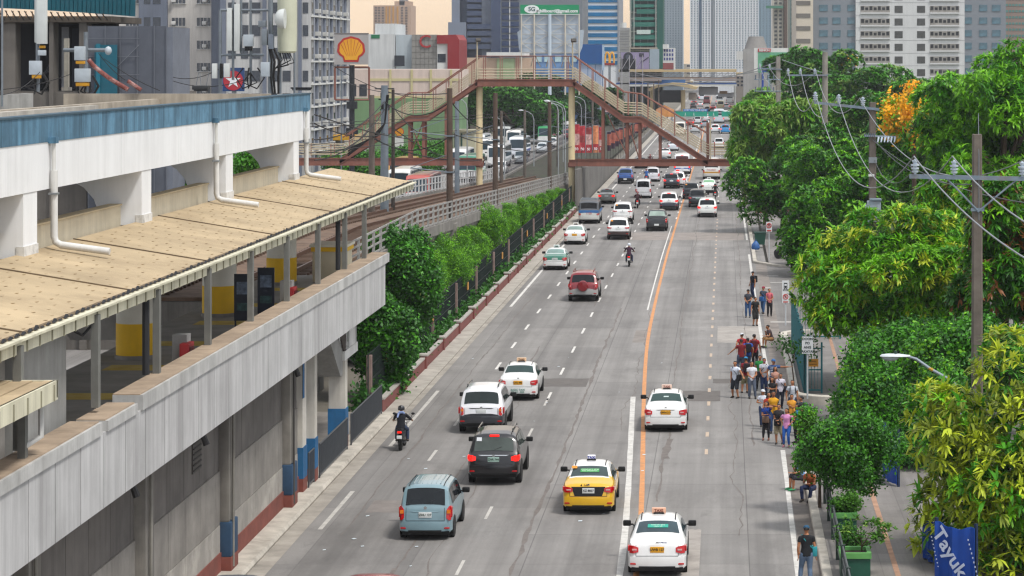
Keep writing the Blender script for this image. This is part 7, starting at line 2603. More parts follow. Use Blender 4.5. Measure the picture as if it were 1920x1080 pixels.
# ---- teal corrugated and mesh fence on the kerb island
TEAL = M('#1f6d74',.6,.1,.12,2,streak=.3,stain='#1a4c52')
t = thing("teal_fence","teal metal fence panels standing on the kerb island behind the crowd","fence",(3.5,122,.16))
mb = MB()
for k in range(60):
 y0_ = -12 + .36 * k
 y1_ = y0_ + .36
 if y1_ > 9.2:
  break
 xa = .10 if k % 2 else 0
 hh = 2.3 + .12 * math.sin(k * .9)
 mb.add([(xa,y0_,0),(.10 - xa,y1_,0),(.10 - xa,y1_,hh),(xa,y0_,hh),(xa + .02,y0_,0),(.12 - xa,y1_,0),(.12 - xa,y1_,hh),(xa + .02,y0_,hh)],[(3,2,1,0),(4,5,6,7),(2,3,7,6)],TEAL)
mb.build("corrugated_panel",t,False)
for y_ in (-11.9,9.3):
 mb = MB()
 for x_ in np.arange(.2,.8 if y_ < 0 else 2.6,.14):
  mb.box(x_,y_,.1,x_ + .02,y_ + .02,2.0,TEAL)
 for z_ in (.1,1.0,1.95):
  mb.box(.1,y_ - .02,z_,.8 if y_ < 0 else 2.6,y_ + .03,z_ + .06,TEAL)
 for x_ in (.12,.8 if y_ < 0 else 2.6):
  mb.box(x_ - .04,y_ - .04,0,x_ + .04,y_ + .04,2.25,TEAL)
 mb.build("mesh_gate",t,False)
mb = MB()
mb.cbox(.40,-11.98,1.35,.5,.04,.34,M('#c68a2e',.6,0,.12,3))
mb.text("BAWAL",.10,INKD,Mat((.40,-12.01,1.41),FACE),depth=.002)
mb.text("TUMAWID",.08,INKD,Mat((.40,-12.01,1.28),FACE),depth=.002)
mb.build("notice_plate",t,False)
# ---- steel railing along the near pavement
t = thing("pedestrian_railing","grey steel pedestrian railing between the gutter kerb and the planters","railing",(3.35,74,.15))
RM = M('#5c6163',.5,.4,.12,2)
RG = plain('#25352f',.6)
for k in range(9):
 y_ = -16 + 3.1 * k
 mb = MB()
 mb.box(-.06,y_ - .06,0,.06,y_ + .06,1.05,RG)
 mb.build("post",t,False)
mb = MB()
for z_ in (.35,.68,1.0):
 mb.tube([(0,-16,z_),(0,8.8,z_)],.03,RM,6)
for k in range(80):
 mb.tube([(0,-16 + .31 * k,.35),(0,-16 + .31 * k,1.0)],.012,RM,4,False)
mb.build("rails",t,False)
# ---- planters
PG = M('#1e5240',.6,0,.14,2,streak=.4,stain='#16382d')
PGT = M('#5d9a52',.6,0,.1,2)
def planter(px0,px1,py_top,py_base,label):
 Y = (H - .15) * F / (py_base - VY)
 s = Y / F
 w = (px1 - px0) * s
 x = (PX(px0,Y) + PX(px1,Y)) / 2
 h_ = PZ(py_top,Y) - .15
 t = thing("planter_box",label,"planter",(x,Y + .5,.15),0,"green planters on the pavement")
 mb = MB()
 mb.prism([(-w / 2 * .94,-.48),(w / 2 * .94,-.48),(w / 2 * .94,.48),(-w / 2 * .94,.48)],'z',0,h_ - .14,PG)
 mb.build("box",t,False)
 mb = MB()
 for a,b,c,d in ((-w / 2,-.53,w / 2,-.40),(-w / 2,.40,w / 2,.53),(-w / 2,-.40,-w / 2 + .12,.40),(w / 2 - .12,-.40,w / 2,.40)):
  mb.box(a,b,h_ - .16,c,d,h_,PGT)
 mb.build("rim",t,False)
 mb = MB()
 mb.box(-w / 2 + .1,-.4,h_ - .2,w / 2 - .1,.4,h_ - .1,plain('#3a2f26',.95))
 mb.build("soil",t,False)
 return t,x,Y + .5,h_ + .15
_,xa,ya,za = planter(1559,1608,962,1012,"dark green planter box with lighter rim, farther of the two by the railing")
_,xb,yb,zb2 = planter(1575,1634,1037,1085,"dark green planter box with a spreading sapling, cut by the bottom edge")
tree("planter_shrub","low green shrub filling the farther planter box",xa,ya,za + .2,.42,.35,.26,'leaf',[(L_BUSH,.6),(L_DEEP,.4)],500,201,None,8,za - .1,.02,.6,.5,cat="shrub")
tree("planter_sapling","sparse fern leaved sapling in the nearer planter box",xb + .2,yb,zb2 + .5,.85,.5,.5,'feather',[(L_BUSH,.6),(L_PALE,.4)],70,202,None,7,zb2 - .1,.02,.5,.34,cat="sapling")
tree("planter_shrub","small shrub beside the bare stem above the nearer planter",xb - .1,yb + 1.4,.75,.35,.3,.45,'leaf',[(L_BUSH,.6),(L_DEEP,.4)],320,203,None,8,.15,.02,.6,.5,cat="shrub")
t = thing("bare_twig","thin leaning dark twig with a tuft of leaves beside the white board","twig",(PX(1489,110),110,.16))
mb = MB()
mb.tube([(0,-.3,.1),(-.02,0,.6),(-.1,0,1.3),(-.32,.05,1.9),(-.5,.1,2.2)],[.035,.03,.025,.02,.012],BARK,6)
mb.tube([(-.1,0,1.3),(.05,.05,1.9),(-.05,.1,2.3)],[.02,.015,.008],BARK,6)
mb.build("trunk",t,False)
rng = np.random.default_rng(6)
Pp = np.array([[-.3,0,1.95],[-.6,.1,2.25],[0,.05,2.0],[.3,.05,2.15],[.8,0,1.9],[.6,0,2.1]])
Pp = np.repeat(Pp,12,0) + rng.normal(size=(72,3)) * .2
V,Fq = leaflets(Pp,unit(rng.normal(size=(72,3))),rng,6,.13,.12)
crown("crown",t,[(V,Fq,L_DEEP)])
# ---- blue tarpaulin screens below the mango tree, with torn lettering
TARP = M('#1247a0',.55,0,.2,1.2,stain='#0d2a5a',stain_amt=.5)
TARP2 = M('#184f95',.6,0,.2,1.2)
def tarp(px,py_base,w,hgt,ang,label,txt=None):
 Y = (H - .15) * F / (py_base - VY)
 t = thing("tarpaulin_screen",label,"tarpaulin",(PX(px,Y),Y,.15),ang,"blue tarpaulins along the pavement")
 mb = MB()
 rings = []
 n_ = 14
 for q in range(n_ + 1):
  u = q / n_
  yy = .06 * math.sin(u * 9) + .03 * math.sin(u * 23)
  tz = hgt - .10 * math.sin(u * PI) + .03 * math.sin(u * 17)
  rings.append([(-w / 2 + w * u,yy - .01,.05),(-w / 2 + w * u,yy - .03,hgt * .5),(-w / 2 + w * u,yy - .01,tz),(-w / 2 + w * u,yy + .012,tz),(-w / 2 + w * u,yy - .006,hgt * .5),(-w / 2 + w * u,yy + .012,.05)])
 mb.loft(rings,TARP,True,True)
 if txt:
  mb.text(txt,.62,M('#c9d3e6',.6,0,.1,3),Mat((-.1,-.11,hgt * .55),FACE,rz=0) @ Matrix.Rotation(-.9,4,'Z'),depth=.003,bold=.012)
  for k in range(9):
   mb.cbox(-.75 + .03 * k,-.1,hgt * .75 - .1 * k,.035,.01,.03,M('#c9d3e6',.6))
   mb.cbox(.55 + .04 * k,-.1,hgt * .8 - .12 * k,.035,.01,.05,M('#c9d3e6',.6))
 mb.build("tarpaulin_cloth",t,False)
 for sg in (-1,1):
  mb = MB()
  mb.box(sg * w / 2 - .04,.03,0,sg * w / 2 + .04,.11,hgt + .1,M('#20304e',.6,.2,.1,2))
  mb.build("post",t,False)
 return t
tarp(1790,1100,1.4,1.75,-.75,"blue tarpaulin with torn white lettering below the mango tree","Tayuk")
tarp(1746,1056,1.1,1.35,-1.2,"plain blue tarpaulin behind the lettered one, edge on to the pavement")
tarp(1668,905,1.7,1.9,-1.35,"blue tarpaulin glimpsed through the dark fig tree")
tarp(1640,830,1.2,2.2,-.6,"tall blue tarpaulin glimpsed between the fig tree leaves beside the orange cloth")
t = thing("orange_cloth","orange patterned cloth hung beside the blue tarpaulin in the fig tree's shade","cloth",(PX(1652,98),97.4,.15))
mb = MB()
rings = []
for q in range(9):
 u = q / 8
 yy = .04 * math.sin(u * 7)
 rings.append([(-.2 + .4 * u,yy - .01,1.5),(-.2 + .4 * u,yy - .01,2.5),(-.2 + .4 * u,yy + .01,2.5),(-.2 + .4 * u,yy + .01,1.5)])
mb.loft(rings,M('#c9731f',.8,0,.35,6,stain='#e0b060',stain_amt=.6,stain_scale=4))
mb.tube([(-.25,.03,0),(-.25,.03,2.6)],.03,STEEL,6)
mb.tube([(-.25,.03,2.52),(.22,.03,2.52)],.02,STEEL,6)
mb.build("cloth_panel",t,False)
t = thing("site_hoarding","grey corrugated hoarding behind the lettered blue tarpaulin","hoarding",(PX(1865,76),76.2,.15))
mb = MB()
for k in range(16):
 mb.box(-.9 + .12 * k,.03 * (k % 2),0,-.9 + .12 * k + .11,.03 * (k % 2) + .03,1.9,M('#77756f',.8,.1,.15,2,streak=.5))
mb.build("sheeting",t,False)
mb = MB()
mb.cbox(.55,-.05,1.0,.3,.05,1.6,M('#cfcac4',.7,0,.1,2,stain='#b06a80',stain_amt=.5))
mb.build("notice_board",t,False)
# ---- things on the far pavement: bins, brick steps, sitting stall
t = thing("waste_bin","dark green wheeled bin standing on the pavement by the small sign","bin",(PX(1425,197),197,.15))
mb = MB()
mb.loft([[(a * k,b * k,z_) for a,b in ((-1,-1),(1,-1),(1,1),(-1,1))] for z_,k in ((.1,.36),(1.0,.46))],M('#1d4a3c',.6,0,.1,2),smooth=False)
mb.build("bin_body",t,False)
mb = MB()
mb.cbox(0,0,1.04,.98,1.0,.1,M('#173a30',.6,0,.1,2),bev=.03)
mb.build("lid",t,False)
for sg in (-1,1):
 mb = MB()
 mb.disc((sg * .3,.3,.1),'x',.1,.06,RUBBER,12)
 mb.build("wheel",t,False)
t = thing("blue_sack","blue plastic sack slumped beside the green bin","sack",(PX(1417,193),193,.15))
mb = MB()
mb.loft([[(r_ * math.cos(2 * PI * j / 10) * (1 + .12 * math.sin(3 * j)),r_ * math.sin(2 * PI * j / 10),z_) for j in range(10)] for z_,r_ in ((0,.26),(.15,.33),(.4,.28),(.6,.14),(.68,.05),(.75,.1))],M('#2a5a95',.5,0,.2,4))
mb.build("sack_body",t,False)
t = thing("brick_wall","reddish brick wall with steps on the far pavement under the trees","wall",(PX(1442,240),240,.15))
BRK = bpy.data.materials.new("brickwork")
BRK.use_nodes = True
nb_ = BRK.node_tree
bt = nb_.nodes.new("ShaderNodeTexBrick")
bt.inputs["Scale"].default_value = 1
bt.inputs["Brick Width"].default_value = .5
bt.inputs["Row Height"].default_value = .22
bt.inputs["Mortar Size"].default_value = .03
bt.inputs["Color1"].default_value = (.21,.085,.06,1)
bt.inputs["Color2"].default_value = (.27,.12,.085,1)
bt.inputs["Mortar"].default_value = (.22,.18,.15,1)
tcn = nb_.nodes.new("ShaderNodeTexCoord")
mpn = nb_.nodes.new("ShaderNodeMapping")
mpn.inputs["Rotation"].default_value = (R(90),0,0)
nb_.links.new(tcn.outputs["Object"],mpn.inputs[0])
nb_.links.new(mpn.outputs[0],bt.inputs["Vector"])
nb_.links.new(bt.outputs["Color"],nb_.nodes["Principled BSDF"].inputs["Base Color"])
nb_.nodes["Principled BSDF"].inputs["Roughness"].default_value = .9
mb = MB()
mb.box(-1.3,0,0,2.6,.3,3.2,BRK)
for k in range(5):
 mb.box(-1.3,-.35 * (5 - k),0,.4,-.35 * (4 - k),.16 * (k + 1),BRK)
mb.build("wall_body",t,False)
t = thing("parked_motorbikes","row of dark parked motorbikes crowded under the street tree","motorbikes",(PX(1475,183),184,.15))
t["kind"] = "thing"
for k in range(3):
 y_ = .9 * k
 mb = MB()
 for dx in (-.6,.6):
  mb.disc((dx,y_,.3),'y',.3,.1,RUBBER,14)
 mb.cbox(0,y_,.55,1.0,.25,.3,plain('#1a1b20',.4),bev=.06)
 mb.cbox(-.15,y_,.76,.6,.24,.1,BLACK,bev=.04)
 mb.tube([(.6,y_,.3),(.42,y_,1.0)],.04,STEEL,6)
 mb.tube([(.42,y_ - .3,1.0),(.42,y_ + .3,1.0)],.02,BLACK,6)
 mb.build("motorbike",t,False)
# ------------------------------------------------------------------ the city behind
def bld(label,cat="building",px=0,Y=0,name="office_building"):
 return thing(name,label,cat,(PX(px,Y),Y,0))
def windows(t,rects,y,dep,mat,name="window",axis='y',maxn=100):
 """rects (a0, z0, a1, z1) on a face: each window its own part up to a hundred, the rest one part"""
 rects = sorted(rects,key=lambda r: -(r[2] - r[0]) * (r[3] - r[1]))
 cache = {}
 ox,oy,oz = t.location
 def shape(mb,a0,z0,a1,z1):
  if axis == 'y':
   mb.box(a0,y - dep,z0,a1,y + .05,z1,mat)
  elif axis == 'x':
   mb.box(y - .05,a0,z0,y + dep,a1,z1,mat)
  else:
   mb.box(y - dep,a0,z0,y + .05,a1,z1,mat)
 for (a0,z0,a1,z1) in rects[:maxn]:
  key = (round(a1 - a0,3),round(z1 - z0,3))
  if key not in cache:
   mb = MB()
   w,h_ = a1 - a0,z1 - z0
   d = dep
   if axis == 'y':
    mb.box(-w / 2,-d,-h_ / 2,w / 2,.05,h_ / 2,mat)
   elif axis == 'x':
    mb.box(-.05,-w / 2,-h_ / 2,d,w / 2,h_ / 2,mat)
   else:
    mb.box(-d,-w / 2,-h_ / 2,.05,w / 2,h_ / 2,mat)
   cache[key] = mb.mesh(name)
  o = bpy.data.objects.new(name,cache[key])
  COL.objects.link(o)
  o.parent = t
  c = (a0 + a1) / 2
  o.location = ((c if axis == 'y' else y) - ox,(y if axis == 'y' else c) - oy,(z0 + z1) / 2 - oz)
 if len(rects) > maxn:
  mb = MB()
  for r in rects[maxn:]:
   shape(mb,*r)
  o = mb.build(name + "_rows",t)
  o["kind"] = "stuff"
CW = M('#cfcfcb',.8,0,.05,.3,streak=.1)
GLB = M('#0f2634',.08,0,.35,.25,spec=.8)
GLT = M('#1f4a55',.08,0,.35,.2,spec=.8)
GLD = M('#1b2430',.1,0,.3,.2,spec=.8)
# A: tall pale apartment block with grey pier, behind the station roof
Y = 330.
s = Y / F
X_ = lambda px: PX(px,Y)
Z_ = lambda py: PZ(py,Y)
WALLG = M('#c6c1bb',.85,0,.07,.15,streak=.35,stain='#7f7a75')
GREYP = M('#6b7280',.85,0,.08,.2,streak=.2)
t = bld("tall pale apartment block with grey piers and air conditioners behind the station roof",px=325,Y=Y,name="apartment_block")
mb = MB()
mb.box(X_(180),Y,0,X_(414),Y + 26,38,WALLG)
mb.build("wall",t)
mb = MB()
for a,b in ((262,315),(398,416)):
 mb.box(X_(a),Y - .6,0,X_(b),Y + .02,38,GREYP)
mb.build("grey_pier",t)
rows = [Z_(p) for p in (-44,-1,41,84,126,168)]
rr = []
for z in rows:
 for a,b in ((236,262),(322,348),(369,395)):
  rr.append((X_(a),z - .55,X_(b),z + .55))
windows(t,rr,Y,.04,GLD)
rr = [(X_(a),z - .6,X_(b),z + .6) for z in rows for a,b in ((272,284),(289,303))]
windows(t,rr,Y - .6,.04,GLD)
mb = MB()
for z in rows:
 for a in (326,384):
  mb.cbox(X_(a),Y - .25,z - .15,.55,.5,.45,M('#c9c8c4',.6,0,.1,2),bev=.02)
 for a,b in ((322,348),(369,395),(236,262)):
  for k in range(5):
   xx = X_(a) + (X_(b) - X_(a)) * k / 4
   mb.box(xx - .025,Y - .08,z - .55,xx + .025,Y - .04,z + .55,WALLG)
  mb.box(X_(a) - .1,Y - .18,z - .62,X_(b) + .1,Y,z - .55,CW)
mb.build("air_conditioners",t)
# B: second apartment wing whose side runs back along the view
Y = 300.
t = bld("grey apartment wing with stacked balconies and pipes, its long side facing the tracks",px=540,Y=Y,name="apartment_block")
WB = M('#bcbcba',.85,0,.1,.2,streak=.45,stain='#6f6f72')
X0b,X1b = PX(414,Y),PX(583,Y)
mb = MB()
mb.box(X0b,Y,0,X1b,Y + 30,42,WB)
mb.build("wall",t)
mb = MB()
for a,b in ((414,424),(493,500),(560,566)):
 mb.box(PX(a,Y),Y - .35,0,PX(b,Y),Y + .02,42,GREYP)
for k in range(5):
 yy = Y + 3 + k * 5.6
 mb.box(X1b - .02,yy,0,X1b + .3,yy + .8,42,GREYP)
mb.build("grey_pier",t)
rr = []
for k in range(15):
 z = 4 + k * 2.75
 for a,b in ((428,442),(452,466),(472,488),(506,520),(530,545),(568,578)):
  rr.append((PX(a,Y),z,PX(b,Y),z + 1.3))
windows(t,rr,Y,.05,GLD)
rr = []
for k in range(15):
 z = 4 + k * 2.75
 for j in range(5):
  yy = Y + .6 + j * 5.6
  rr.append((yy,z,yy + 1.9,z + 1.35))
  rr.append((yy + 3.6,z,yy + 4.6,z + 1.35))
windows(t,rr,X1b,.05,GLD,axis='x',maxn=75)
mb = MB()
for k in range(15):
 z = 3.8 + k * 2.75
 mb.box(X1b,Y + .1,z - .25,X1b + .45,Y + 29,z - .05,CW)
 for j in range(5):
  yy = Y + 1.0 + j * 5.6
  mb.cbox(X1b + .35,yy + 2.2,z + .5,.6,.8,.5,M('#bdbdba',.6,0,.1,2),bev=.02)
mb.build("balcony_ledges",t)
mb = MB()
for j in range(6):
 mb.tube([(X1b + .35,Y + .3 + 5.6 * j,0),(X1b + .35,Y + .3 + 5.6 * j,42)],.09,plain('#8b8f98'),6)
mb.build("drain_pipes",t)
# unfinished building with teal sheet roof on the far left
t = bld("unfinished concrete building with curved teal sheet roof and dark openings",px=120,Y=128,name="unfinished_building")
Y = 128.
s = Y / F
TEALS = M('#0f5563',.5,.2,.12,.8,streak=.3,stain='#0a3b45')
CC = M('#6b6660',.9,0,.15,.8,streak=.4)
mb = MB()
rings = []
for k in range(15):
 u = k / 14
 px = -60 + 300 * u
 zb_ = PZ(14 + 16 * u ** 1.5,Y)
 rings.append([(PX(px,Y),Y - 1.5 + 3 * u,zb_),(PX(px + 3,Y),Y - 1.4 + 3 * u,zb_ + 5),(PX(px + 3,Y),Y - 1.3 + 3 * u,zb_ + 5),(PX(px,Y),Y - 1.4 + 3 * u,zb_)])
mb.loft(rings,TEALS,smooth=False)
for k in range(40):
 u = k / 40
 px = -60 + 300 * u
 zb_ = PZ(14 + 16 * u ** 1.5,Y)
 mb.tube([(PX(px,Y),Y - 1.56 + 3 * u,zb_),(PX(px + 3,Y),Y - 1.46 + 3 * u,zb_ + 5)],.03,TEALS,4)
mb.build("roof",t)
mb = MB()
mb.box(PX(-60,Y),Y - .6,PZ(42,Y),PX(214,Y),Y + 6,PZ(18,Y) - .35,M('#4f4840',.9,0,.2,1,streak=.4))
for k in range(22):
 a = -50 + 12 * k
 mb.tube([(PX(a,Y),Y - 1.2,PZ(18 + k * .4,Y)),(PX(a + 6,Y),Y - .7,PZ(38,Y))],.03,plain('#2c2b2a'),4)
 mb.tube([(PX(a,Y),Y - .9,PZ(18 + k * .4,Y)),(PX(a,Y),Y - .9,PZ(34,Y))],.025,plain('#7a5a3a'),4)
mb.build("roof_beam",t)
for a,b in ((6,33),(96,104),(152,166)):
 mb = MB()
 mb.box(PX(a,Y),Y - .4,0,PX(b,Y),Y + .6,PZ(42,Y),CC)
 mb.build("column",t)
mb = MB()
mb.box(PX(-60,Y),Y + 5.4,0,PX(170,Y),Y + 6,PZ(42,Y),plain('#2b2b2e',.9))
mb.box(PX(-60,Y),Y - .2,0,PX(330,Y),Y + 5,PZ(172,Y),CC)
mb.build("back_wall",t)
mb = MB()
mb.box(PX(36,Y),Y + 3.6,PZ(168,Y),PX(68,Y),Y + 3.8,PZ(80,Y),plain('#17181b',.9))
mb.box(PX(100,Y),Y + 1.6,PZ(168,Y),PX(112,Y),Y + 1.8,PZ(50,Y),plain('#8e8f92',.8))
mb.box(PX(110,Y),Y + 2.6,PZ(168,Y),PX(134,Y),Y + 2.8,PZ(52,Y),plain('#3b3c44',.8))
for k in range(8):
 mb.tube([(PX(34 + 4 * k,Y),Y + 3.4,PZ(150 - 2 * k,Y)),(PX(64,Y),Y + 3.4,PZ(130 - 6 * k,Y))],.02,plain('#4d4d52'),4)
mb.build("inner_panels",t)
t = bld("grey safety netting stretched over scaffolding beside the teal roofed building","scaffold",245,126,"scaffold_netting")
Y = 126.
NET = M('#565a63',.85,0,.1,1.2,streak=.15)
mb = MB()
mb.box(PX(166,Y),Y - .02,6,PX(313,Y),Y + .05,PZ(49,Y),NET)
mb.box(PX(313,Y),Y - .02,6,PX(324,Y),Y + 4,PZ(51,Y),M('#6d727c',.85,0,.1,1.2))
mb.build("net",t)
mb = MB()
for px in (166,198,226,258,290,313):
 mb.tube([(PX(px,Y),Y - .1,6),(PX(px,Y),Y - .1,PZ(48,Y))],.018,plain('#63676f',.6),5)
for py in (72,106,140):
 mb.tube([(PX(166,Y),Y - .12,PZ(py,Y)),(PX(262,Y),Y - .12,PZ(py,Y))],.016,plain('#63676f',.6),5)
mb.tube([(PX(222,Y),Y - .14,PZ(124,Y)),(PX(262,Y),Y - .14,PZ(84,Y))],.016,plain('#74787f',.6),5)
mb.build("scaffold_poles",t)
mb = MB()
mb.box(PX(180,Y),Y - .3,8,PX(222,Y),Y - .2,PZ(84,Y),M('#16596a',.6,.1,.12,1))
mb.box(PX(184,Y),Y - .4,8,PX(191,Y),Y - .3,PZ(82,Y),M('#1d6c80',.6,.1,.12,1))
mb.build("teal_sheet",t)
# petrol signs
def board(px,Y,label,cat="sign",name="sign_board"):
 return thing(name,label,cat,(PX(px,Y),Y,0))
t = board(659,282,"big petrol station sign with a yellow and red scallop shell on a black post")
Y = 282.
s = Y / F
mb = MB()
mb.cbox(PX(659,Y),Y,PZ(92,Y),63 * s,.5,58 * s,M('#9b9795',.6,0,.05,.5))
mb.box(PX(627,Y),Y - .28,PZ(64,Y),PX(691,Y),Y + .28,PZ(62,Y),plain('#6b6664'))
bd = mb.build("panel",t)
def shell(mb,cx,y,cz,r,c_out,c_in):
 def outline(k):
  pts = []
  for a in np.linspace(R(-28),R(208),57):
   w_ = r * k * (1 + .02 * math.cos((a - R(90)) * 7 * 360 / 236))
   pts.append((cx + w_ * 1.0 * math.cos(a),cz + w_ * .9 * math.sin(a)))
  return pts + [(cx - r * .60 * k,cz - r * .60 * k),(cx - r * .52 * k,cz - r * .93 * k),(cx + r * .52 * k,cz - r * .93 * k),(cx + r * .60 * k,cz - r * .60 * k)]
 mb.prism(outline(1.0),'y',y - .02,y,c_out)
 mb.prism(outline(.84),'y',y - .04,y - .021,c_in)
 for k in range(-3,4):
  a = R(90) - k * R(21)
  p0 = Vector((cx + k * r * .10,cz - r * .48))
  p1 = Vector((cx + r * .80 * math.cos(a),cz + r * .74 * math.sin(a)))
  d = (p1 - p0).normalized()
  n_ = Vector((-d.y,d.x)) * r * .018
  mb.prism([tuple(p0 - n_ * .4),tuple(p0 + n_ * .4),tuple(p1 + n_),tuple(p1 - n_)],'y',y - .055,y - .041,c_out)
SR,SY = M('#a8281f',.5,0,.05,1),M('#d99a1c',.5,0,.05,1)
mb = MB()
shell(mb,PX(659,Y),Y - .26,PZ(92,Y),26 * s,SR,SY)
mb.build("shell_emblem",t)
mb = MB()
mb.tube([(PX(660,Y),Y,0),(PX(660,Y),Y,PZ(122,Y))],.3,plain('#171a1f',.6),10)
mb.cyl(PX(660,Y),Y,PZ(204,Y),PZ(190,Y),.62,plain('#171a1f',.6),12)
mb.cyl(PX(660,Y),Y,PZ(252,Y),PZ(240,Y),.7,plain('#171a1f',.6),12)
mb.build("post",t)
mb = MB()
for (a,b) in (((628,126),(628,187)),((692,126),(692,187)),((628,126),(692,126)),((628,187),(692,187))):
 mb.tube([(PX(a[0],Y),Y,PZ(a[1],Y)),(PX(b[0],Y),Y,PZ(b[1],Y))],.12,BR,6)
mb.tube([(PX(640,Y),Y,0),(PX(640,Y),Y,PZ(130,Y))],.08,GALV,6)
mb.build("frame",t)
t = board(747,330,"small round shell sign on a white post under the footbridge")
mb = MB()
shell(mb,PX(749,330),329.7,PZ(247,330),9 * 330 / F,SR,SY)
mb.build("shell_emblem",t)
mb = MB()
mb.box(PX(747,330),329.75,0,PX(751,330),329.95,PZ(242,330),plain('#c9c9c4'))
mb.box(PX(741,330),329.72,PZ(275,330),PX(757,330),329.9,PZ(256,330),plain('#d0d0cc'))
mb.build("post",t)
t = board(437,262,"blue square petrol sign with a white star on a red disc behind the antenna frame")
Y = 262.
s = Y / F
mb = MB()
mb.cbox(PX(438,Y),Y,PZ(149,Y),40 * s,.4,44 * s,M('#173a6b',.5,0,.06,1))
mb.build("panel",t)
mb = MB()
cx,cz = PX(438,Y),PZ(151,Y)
mb.disc((cx,Y - .22,cz),'y',18.5 * s,.04,M('#a81f2d',.5,0,.05,1),32)
st_ = []
for k in range(10):
 r_ = (15 if k % 2 == 0 else 5.8) * s
 a = R(90) + k * PI / 5
 st_.append((cx + r_ * math.cos(a),cz + r_ * math.sin(a)))
mb.prism(st_,'y',Y - .27,Y - .241,plain('#dcdfe2',.5))
mb.build("star_emblem",t)
mb = MB()
mb.tube([(PX(438,Y),Y + .3,0),(PX(438,Y),Y + .3,PZ(160,Y))],.25,STEEL,10)
mb.build("post",t)
def arches(px,Y,py0,py1,w,label,base=True):
 s = Y / F
 t = thing("arches_sign",label,"sign",(PX(px,Y),Y,0))
 yel = M('#e0a012',.5,0,.05,1)
 cx,zt,zb_ = PX(px,Y),PZ(py0,Y),PZ(py1,Y)
 W_ = w * s / 2
 h_ = zt - zb_
 mb = MB()
 for sg in (-1,1):
  pts = []
  for a in np.linspace(PI,0,15):
   pts.append((cx + sg * W_ * .5 + W_ * .42 * math.cos(a),Y,zt - h_ * .62 + h_ * .60 * math.sin(a)))
  pts = [(pts[0][0] - sg * 0,Y,zb_)] + pts + [(pts[-1][0],Y,zb_)]
  mb.tube(pts,W_ * .17,yel,8)
 mb.build("arches",t)
 mb = MB()
 if base:
  mb.box(cx - W_ * 1.05,Y - .25,zb_ - h_ * .22,cx + W_ * 1.05,Y + .25,zb_,M('#8a2a22',.5,0,.08,1))
 mb.tube([(cx,Y + .1,0),(cx,Y + .1,zb_)],.3,STEEL,8)
 mb.build("post",t)
arches(1143,600,98,118,18,"yellow double arch sign on a red base left of the far station")
arches(1592,372,103,124,31,"yellow double arch sign poking above the treetops before the grey block",False)
# low commercial blocks beyond the petrol station
Y = 430.
t = bld("white commercial building with a grey wall bearing a red letter C and red corner",px=780,Y=Y,name="commercial_building")
WH = M('#bfc1c0',.8,0,.08,.2,streak=.35,stain='#8a8d8e')
TIL = M('#85837e',.8,0,.1,.4)
REDW = M('#862024',.6,0,.08,.5)
mb = MB()
mb.box(PX(690,Y),Y,0,PX(740,Y),Y + 18,PZ(64,Y),WH)
mb.box(PX(700,Y),Y + 2,0,PX(738,Y),Y + 16,PZ(44,Y),WH)
mb.box(PX(741,Y),Y + .8,0,PX(772,Y),Y + 18,PZ(65,Y),M('#a9b3b8',.7,0,.06,.2,streak=.2))
mb.build("white_wall",t)
mb = MB()
mb.box(PX(772,Y),Y,PZ(133,Y),PX(820,Y),Y + 16,PZ(65,Y),TIL)
for k in range(1,6):
 mb.box(PX(772 + 8 * k,Y) - .03,Y - .04,PZ(133,Y),PX(772 + 8 * k,Y) + .03,Y + .02,PZ(65,Y),plain('#6b6964'))
for k in range(1,6):
 z_ = PZ(65 + 11 * k,Y)
 mb.box(PX(772,Y),Y - .035,z_ - .03,PX(820,Y),Y + .02,z_ + .03,plain('#6b6964'))
mb.build("tiled_wall",t)
mb = MB()
mb.text("C",34 * Y / F,M('#9a2a2c',.5,0,.05,1),Mat((PX(797,Y),Y - .12,PZ(79,Y)),FACE),depth=.1,bold=.01)
mb.build("letter_sign",t)
mb = MB()
mb.box(PX(820,Y),Y - .3,PZ(135,Y),PX(840,Y),Y + 14,PZ(82,Y),CW)
mb.build("white_corner",t)
mb = MB()
mb.prism([(PX(820,Y),PZ(66,Y)),(PX(856,Y),PZ(65,Y)),(PX(862,Y),PZ(75,Y)),(PX(862,Y),PZ(155,Y)),(PX(840,Y),PZ(135,Y)),(PX(840,Y),PZ(82,Y)),(PX(820,Y),PZ(82,Y))],'y',Y - .8,Y + 12,REDW)
mb.build("red_corner",t)
rr = [(PX(740,Y),PZ(124,Y),PX(759,Y),PZ(104,Y)),(PX(821,Y),PZ(117,Y),PX(836,Y),PZ(101,Y))]
windows(t,rr,Y - .3,.05,GLD)
mb = MB()
mb.box(PX(696,Y),Y - .08,PZ(72,Y),PX(712,Y),Y,PZ(65,Y),M('#1d6a45',.6,0,.05,1))
mb.build("green_sign",t)
Y = 405.
t = bld("long pale pink wall with cream bands above a green base, behind the footbridge stairs",px=740,Y=Y,name="warehouse")
PNKW = M('#c9b8ad',.85,0,.06,.2,streak=.2)
GRNW = M('#6b8a62',.85,0,.1,.2,streak=.2)
CRB = M('#b9b084',.85,0,.06,.3)
mb = MB()
mb.box(PX(622,Y),Y,PZ(184,Y),PX(862,Y),Y + 14,PZ(130,Y),PNKW)
mb.build("wall",t)
mb = MB()
mb.box(PX(618,Y),Y - .3,0,PX(862,Y),Y + 13,PZ(184,Y),GRNW)
mb.build("green_base",t)
mb = MB()
mb.box(PX(694,Y),Y - .12,PZ(152,Y),PX(862,Y),Y,PZ(147,Y),CRB)
mb.box(PX(694,Y),Y - .12,PZ(184,Y),PX(862,Y),Y,PZ(180,Y),CRB)
for a in (732,772,808,846):
 mb.box(PX(a - 2,Y),Y - .2,PZ(184,Y),PX(a + 2,Y),Y,PZ(130,Y),CRB)
mb.build("cream_bands",t)
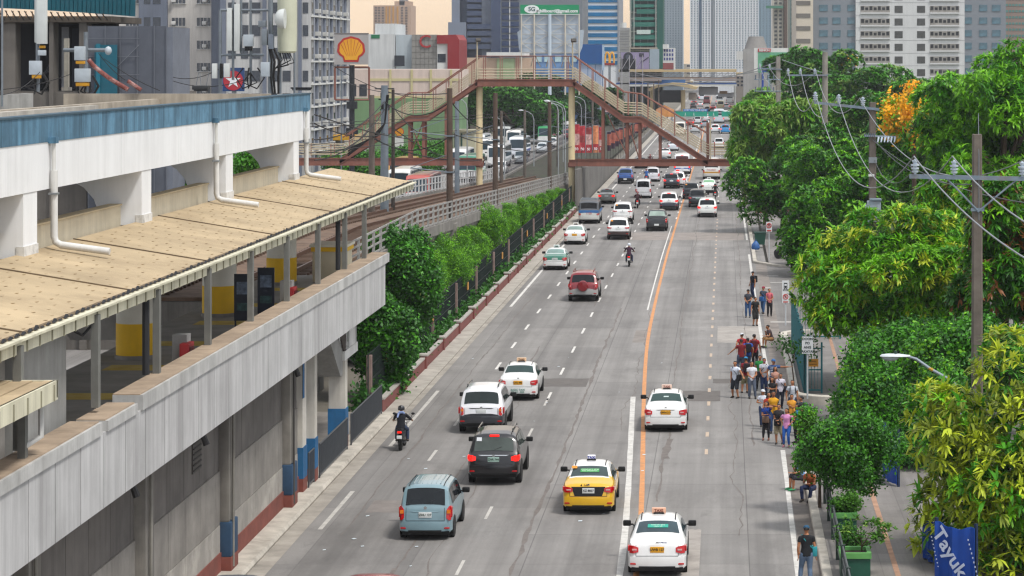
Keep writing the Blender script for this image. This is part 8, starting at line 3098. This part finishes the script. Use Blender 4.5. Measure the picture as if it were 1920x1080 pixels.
rr = [(PX(a,Y),PZ(180,Y),PX(a + 14,Y),PZ(158,Y)) for a in (636,654,674)]
windows(t,rr,Y,.08,GLD)
t = bld("yellow roofed service shelter at the foot of the petrol sign","shelter",645,315,"station_shelter")
mb = MB()
mb.box(PX(620,315),315,PZ(263,315),PX(662,315),322,PZ(254,315),M('#c9971f',.6,0,.06,1))
mb.build("roof",t)
mb = MB()
for px in (624,640,657):
 mb.box(PX(px,315) - .15,316,0,PX(px,315) + .15,316.3,PZ(263,315),CW)
mb.box(PX(600,315),320,0,PX(690,315),321,PZ(276,315),M('#a9a7a6',.8,0,.1,.4))
mb.build("pillars",t)
t = bld("grey low building with dark shutters behind the buses, left of the arch","building",905,455,"shop_building")
mb = MB()
mb.box(PX(835,455),455,0,PX(905,455),468,PZ(158,455),M('#77736c',.85,0,.12,.3,streak=.3))
mb.box(PX(835,455),454.5,PZ(172,455),PX(905,455),455,PZ(164,455),M('#8a8274',.8,0,.1,.5))
mb.build("wall",t)
windows(t,[(PX(a,455),PZ(200,455),PX(a + 9,455),PZ(180,455)) for a in (842,856,884,898)],455,.08,GLD)
t = bld("low cream gate house with green doors by the first buses","building",868,350,"gate_house")
mb = MB()
mb.box(PX(850,350),350,0,PX(890,350),356,PZ(245,350),M('#b5b196',.8,0,.08,.5))
mb.build("wall",t)
mb = MB()
for a in (852,858,864):
 mb.box(PX(a,350),349.9,PZ(278,350),PX(a + 3,350),350,PZ(250,350),plain('#23453c'))
mb.build("doors",t)
mb = MB()
mb.box(PX(848,350),349.6,PZ(247,350),PX(892,350),356.4,PZ(244,350),plain('#8f8b74'))
mb.build("roof",t)
# far tan tower under construction
Y = 1500.
t = bld("distant tan apartment tower with yellow panels alone against the warm sky",px=735,Y=Y,name="apartment_tower")
TAN = M('#a58a74',.85,0,.06,.02)
mb = MB()
mb.box(PX(700,Y),Y,0,PX(770,Y),Y + 25,PZ(10,Y),TAN)
mb.box(PX(738,Y),Y + 4,0,PX(766,Y),Y + 22,PZ(2,Y),TAN)
mb.box(PX(747,Y),Y + 4,0,PX(757,Y),Y + 22,PZ(-3,Y),M('#7a7672',.85,0,.06,.02))
mb.build("wall",t)
windows(t,[(PX(a,Y),PZ(16 + 5 * k,Y),PX(a + 4,Y),PZ(13 + 5 * k,Y)) for a in (703,709,716,752,760) for k in range(18)],Y,.3,M('#5d5048',.5,0,.1,.1))
mb = MB()
for a in (723,729,736,744):
 mb.box(PX(a,Y),Y - .5,0,PX(a + 3,Y),Y,PZ(12,Y),M('#b07f35',.8,0,.06,.05))
mb.build("yellow_panels",t)
# dark blue glass office and its neighbours
Y = 640.
t = bld("dark blue glass office with grey concrete shaft behind the arch",px=893,Y=Y)
SH1 = M('#7b8391',.8,0,.06,.1)
DB = M('#1f3558',.12,0,.3,.1,spec=.9)
mb = MB()
mb.box(PX(852,Y),Y,0,PX(940,Y),Y + 30,48,M('#3d4a5e',.4,0,.1,.1))
mb.build("wall",t)
mb = MB()
mb.box(PX(848,Y),Y - 1.5,0,PX(863,Y),Y + 20,46,SH1)
mb.box(PX(843,Y),Y - 3.5,0,PX(876,Y),Y + 20,PZ(42,Y),SH1)
mb.box(PX(904,Y),Y - .8,0,PX(922,Y),Y + 1,48,SH1)
mb.build("concrete_shaft",t)
for k in range(12):
 z_ = PZ(92,Y) + k * 12.5 * Y / F
 mb = MB()
 mb.box(PX(877,Y),Y - 2.0,z_,PX(922,Y) if z_ < PZ(48,Y) else PX(904,Y),Y + .2,z_ + 9 * Y / F,DB)
 mb.build("window_band",t)
mb = MB()
mb.box(PX(922,Y),Y - 2.2,0,PX(940,Y),Y + 1,48,DB)
mb.build("glass_corner",t)
Y = 600.
t = bld("narrow dark office with pale frames between the blue glass block and the billboard",px=970,Y=Y)
mb = MB()
mb.box(PX(939,Y),Y,0,PX(1092,Y),Y + 25,40,M('#6f747a',.7,0,.1,.1))
mb.build("wall",t)
for k in range(12):
 z_ = PZ(98,Y) + k * 12.2 * Y / F
 mb = MB()
 mb.box(PX(941,Y),Y - .3,z_,PX(973,Y),Y,z_ + 8.5 * Y / F,DB)
 mb.box(PX(956,Y) - .1,Y - .45,z_ - .3,PX(956,Y) + .1,Y - .3,z_ + 1.5,CW)
 mb.build("window_band",t)
# white billboard frame with green header
Y = 480.
s = Y / F
t = thing("advertising_billboard","tall billboard frame of pale panels with a green header reading sgbillboard","billboard",(PX(1030,Y),Y,0))
PAN = M('#aeb9c4',.7,0,.05,.3,streak=.1)
mb = MB()
mb.box(PX(977,Y),Y,PZ(100,Y),PX(1087,Y),Y + .3,PZ(26,Y),PAN)
mb.prism([(PX(970,Y),PZ(60,Y)),(PX(977,Y),PZ(55,Y)),(PX(977,Y),PZ(98,Y)),(PX(973,Y),PZ(92,Y))],'y',Y + .05,Y + .25,PAN)
mb.prism([(PX(1087,Y),PZ(56,Y)),(PX(1095,Y),PZ(56,Y)),(PX(1092,Y),PZ(88,Y)),(PX(1087,Y),PZ(100,Y))],'y',Y + .05,Y + .25,PAN)
mb.build("blank_panel",t)
mb = MB()
WS = M('#c3bcae',.6,.1,.08,.5)
for px,r_ in ((978,.12),(1002,.16),(1031,.34),(1060,.16),(1086,.12)):
 mb.tube([(PX(px,Y),Y - .4,8),(PX(px,Y),Y - .4,PZ(26,Y))],r_,WS if r_ < .3 else M('#b9c6d0',.5,.1,.06,.5),8)
for py in (46,64,81,98):
 mb.tube([(PX(977,Y),Y - .3,PZ(py,Y)),(PX(1087,Y),Y - .3,PZ(py,Y))],.05,WS,5)
for a,b in ((978,1002),(1002,1031),(1031,1060),(1060,1086)):
 for k,(p,q) in enumerate(((26,46),(46,64),(64,81),(81,98))):
  f = (a,b) if (k + a) % 2 else (b,a)
  mb.tube([(PX(f[0],Y),Y - .35,PZ(p,Y)),(PX(f[1],Y),Y - .35,PZ(q,Y))],.045,WS,5)
for a in (1002,1031,1060):
 mb.tube([(PX(a,Y),Y - .4,PZ(100,Y)),(PX(a - 9,Y),Y + 3,PZ(125,Y))],.1,WS,6)
 mb.tube([(PX(a,Y),Y - .4,PZ(100,Y)),(PX(a + 9,Y),Y + 3,PZ(125,Y))],.1,WS,6)
mb.build("lattice",t)
mb = MB()
mb.box(PX(976,Y),Y - .5,PZ(26,Y),PX(1086,Y),Y - .2,PZ(9,Y),M('#0e8a5a',.5,0,.05,.5))
mb.box(PX(976,Y),Y - .52,PZ(27.5,Y),PX(1086,Y),Y - .18,PZ(26.2,Y),plain('#cfd6d2',.5))
hd_ = mb.build("header_board",t)
mb = MB()
WT = plain('#dfe3e1',.5)
mb.loft([[(PX(997.5,Y) + 14 * s * math.cos(a),y_,PZ(17.5,Y) + 7.8 * s * math.sin(a)) for a in np.linspace(0,2 * PI,29)[:-1]] for y_ in (Y - .50,Y - .55)],WT,smooth=False)
mb.text("SG",11 * s,plain('#1c4a4a',.6),Mat((PX(997.5,Y),Y - .57,PZ(17.5,Y)),FACE),depth=.015,bold=.02)
mb.text("sgbillboard@gmail.com",8.3 * s,WT,Mat((PX(1045,Y),Y - .53,PZ(20.8,Y)),FACE),depth=.02,bold=.03)
mb.build("lettering",hd_)
t = bld("low roof terrace building with peach and green walls under the billboard","building",960,560,"terrace_building")
mb = MB()
mb.box(PX(868,560),560,0,PX(1000,560),575,PZ(108,560),M('#b59c86',.8,0,.06,.3))
mb.box(PX(913,560),559,PZ(106,560),PX(983,560),575,PZ(98,560),CW)
mb.box(PX(932,560),559.5,0,PX(965,560),560,PZ(110,560),M('#8a9a75',.8,0,.06,.3))
mb.box(PX(1000,560),561,0,PX(1090,560),575,PZ(102,560),M('#5d7fa8',.7,0,.3,.4))
mb.build("wall",t)
windows(t,[(PX(a,560),PZ(116,560),PX(a + 12,560),PZ(104,560)) for a in (1003,1020,1040,1056,1072)],561,.1,M('#a9c3c9',.4,0,.2,.5))
# blue and white banded tower
Y = 760.
t = bld("office tower with bright blue glass bands and white spandrels",px=1122,Y=Y,name="office_tower")
BW = M('#d3d6d8',.7,0,.03,.1)
BB = M('#156c9c',.1,0,.35,.12,spec=.8)
mb = MB()
mb.box(PX(1072,Y),Y,0,PX(1158,Y),Y + 30,48,BW)
mb.box(PX(1158,Y),Y - .5,0,PX(1161,Y),Y + 30,48,M('#8b8f96',.7,0,.05,.1))
mb.build("wall",t)
for k in range(12):
 z_ = PZ(121.5,Y) + k * 13 * Y / F
 mb = MB()
 mb.box(PX(1072,Y) - .05,Y - .25,z_,PX(1157.8,Y),Y,z_ + 7.3 * Y / F,BB)
 mb.build("window_band",t)
t = thing("blue_hoarding","plain deep blue billboard sheet below the banded tower","billboard",(PX(1108,560),558,0))
mb = MB()
mb.box(PX(1087,558),558,PZ(119,558),PX(1129,558),558.4,PZ(83,558),M('#0b4a85',.6,0,.1,.4,streak=.1))
mb.prism([(PX(1080,558),PZ(119,558)),(PX(1087,558),PZ(119,558)),(PX(1087,558),PZ(92,558))],'y',558.05,558.35,M('#0b4a85',.6,0,.1,.4))
mb.build("sheet",t)
mb = MB()
for px in (1088,1102,1116,1130):
 mb.tube([(PX(px,558),558.6,0),(PX(px,558),558.6,PZ(84,558))],.12,plain('#3a5f8c'),6)
mb.box(PX(1129,558),558,PZ(132,558),PX(1133,558),558.6,PZ(84,558),M('#9db0c4',.6,0,.1,.5))
mb.box(PX(1085,558),558.5,0,PX(1128,558),558.7,PZ(121,558),M('#9aa6ba',.7,0,.1,.4))
mb.build("frame",t)
# netted tower under construction
Y = 700.
t = bld("tower under construction wrapped in torn green netting",px=1212,Y=Y,name="unfinished_tower")
GN = M('#1c5a50',.8,0,.22,.15,streak=.3,stain='#123a36')
mb = MB()
mb.box(PX(1181,Y),Y + 1,0,PX(1241,Y),Y + 20,46,M('#4f6460',.8,0,.15,.2))
mb.build("core",t)
mb = MB()
for k in range(12):
 z_ = PZ(120,Y) + k * 12 * Y / F
 mb.box(PX(1181,Y),Y - .6,z_,PX(1232,Y),Y + 1,z_ + .25,M('#8d9a8e',.8,0,.1,.3))
 for px in (1186,1200,1214,1228):
  mb.box(PX(px,Y),Y - .3,z_,PX(px + 1.5,Y),Y + .5,z_ + 1.8,M('#7c8780',.8,0,.1,.3))
mb.build("floor_slabs",t)
mb = MB()
mb.box(PX(1232,Y),Y - 1.2,PZ(128,Y),PX(1243,Y),Y + 18,46,GN)
mb.box(PX(1181,Y),Y - 1.0,PZ(20,Y),PX(1190,Y),Y - .7,46,GN)
for k in range(9):
 z_ = PZ(88,Y) + k * 12 * Y / F
 mb.box(PX(1186 + (k % 3) * 4,Y),Y - .9,z_ + .3,PX(1226 + (k % 2) * 5,Y),Y - .7,z_ + 1.2 + .4 * (k % 2),M('#2c6f62',.8,0,.2,.4))
mb.build("netting",t)
mb = MB()
for px in (1183,1189,1230):
 mb.tube([(PX(px,Y),Y - 1.3,PZ(90,Y)),(PX(px,Y),Y - 1.3,46)],.12,plain('#b0b5b0'),5)
mb.box(PX(1180,Y),Y - 2,PZ(92,Y),PX(1233,Y),Y + 1,PZ(89,Y),plain('#9a9488'))
mb.box(PX(1194,Y),Y - 1.1,PZ(64,Y),PX(1220,Y),Y - .9,PZ(56,Y),plain('#b9c9c4'))
mb.build("scaffold",t)
t = bld("pale scaffolded lift tower between the banded and the netted towers","tower",1170,690,"lift_tower")
mb = MB()
mb.box(PX(1162,690),690,0,PX(1180,690),700,PZ(52,690),M('#9a9a98',.8,0,.1,.3,streak=.2))
mb.build("wall",t)
mb = MB()
mb.cyl(PX(1168,690),693,PZ(52,690),PZ(42,690),.9,CW,14)
mb.build("water_tank",t)
mb = MB()
for k in range(7):
 z_ = PZ(58 + 10 * k,690)
 mb.tube([(PX(1161,690),689.7,z_),(PX(1181,690),689.7,z_)],.08,plain('#6b6d6c'),5)
mb.build("scaffold",t)
t = thing("billboard","lilac billboard showing a large black camera lens, right of the banded tower","billboard",(PX(1190,640),640,0))
Y = 640.
mb = MB()
mb.box(PX(1164,Y),Y,PZ(130,Y),PX(1217,Y),Y + .4,PZ(98,Y),M('#9a8fae',.6,0,.1,.3))
mb.build("panel",t)
mb = MB()
mb.box(PX(1164,Y),Y - .05,PZ(130,Y),PX(1192,Y),Y,PZ(110,Y),plain('#232328'))
mb.disc((PX(1178,Y),Y - .08,PZ(107,Y)),'y',9 * Y / F,.06,plain('#2b2c33',.4),20)
mb.disc((PX(1178,Y),Y - .12,PZ(107,Y)),'y',5 * Y / F,.06,plain('#4d5360',.3),20)
mb.cbox(PX(1203,Y),Y - .06,PZ(103,Y),1.2,.05,.9,plain('#3a3644'),bev=.01)
mb.tube([(PX(1204,Y),Y - .05,PZ(116,Y)),(PX(1216,Y),Y - .05,PZ(107,Y))],.12,plain('#3a3644'),5)
mb.build("artwork",t)
mb = MB()
for px in (1166,1180,1192,1205):
 mb.tube([(PX(px,Y),Y - .25,0),(PX(px,Y),Y - .25,PZ(104,Y))],.1,plain('#b3b0b5'),5)
for k in range(3):
 mb.tube([(PX(1166 + 13 * k,Y),Y - .25,PZ(130,Y)),(PX(1179 + 13 * k,Y),Y - .25,PZ(108,Y))],.08,plain('#b3b0b5'),5)
mb.box(PX(1218,Y),Y,PZ(130,Y),PX(1236,Y),Y + .3,PZ(92,Y),M('#9aa8b2',.7,0,.08,.4))
mb.build("frame",t)
t = bld("white low block with purple window grid below the netted tower",px=1255,Y=670,name="shop_building")
mb = MB()
mb.box(PX(1243,670),670,PZ(131,670),PX(1265,670),680,PZ(90,670),CW)
mb.box(PX(1243,670),669,PZ(92,670),PX(1252,670),680,PZ(83,670),CW)
mb.box(PX(1243,670),669.9,PZ(130,670),PX(1263,670),670,PZ(118,670),M('#8a4a48',.7,0,.1,.4))
mb.build("wall",t)
windows(t,[(PX(1244.5 + 5 * a,670),PZ(97 + 8 * b,670),PX(1247.5 + 5 * a,670),PZ(92 + 8 * b,670)) for a in range(4) for b in range(3)],670,.06,M('#39407e',.4,0,.1,.5))
# pale residential towers far down the road
def tower(label,px0,px1,Y,top,cols,wall,win,side=None,step=4.6,wid=.38):
 t = bld(label,px=(px0 + px1) / 2,Y=Y,name="residential_tower")
 mb = MB()
 zt = PZ(top,Y) if top > 0 else 46 * Y / 900 + 20
 mb.box(PX(px0,Y),Y,0,PX(px1,Y),Y + 30,zt,wall)
 mb.build("wall",t)
 rr = []
 dx = (px1 - px0) / cols
 for c in range(cols):
  for k in range(30):
   py = 128 - k * step
   if PZ(py,Y) > zt - 1:
    break
   rr.append((PX(px0 + dx * (c + .5 - wid / 2),Y),PZ(py,Y),PX(px0 + dx * (c + .5 + wid / 2),Y),PZ(py - step * .5,Y)))
 windows(t,rr,Y,.15,win)
 mb = MB()
 for c in range(cols + 1):
  mb.box(PX(px0 + dx * c - .35,Y),Y - .7,0,PX(px0 + dx * c + .35,Y),Y,zt,wall)
 mb.build("ribs",t)
 return t
PW = M('#dee0e1',.8,0,.03,.02)
PB = M('#8fa6b3',.7,0,.05,.02)
WG_ = M('#8c9da7',.25,0,.15,.05,spec=.6)
tower("slim pale blue tower right of the netted one",1244,1280,1150,-20,7,M('#a9b4bb',.8,0,.03,.02),WG_)
t2 = tower("slim white tower with a dark central stripe, left of the broad white one",1294,1332,1250,-20,7,PW,WG_)
mb = MB()
mb.box(PX(1311,1250),1249,0,PX(1316,1250),1250,80,M('#3c5264',.3,0,.1,.1))
mb.build("stripe",t2)
tower("broad white residential tower of many small windows in the middle of the skyline",1341,1422,1100,-20,15,PW,WG_)
tower("blue grey edge tower hugging the broad white one",1422,1446,1120,-20,4,PB,WG_)
tower("dull white tower half hidden between two slim ones",1332,1342,1300,-20,2,M('#9aa0a4',.8,0,.03,.02),WG_)
t = tower("cream tower with dark vertical gap right of the broad white tower",1450,1494,800,-20,5,M('#b9b3a8',.8,0,.04,.05),M('#54585a',.4,0,.1,.1),step=7.5,wid=.55)
mb = MB()
mb.box(PX(1470,800),798.9,0,PX(1476,800),800,70,M('#5a4a42',.7,0,.1,.1))
mb.box(PX(1436,800),797,PZ(16,800),PX(1468,800),799,PZ(11,800),M('#4a7a66',.6,0,.1,.2))
mb.build("gap",t)
t = tower("dark green glass strip tower beside the grey and white block",1482,1506,700,-20,3,M('#5f7a78',.5,0,.1,.1),M('#1f4a48',.1,0,.2,.1,spec=.8),step=9,wid=.8)
t = bld("rounded grey concrete building behind the green billboard",px=1425,Y=620,name="shop_building")
mb = MB()
mb.box(PX(1394,620),620,0,PX(1440,620),635,PZ(92,620),M('#a5a3a0',.8,0,.1,.2,streak=.2))
mb.cyl(PX(1418,620),626,PZ(92,620),PZ(68,620),22 * 620 / F,M('#85827e',.8,0,.1,.3),20,14 * 620 / F)
mb.box(PX(1381,620),619,PZ(112,620),PX(1393,620),620,PZ(96,620),CW)
mb.build("wall",t)
t = thing("green_billboard","pale green billboard with a red strip reading BENCH above the far trees","billboard",(PX(1428,500),500,0))
Y = 500.
mb = MB()
mb.box(PX(1414,Y),Y,PZ(136,Y),PX(1478,Y),Y + .5,PZ(90,Y),CW)
mb.box(PX(1421,Y),Y - .06,PZ(136,Y),PX(1478,Y),Y,PZ(98,Y),M('#5f9c7c',.6,0,.12,.4))
mb.box(PX(1421,Y),Y - .12,PZ(97.5,Y),PX(1445,Y),Y - .06,PZ(91,Y),M('#a82a30',.5,0,.08,.5))
mb.text("BENCH",6.0 * Y / F,CW,Mat((PX(1433,Y),Y - .14,PZ(94.3,Y)),FACE),depth=.02,bold=.03)
mb.build("panel",t)
mb = MB()
for px in (1424,1446,1466):
 mb.tube([(PX(px,Y),Y + .7,0),(PX(px,Y),Y + .7,PZ(90,Y))],.2,STEEL,6)
mb.build("frame",t)
# grey and white office block on the near side
Y = 560.
s = Y / F
t = bld("broad grey and white office block with recessed balconies above the trees",px=1695,Y=Y,name="office_block")
GW = M('#7c8188',.75,0,.05,.06)
WW = M('#c9c9c9',.75,0,.04,.06,streak=.12)
mb = MB()
mb.box(PX(1524,Y),Y,0,PX(1886,Y),Y + 40,34,GW)
mb.build("grey_wall",t)
mb = MB()
mb.box(PX(1604,Y),Y - .8,0,PX(1808,Y),Y,34,WW)
mb.build("white_wall",t)
mb = MB()
mb.box(PX(1484,600),Y - 2,0,PX(1524,Y),Y + 40,34,M('#c3b8a8',.75,0,.05,.1))
for k in range(8):
 mb.box(PX(1484,600) - .12,Y - 2.1,PZ(128 - 23.6 * k,Y),PX(1519,Y),Y - 2,PZ(120 - 23.6 * k,Y),M('#6f6a64',.7,0,.05,.2))
mb.build("cream_side",t)
rows = [k * 23.7 for k in range(-2,6)]
rr,rb,rc = [],[],[]
for q in rows:
 for a,b in ((1536,1552),(1561,1576),(1589,1603),(1809,1822),(1836,1851),(1860,1876)):
  rr.append((PX(a,Y),PZ(q + 21,Y),PX(b,Y),PZ(q + 9,Y)))
windows(t,rr,Y,.12,M('#3a6270',.08,0,.5,.5,spec=.9))
for q in rows:
 for a,b in ((1677,1692),(1719,1734)):
  rb.append((PX(a,Y),PZ(q + 24,Y),PX(b,Y),PZ(q + 11,Y)))
windows(t,rb,Y - .8,.06,M('#4a4a48',.5,0,.35,1.5))
for q in rows:
 for a,b in ((1613,1668),(1743,1798)):
  mb = MB()
  mb.box(PX(a,Y),Y - .86,PZ(q + 24,Y),PX(b,Y),Y - .8,PZ(q + 11,Y),M('#8e8a84',.7,0,.2,.8))
  for k in range(7):
   u = PX(a + (b - a) * (k + .5) / 7,Y)
   mb.box(u - .32,Y - .9,PZ(q + 19,Y),u + .32,Y - .86,PZ(q + 12 + (k % 2) * 2,Y),plain('#26272a',.8))
  mb.box(PX(a,Y),Y - 1.15,PZ(q + 26,Y),PX(b,Y),Y - .8,PZ(q + 23.5,Y),WW)
  mb.build("balcony",t)
mb = MB()
for q in rows:
 mb.box(PX(1604,Y) - .02,Y - .83,PZ(q + 28.6,Y),PX(1808,Y) + .02,Y - .79,PZ(q + 28.2,Y),plain('#8d8d8d',.8))
mb.build("floor_joints",t)
t = bld("brownish tiled block with small green windows at the picture's edge",px=1920,Y=640,name="office_block")
Y = 640.
mb = MB()
mb.box(PX(1884,Y),Y,0,PX(2020,Y),Y + 30,40,M('#87766c',.8,0,.08,.15))
mb.build("wall",t)
windows(t,[(PX(1886 + 6 * a,Y),PZ(92 - 11.5 * b,Y),PX(1890 + 6 * a,Y),PZ(88 - 11.5 * b,Y)) for a in range(10) for b in range(11)],Y,.08,M('#4d7f78',.3,0,.15,.5))
# far station across the road
Y = 690.
s = Y / F
t = thing("far_station","far elevated station with beige arched canopy bridging the road","station",(PX(1270,Y),Y,0))
BGE = M('#b9a57e',.75,0,.08,.3)
mb = MB()
mb.box(PX(1160,Y),Y,PZ(135,Y),PX(1381,Y),Y + 18,PZ(130,Y),BGE)
mb.box(PX(1380,Y),Y + 1,PZ(140,Y),PX(1420,Y),Y + 16,PZ(136,Y),BGE)
mb.build("roof",t)
mb = MB()
mb.box(PX(1158,Y),Y + .5,PZ(152,Y),PX(1381,Y),Y + 17,PZ(145,Y),M('#9a8a80',.8,0,.12,.3))
mb.box(PX(1155,Y),Y,PZ(158,Y),PX(1381,Y),Y + 17,PZ(155.5,Y),M('#2a4f8c',.6,0,.08,.4))
mb.box(PX(1155,Y),Y + .05,PZ(162,Y),PX(1381,Y),Y + 17,PZ(158.2,Y),CW)
mb.build("concourse_beam",t)
mb = MB()
for k in range(20):
 px = 1162 + 11.3 * k
 mb.tube([(PX(px,Y),Y + .4,PZ(145,Y)),(PX(px,Y),Y + .4,PZ(135,Y))],.07,plain('#7f8084'),5)
 mb.tube([(PX(px,Y),Y + .4,PZ(145,Y)),(PX(px + 11.3,Y),Y + .4,PZ(135,Y))],.05,plain('#7f8084'),5)
for py in (138,141,149,152):
 mb.tube([(PX(1160,Y),Y + .3,PZ(py,Y)),(PX(1381,Y),Y + .3,PZ(py,Y))],.06,plain('#8f9094'),5)
mb.build("lattice",t)
mb = MB()
mb.box(PX(1160,Y),Y + 14,PZ(182,Y),PX(1222,Y),Y + 16,PZ(162,Y),M('#a9a9a9',.8,0,.15,.4))
mb.box(PX(1310,Y),Y + 2,PZ(178,Y),PX(1346,Y),Y + 16,PZ(164,Y),M('#8e8e90',.8,0,.1,.4))
mb.box(PX(1346,Y),Y + 2,PZ(182,Y),PX(1381,Y),Y + 16,PZ(176,Y),M('#8e8e90',.8,0,.1,.4))
mb.box(PX(1349,Y),Y + 3,PZ(176,Y),PX(1364,Y),Y + 5,PZ(171,Y),M('#9a7a5a',.8,0,.2,1))
mb.build("wall",t)
mb = MB()
pts = [(1216,166),(1232,159),(1262,154),(1284,155),(1305,162),(1311,162),(1306,167),(1290,163),(1262,158.5),(1236,163),(1220,170)]
mb.prism([(PX(a,Y),PZ(b,Y)) for a,b in pts],'y',Y - 14,Y + 1,BGE)
mb.box(PX(1242,Y),Y - 8,PZ(155,Y),PX(1286,Y),Y - 7.5,PZ(149,Y),M('#2f5f9a',.6,0,.08,.4))
mb.ball((PX(1297,Y),Y - 2,PZ(151,Y)),.55,.55,.55,CW)
mb.build("arched_canopy",t)
mb = MB()
mb.box(PX(1232,Y),Y - 2,PZ(192,Y),PX(1280,Y),Y + 12,PZ(170,Y),plain('#3c3c40',.9))
mb.box(PX(1292,Y),Y - 10,PZ(186,Y),PX(1306,Y),Y + 4,PZ(174,Y),M('#8f8478',.8,0,.1,.4))
mb.build("track_hall",t)
for px,r_ in ((1224,.42),(1282,.62),(1378,.3),(1399,.3)):
 mb = MB()
 mb.cyl(PX(px,Y),Y - (11 if px < 1300 else 0),-.1,PZ(168 if px < 1300 else 160,Y),r_,BGE if px < 1300 else M('#a3a3a0',.8,0,.1,.4),14)
 mb.build("column",t)
# overhead direction signs
Y = 545.
t = thing("overhead_sign","green overhead direction signs under a blue strip reading STAY ON YOUR LANE","road sign",(PX(1310,Y),Y,0))
GS = M('#119078',.5,0,.05,.4)
mb = MB()
for a,b in ((1267,1326),(1328,1347),(1353,1372)):
 mb.box(PX(a,Y),Y,PZ(218.5,Y),PX(b,Y),Y + .2,PZ(209,Y),GS)
for a in (1285,1301,1338):
 mb.cbox(PX(a,Y),Y - .02,PZ(214,Y),.12,.03,.6,plain('#c9d6d0',.5))
 mb.cbox(PX(a,Y),Y - .02,PZ(216,Y),.4,.03,.12,plain('#c9d6d0',.5))
mb.build("sign_panel",t)
mb = MB()
mb.box(PX(1281,Y),Y,PZ(208.8,Y),PX(1327,Y),Y + .2,PZ(204.5,Y),M('#1d62a8',.5,0,.05,.4))
mb.text("STAY ON YOUR LANE",4.2 * Y / F,plain('#c9d9e8',.5),Mat((PX(1304,Y),Y - .02,PZ(206.6,Y)),FACE),depth=.01,bold=.012)
mb.build("blue_strip",t)
mb = MB()
mb.tube([(PX(1240,Y),Y + .3,0),(PX(1240,Y),Y + .3,PZ(212,Y))],.2,STEEL,8)
mb.tube([(PX(1240,Y),Y + .3,PZ(212,Y)),(PX(1400,Y),Y + .3,PZ(212,Y))],.15,STEEL,8)
mb.tube([(PX(1400,Y),Y + .3,0),(PX(1400,Y),Y + .3,PZ(212,Y))],.2,STEEL,8)
mb.build("gantry",t)
t = thing("orange_billboard","orange and pink billboard seen through the stair rails above the track wall","billboard",(PX(1246,520),520,0))
mb = MB()
mb.prism([(PX(1230,520),PZ(219,520)),(PX(1264,520),PZ(219,520)),(PX(1264,520),PZ(206,520)),(PX(1246,520),PZ(197,520)),(PX(1230,520),PZ(205,520))],'y',520,520.3,M('#c98a4a',.6,0,.3,.6,stain='#c9a5a5',stain_amt=.7,stain_scale=.5))
mb.build("panel",t)
mb = MB()
for a in (1234,1260):
 mb.tube([(PX(a,520),520.4,0),(PX(a,520),520.4,PZ(207,520))],.12,STEEL,6)
mb.build("frame",t)
# blue sign pole at the right-hand bend
t = thing("blue_pylon","narrow blue sign pylon half hidden by the far treetops","sign",(PX(1434,470),470,0))
mb = MB()
mb.box(PX(1428,470),470,PZ(135,470),PX(1440,470),470.6,PZ(124,470),M('#1a3f95',.5,0,.06,.6))
mb.build("panel",t)
mb = MB()
mb.tube([(PX(1430,470),470.3,0),(PX(1430,470),470.3,PZ(130,470))],.2,M('#1a3f95',.5,0,.06,.6),8)
mb.build("post",t)
# distant low city between the gaps: plain blocks on both sides, each a building
dl = ["grey low block at the far end of the road, left of the overhead signs","beige low block beyond the far station","pale low block far beyond the jammed buses","brown low block behind the far station's right columns","grey roofed block behind the round rain tree"]
for k,(a,b,Yb,tp,c_) in enumerate(((1150,1230,900,148,'#8d8c8a'),(1225,1345,1400,120,'#a39b8c'),(1050,1165,800,128,'#a8a6a2'),(1380,1440,760,142,'#8a827a'),(860,1075,760,168,'#77756f'))):
 t = bld(dl[k],px=(a + b) / 2,Y=Yb,name="low_block")
 mb = MB()
 mb.box(PX(a,Yb),Yb,0,PX(b,Yb),Yb + 30,PZ(tp,Yb),M(c_,.8,0,.12,.1,streak=.2))
 mb.build("wall",t)
 n_ = 8
 windows(t,[(PX(a + (b - a) * (q + .2) / n_,Yb),PZ(tp + 5 + 7 * r_,Yb),PX(a + (b - a) * (q + .8) / n_,Yb),PZ(tp + 2 + 7 * r_,Yb)) for q in range(n_) for r_ in range(3)],Yb,.1,GLD)
# ------------------------------------------------------------------ late afternoon haze over the city
hz_ = MB()
hz_.box(-420,-8,-1.2,420,1640,86,M('#ffffff',.5,0,0,1))
ho = hz_.build("haze")
ho["kind"] = "stuff"
ho["label"] = "thin pale haze over the far end of the road"
hm = bpy.data.materials.new("haze_air")
hm.use_nodes = True
hn = hm.node_tree
hn.nodes.remove(hn.nodes["Principled BSDF"])
pv = hn.nodes.new("ShaderNodeVolumePrincipled")
pv.inputs["Color"].default_value = (.93,.95,1,1)
pv.inputs["Density"].default_value = .00011
hn.links.new(pv.outputs[0],hn.nodes["Material Output"].inputs["Volume"])
ho.data.materials.clear()
ho.data.materials.append(hm)
